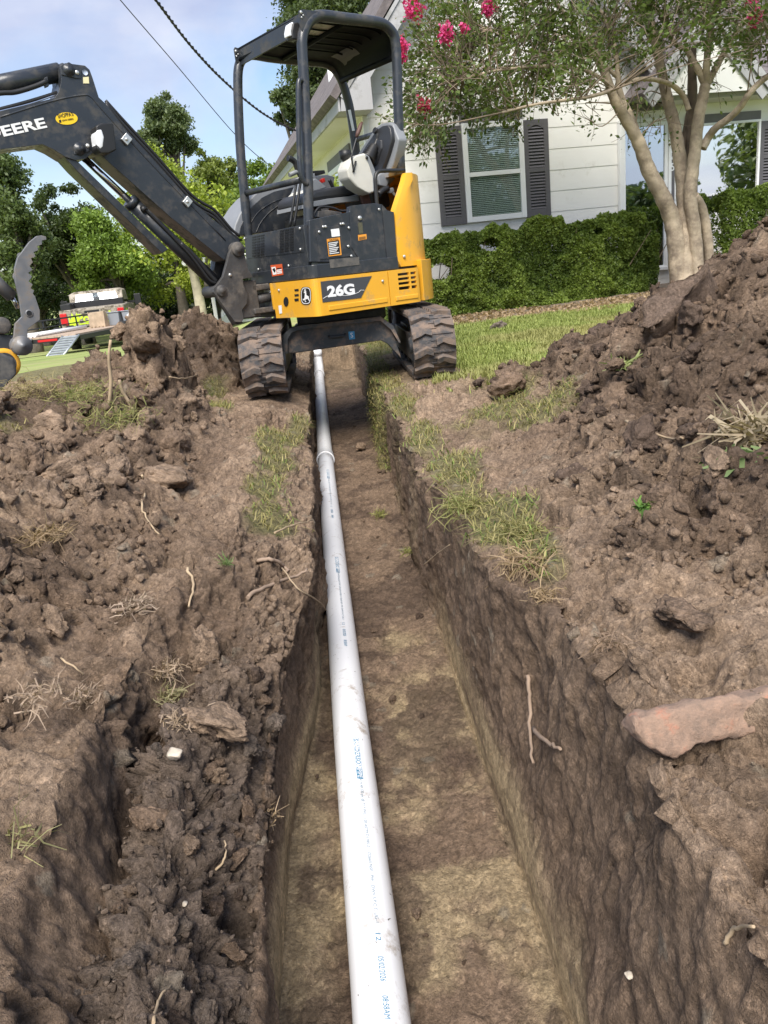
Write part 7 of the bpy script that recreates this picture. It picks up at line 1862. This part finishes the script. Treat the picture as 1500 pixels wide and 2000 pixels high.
# terracotta fragment on the bank
def terracotta():
    m = bpy.data.materials.new('earthy_terracotta'); m.use_nodes = True; t = m.node_tree; b = t.nodes['Principled BSDF']; b.inputs['Roughness'].default_value = .9
    tcn = t.nodes.new('ShaderNodeTexCoord'); n = t.nodes.new('ShaderNodeTexNoise'); n.inputs['Scale'].default_value = 24; n.inputs['Detail'].default_value = 10; n.inputs['Roughness'].default_value = .72
    t.links.new(tcn.outputs['Object'], n.inputs['Vector']); r = t.nodes.new('ShaderNodeValToRGB'); e = r.color_ramp.elements
    e[0].position = .36; e[0].color = (.20, .145, .11, 1); e[1].position = .74; e[1].color = (.46, .17, .10, 1); x = e.new(.56); x.color = (.34, .225, .16, 1)
    t.links.new(n.outputs['Fac'], r.inputs['Fac']); t.links.new(r.outputs['Color'], b.inputs['Base Color'])
    bp = t.nodes.new('ShaderNodeBump'); bp.inputs['Strength'].default_value = .9; bp.inputs['Distance'].default_value = .012; t.links.new(n.outputs['Fac'], bp.inputs['Height']); t.links.new(bp.outputs['Normal'], b.inputs['Normal']); return m
p0, n0 = surf(1290, 1440); p0 = p0 - ray(1290, 1440) * .05
up_e = [(1232, 1415), (1244, 1394), (1300, 1380), (1400, 1362), (1500, 1348), (1620, 1338), (1660, 1380)]; lo_e = [(1233, 1424), (1262, 1456), (1312, 1478), (1385, 1450), (1490, 1434), (1610, 1432), (1662, 1392)]
tn = np.array([.10, -1, .45]); U_ = np.array(smooth_pts([at_plane(x, y, p0, tn) for x, y in up_e], 8)); D_ = np.array(smooth_pts([at_plane(x, y, p0, tn) for x, y in lo_e], 8)); c_ = (U_.mean(0) + D_.mean(0)) / 2
tco = empty('terracotta_fragment', c_); tag(tco, 'broken slab of earth-stained terracotta jutting from the bank', 'terracotta slab')
nb_ = tn / np.linalg.norm(tn); ns_ = 40; V_ = []
for a, b in zip(U_, D_):
    m_ = (a + b) / 2; h = (a - b) / 2
    for k in range(ns_):
        th = 2 * pi * k / ns_; cx_, sx_ = cos(th), sin(th); e = .42
        V_.append(m_ - c_ + h * math.copysign(abs(cx_) ** e, cx_) + nb_ * .024 * math.copysign(abs(sx_) ** e, sx_) - nb_ * .012)
V_ = np.array(V_); nr_ = len(U_); cen_ = np.repeat(((U_ + D_) / 2 - c_), ns_, 0); od = V_ - cen_; od /= np.linalg.norm(od, axis=1, keepdims=True) + 1e-9
V_ = V_ + od * (.006 * fbm(V_, 22, 4, s=5) + .004 * fbm(V_, 70, 3, s=8))[:, None]
F_ = [(i * ns_ + k, i * ns_ + (k + 1) % ns_, (i + 1) * ns_ + (k + 1) % ns_, (i + 1) * ns_ + k) for i in range(nr_ - 1) for k in range(ns_)]
MB().add(V_, F_, True).add(V_[:ns_], [tuple(range(ns_))[::-1]]).add(V_[-ns_:], [tuple(range(ns_))]).obj('slab_body', terracotta(), tco)
# log offcut on the lawn edge
hv, hf = hull(777, 16, 5, .8); mesh_np('log_wood', hv * np.array([.105, .06, .062]) + np.array([0, 0, .035]), hf, mat('weathered_wood', (.17, .135, .11), .9, noise=.4, nscale=20, bump=.8, bscale=60), True, LOG_AT)
# stones
M_STONE = mat('pale_stone', (.46, .40, .32), .85, noise=.3, nscale=30, bump=.5, bscale=80)
for (x, y, w, lab) in ((343, 1473, 30, 'pale angular stone in the loose soil of the shelf'), (1228, 1903, 14, 'small chalky white stone stuck in the trench wall'), (360, 1765, 11, 'tiny white stone among the shelf clods')):
    p, n = surf(x, y); s = w / 1500 * np.linalg.norm(p - CO) / 2; pv = lump(IV3, int(x), .25, .7, 5); o = mesh_np('stone', pv * s, IF3, M_STONE, True); o.location = Vector(p) + Vector(n) * s * .4; tag(o, lab, 'stone')
# sticks and roots
M_STICK = mat('pale_stick', (.38, .285, .18), .8, noise=.25, nscale=20); M_ROOT = mat('brown_root', (.27, .195, .14), .85, noise=.25, nscale=20)
def stick(pts, r, lab, m_, name='stick', lift=.01, free=None):
    P_ = []
    for k, q_ in enumerate(pts):
        p, n = surf(q_[0], q_[1]); P_.append(np.array(p) + np.array(n) * (lift + (q_[2] if len(q_) > 2 else 0)))
    o = empty(name, P_[0]); tag(o, lab, name.replace('_', ' ')); Q = smooth_pts([p - P_[0] for p in P_], 5); n_ = len(Q)
    Q = [tuple(np.array(q) + rng.normal(size=3) * r * .35) for q in Q]
    MB().tube(Q, [r * (1 - .45 * k / n_) for k in range(n_)], 6).obj('wood', m_, o); return o
def stand(px0, px1, r, lab, m_=None):
    p, n = surf(*px0); e = at_y(px1[0], px1[1], p[1] - .02); o = empty('stick', p); tag(o, lab, 'stick'); d = e - p
    Q = smooth_pts([-.03 * d, .35 * d + np.array([.008, 0, 0]), .7 * d - np.array([.006, 0, 0]), d], 4); MB().tube([tuple(np.array(q)) for q in Q], [r * (1 - .3 * k / 13) for k in range(13)], 6).obj('wood', m_ or M_STICK, o)
stand((217, 790), (216, 664), .010, 'straight pale stick standing upright in the soil heap')
stand((262, 812), (233, 742), .011, 'short pale stick leaning in the soil below the upright one')
stick([(1037, 1318), (1036, 1370), (1040, 1440), (1045, 1495)], .006, 'thin brown root hanging down the trench wall', M_ROOT, 'root', .012)
stick([(1047, 1428), (1075, 1448), (1104, 1466)], .006, 'short brown root lying against the trench wall', M_ROOT, 'root', .012)
stick([(488, 1172), (530, 1150), (570, 1132), (602, 1115)], .007, 'forked grey root poking out of the bank over the pipe', M_ROOT, 'root', .02)
stick([(508, 1096), (528, 1095), (550, 1105), (566, 1120)], .008, 'bent brown root bulging from the bank edge', M_ROOT, 'root', .012)
stick([(545, 1110), (580, 1150), (610, 1175), (634, 1190)], .003, 'hair-thin pale root stretching towards the pipe', M_STICK, 'root', .02)
stick([(532, 1043), (570, 1030), (608, 1018)], .004, 'thin pale twig reaching over the trench edge', M_STICK, 'stick', .02)
stick([(222, 1195), (270, 1192), (300, 1188)], .006, 'grey root lying level in the bank', M_ROOT, 'root', .01)
stick([(280, 932), (285, 960), (278, 985), (290, 1010), (310, 1045)], .005, 'pale crooked root dangling over bare soil', M_STICK, 'root', .012)
stick([(365, 1115), (372, 1140), (365, 1180)], .005, 'pale vertical root fragment on the bank', M_STICK, 'root', .012)
stick([(1230, 830), (1290, 855), (1340, 862)], .005, 'curved pale root lying on the dark heap', M_STICK, 'root', .015)
stick([(115, 1288), (140, 1305), (165, 1322)], .003, 'straight dry grass stalk lying on the bank', M_STICK, 'stick', .012)
stick([(830, 1105), (850, 1085), (880, 1062)], .003, 'thin pale root in the trench wall below the turf', M_STICK, 'root', .01)
stick([(668, 820), (690, 822), (716, 818)], .004, 'thin root on the trench floor under the excavator', M_STICK, 'root', .02)
stick([(330, 738), (360, 740), (380, 735)], .005, 'pale root lying on the heap before the track', M_STICK, 'root', .012)
stick([(1415, 1845), (1440, 1810), (1475, 1800)], .0035, 'forked pale rootlet on the bank face near the terracotta', M_STICK, 'root', .006)
stick([(425, 1700), (432, 1665), (440, 1640)], .0028, 'fine pale rootlet on the shelf clods', M_STICK, 'root', .008)
stick([(300, 2000), (305, 1960), (315, 1945)], .0028, 'fine pale rootlet low on the shelf', M_STICK, 'root', .008)
def tangle(px, py, n, ln, lab, c0, c1, name='root_tangle', w=.0013, spread=.03, cat='root tangle', down=.0):
    p, nr = surf(px, py); r_ = np.random.default_rng(int(px * 7 + py)); o = empty(name, p); tag(o, lab, cat)
    V_, F_, C_ = [], [], []; n = int(n * 1.5); ln *= .8; c0 = np.array(c0) * .85; c1 = np.array(c1) * .85
    for k in range(n):
        b_ = r_.normal(size=3) * spread * np.array([1, 1, .3]); d = r_.normal(size=3) * np.array([1, .8, .6]) + np.array([0, 0, .35 - down]); d /= np.linalg.norm(d); l_ = ln * r_.uniform(.4, 1.2)
        m_ = b_ + d * l_ * .5 + r_.normal(size=3) * l_ * .15; e_ = m_ + d * l_ * .4 + r_.normal(size=3) * l_ * .25 - np.array([0, 0, l_ * .2]); wv = np.cross(d, r_.normal(size=3)); wv = wv / (np.linalg.norm(wv) + 1e-9) * w * r_.uniform(.6, 1.5)
        i0 = len(V_) * 6; V_.append(np.array([b_ - wv, b_ + wv, m_ + wv, m_ - wv, e_ + wv * .4, e_ - wv * .4])); F_ += [(i0, i0 + 1, i0 + 2, i0 + 3), (i0 + 3, i0 + 2, i0 + 4, i0 + 5)]
        t = r_.random(); C_.append(np.tile(np.array(c0) * (1 - t) + np.array(c1) * t, (6, 1)))
    mesh_np('strands', np.concatenate(V_) + np.array(nr) * .01, np.array(F_), M_LEAFG, False, o, np.concatenate(C_))['kind'] = 'stuff'
ST0, ST1 = (.26, .18, .11), (.50, .37, .22)
tangle(62, 1068, 420, .085, 'matted straw-coloured root clump on the bank beside dark clods', ST0, ST1, spread=.045)
tangle(95, 1050, 200, .07, 'brown fibrous sod lying upside down on the bank', ST0, ST1, spread=.035)
tangle(318, 1310, 150, .05, 'dry rhizome tangle hanging over the shelf edge', (.30, .22, .15), (.55, .42, .30), spread=.025)
tangle(325, 1360, 80, .05, 'small dry rhizome knot with a green blade in the shelf corner', (.30, .24, .15), (.45, .45, .22), spread=.018)
tangle(345, 1415, 60, .04, 'trail of dry rhizomes below the shelf edge', (.30, .22, .15), (.55, .42, .30), spread=.02)
tangle(535, 1585, 46, .045, 'small pale root stub beside the smooth clay cut', (.45, .33, .2), (.62, .46, .3), spread=.012)
tangle(70, 1368, 80, .045, 'row of cut grass roots on the flat bank', (.30, .22, .16), (.50, .38, .28), spread=.025)
tangle(168, 1362, 70, .05, 'tuft of cut roots at the bank lip', (.30, .22, .16), (.50, .38, .28), spread=.02)
tangle(265, 1185, 110, .045, 'flat mat of cut grass stems on the bank', (.32, .24, .18), (.55, .43, .33), spread=.025)
tangle(25, 1635, 30, .10, 'long dry grass stems with a green tip by the dark cut', (.30, .28, .13), (.45, .42, .2), spread=.02)
tangle(1030, 1095, 300, .075, 'brown fibrous roots hanging from the turf edge over the trench', ST0, ST1, spread=.035, down=.9)
tangle(1010, 1040, 240, .07, 'half-green turf clump at the trench lip', (.16, .17, .05), (.42, .37, .17), spread=.035, down=.4)
tangle(905, 985, 260, .08, 'yellow-green turf clump drooping over the trench lip', (.16, .19, .05), (.45, .40, .17), spread=.04, down=.6)
tangle(1060, 1168, 90, .04, 'tiny root bunch below the fibrous turf edge', ST0, ST1, spread=.015)
tangle(1185, 1255, 60, .045, 'crooked brown rootlets in the wall under the clay lump', (.22, .15, .1), (.38, .27, .19), spread=.02, down=.6)
tangle(1480, 850, 170, .14, 'uprooted weed with pale stringy roots on the dark heap', (.34, .27, .18), (.55, .46, .32), spread=.03, w=.004)
tangle(1440, 905, 50, .05, 'green leaf sprig of the uprooted weed', (.10, .16, .05), (.25, .33, .14), spread=.03, w=.008)
tangle(160, 775, 420, .10, 'thick tuft of green and straw grass on the heap by the boom', (.16, .20, .05), (.46, .42, .17), spread=.10)
tangle(215, 820, 320, .10, 'second tuft of yellowing grass hanging down the heap', (.16, .20, .05), (.46, .42, .17), spread=.09)
tangle(60, 765, 300, .09, 'dry grass mat at the edge of the heap', (.25, .2, .09), (.50, .42, .2), spread=.09)
tangle(440, 1105, 30, .045, 'small green grass sprig on the bare bank', (.10, .17, .05), (.25, .32, .12), spread=.006)
tangle(1252, 993, 26, .04, 'small green seedling among the heap clods', (.07, .15, .03), (.18, .32, .06), spread=.008, w=.004)
tangle(742, 1003, 90, .05, 'small tuft of grass fallen on the trench floor', (.18, .2, .05), (.42, .40, .15), spread=.02)
tangle(798, 1076, 70, .045, 'second grass tuft at the foot of the trench wall', (.18, .2, .05), (.42, .40, .15), spread=.015)
tangle(1215, 722, 60, .08, 'pale yellow-green weed on the crest of the heap', (.30, .36, .12), (.55, .58, .28), spread=.02, w=.004)
tangle(640, 640, 40, .05, 'grass sprig by the far trench end', (.08, .14, .03), (.2, .28, .08), spread=.03) if False else None
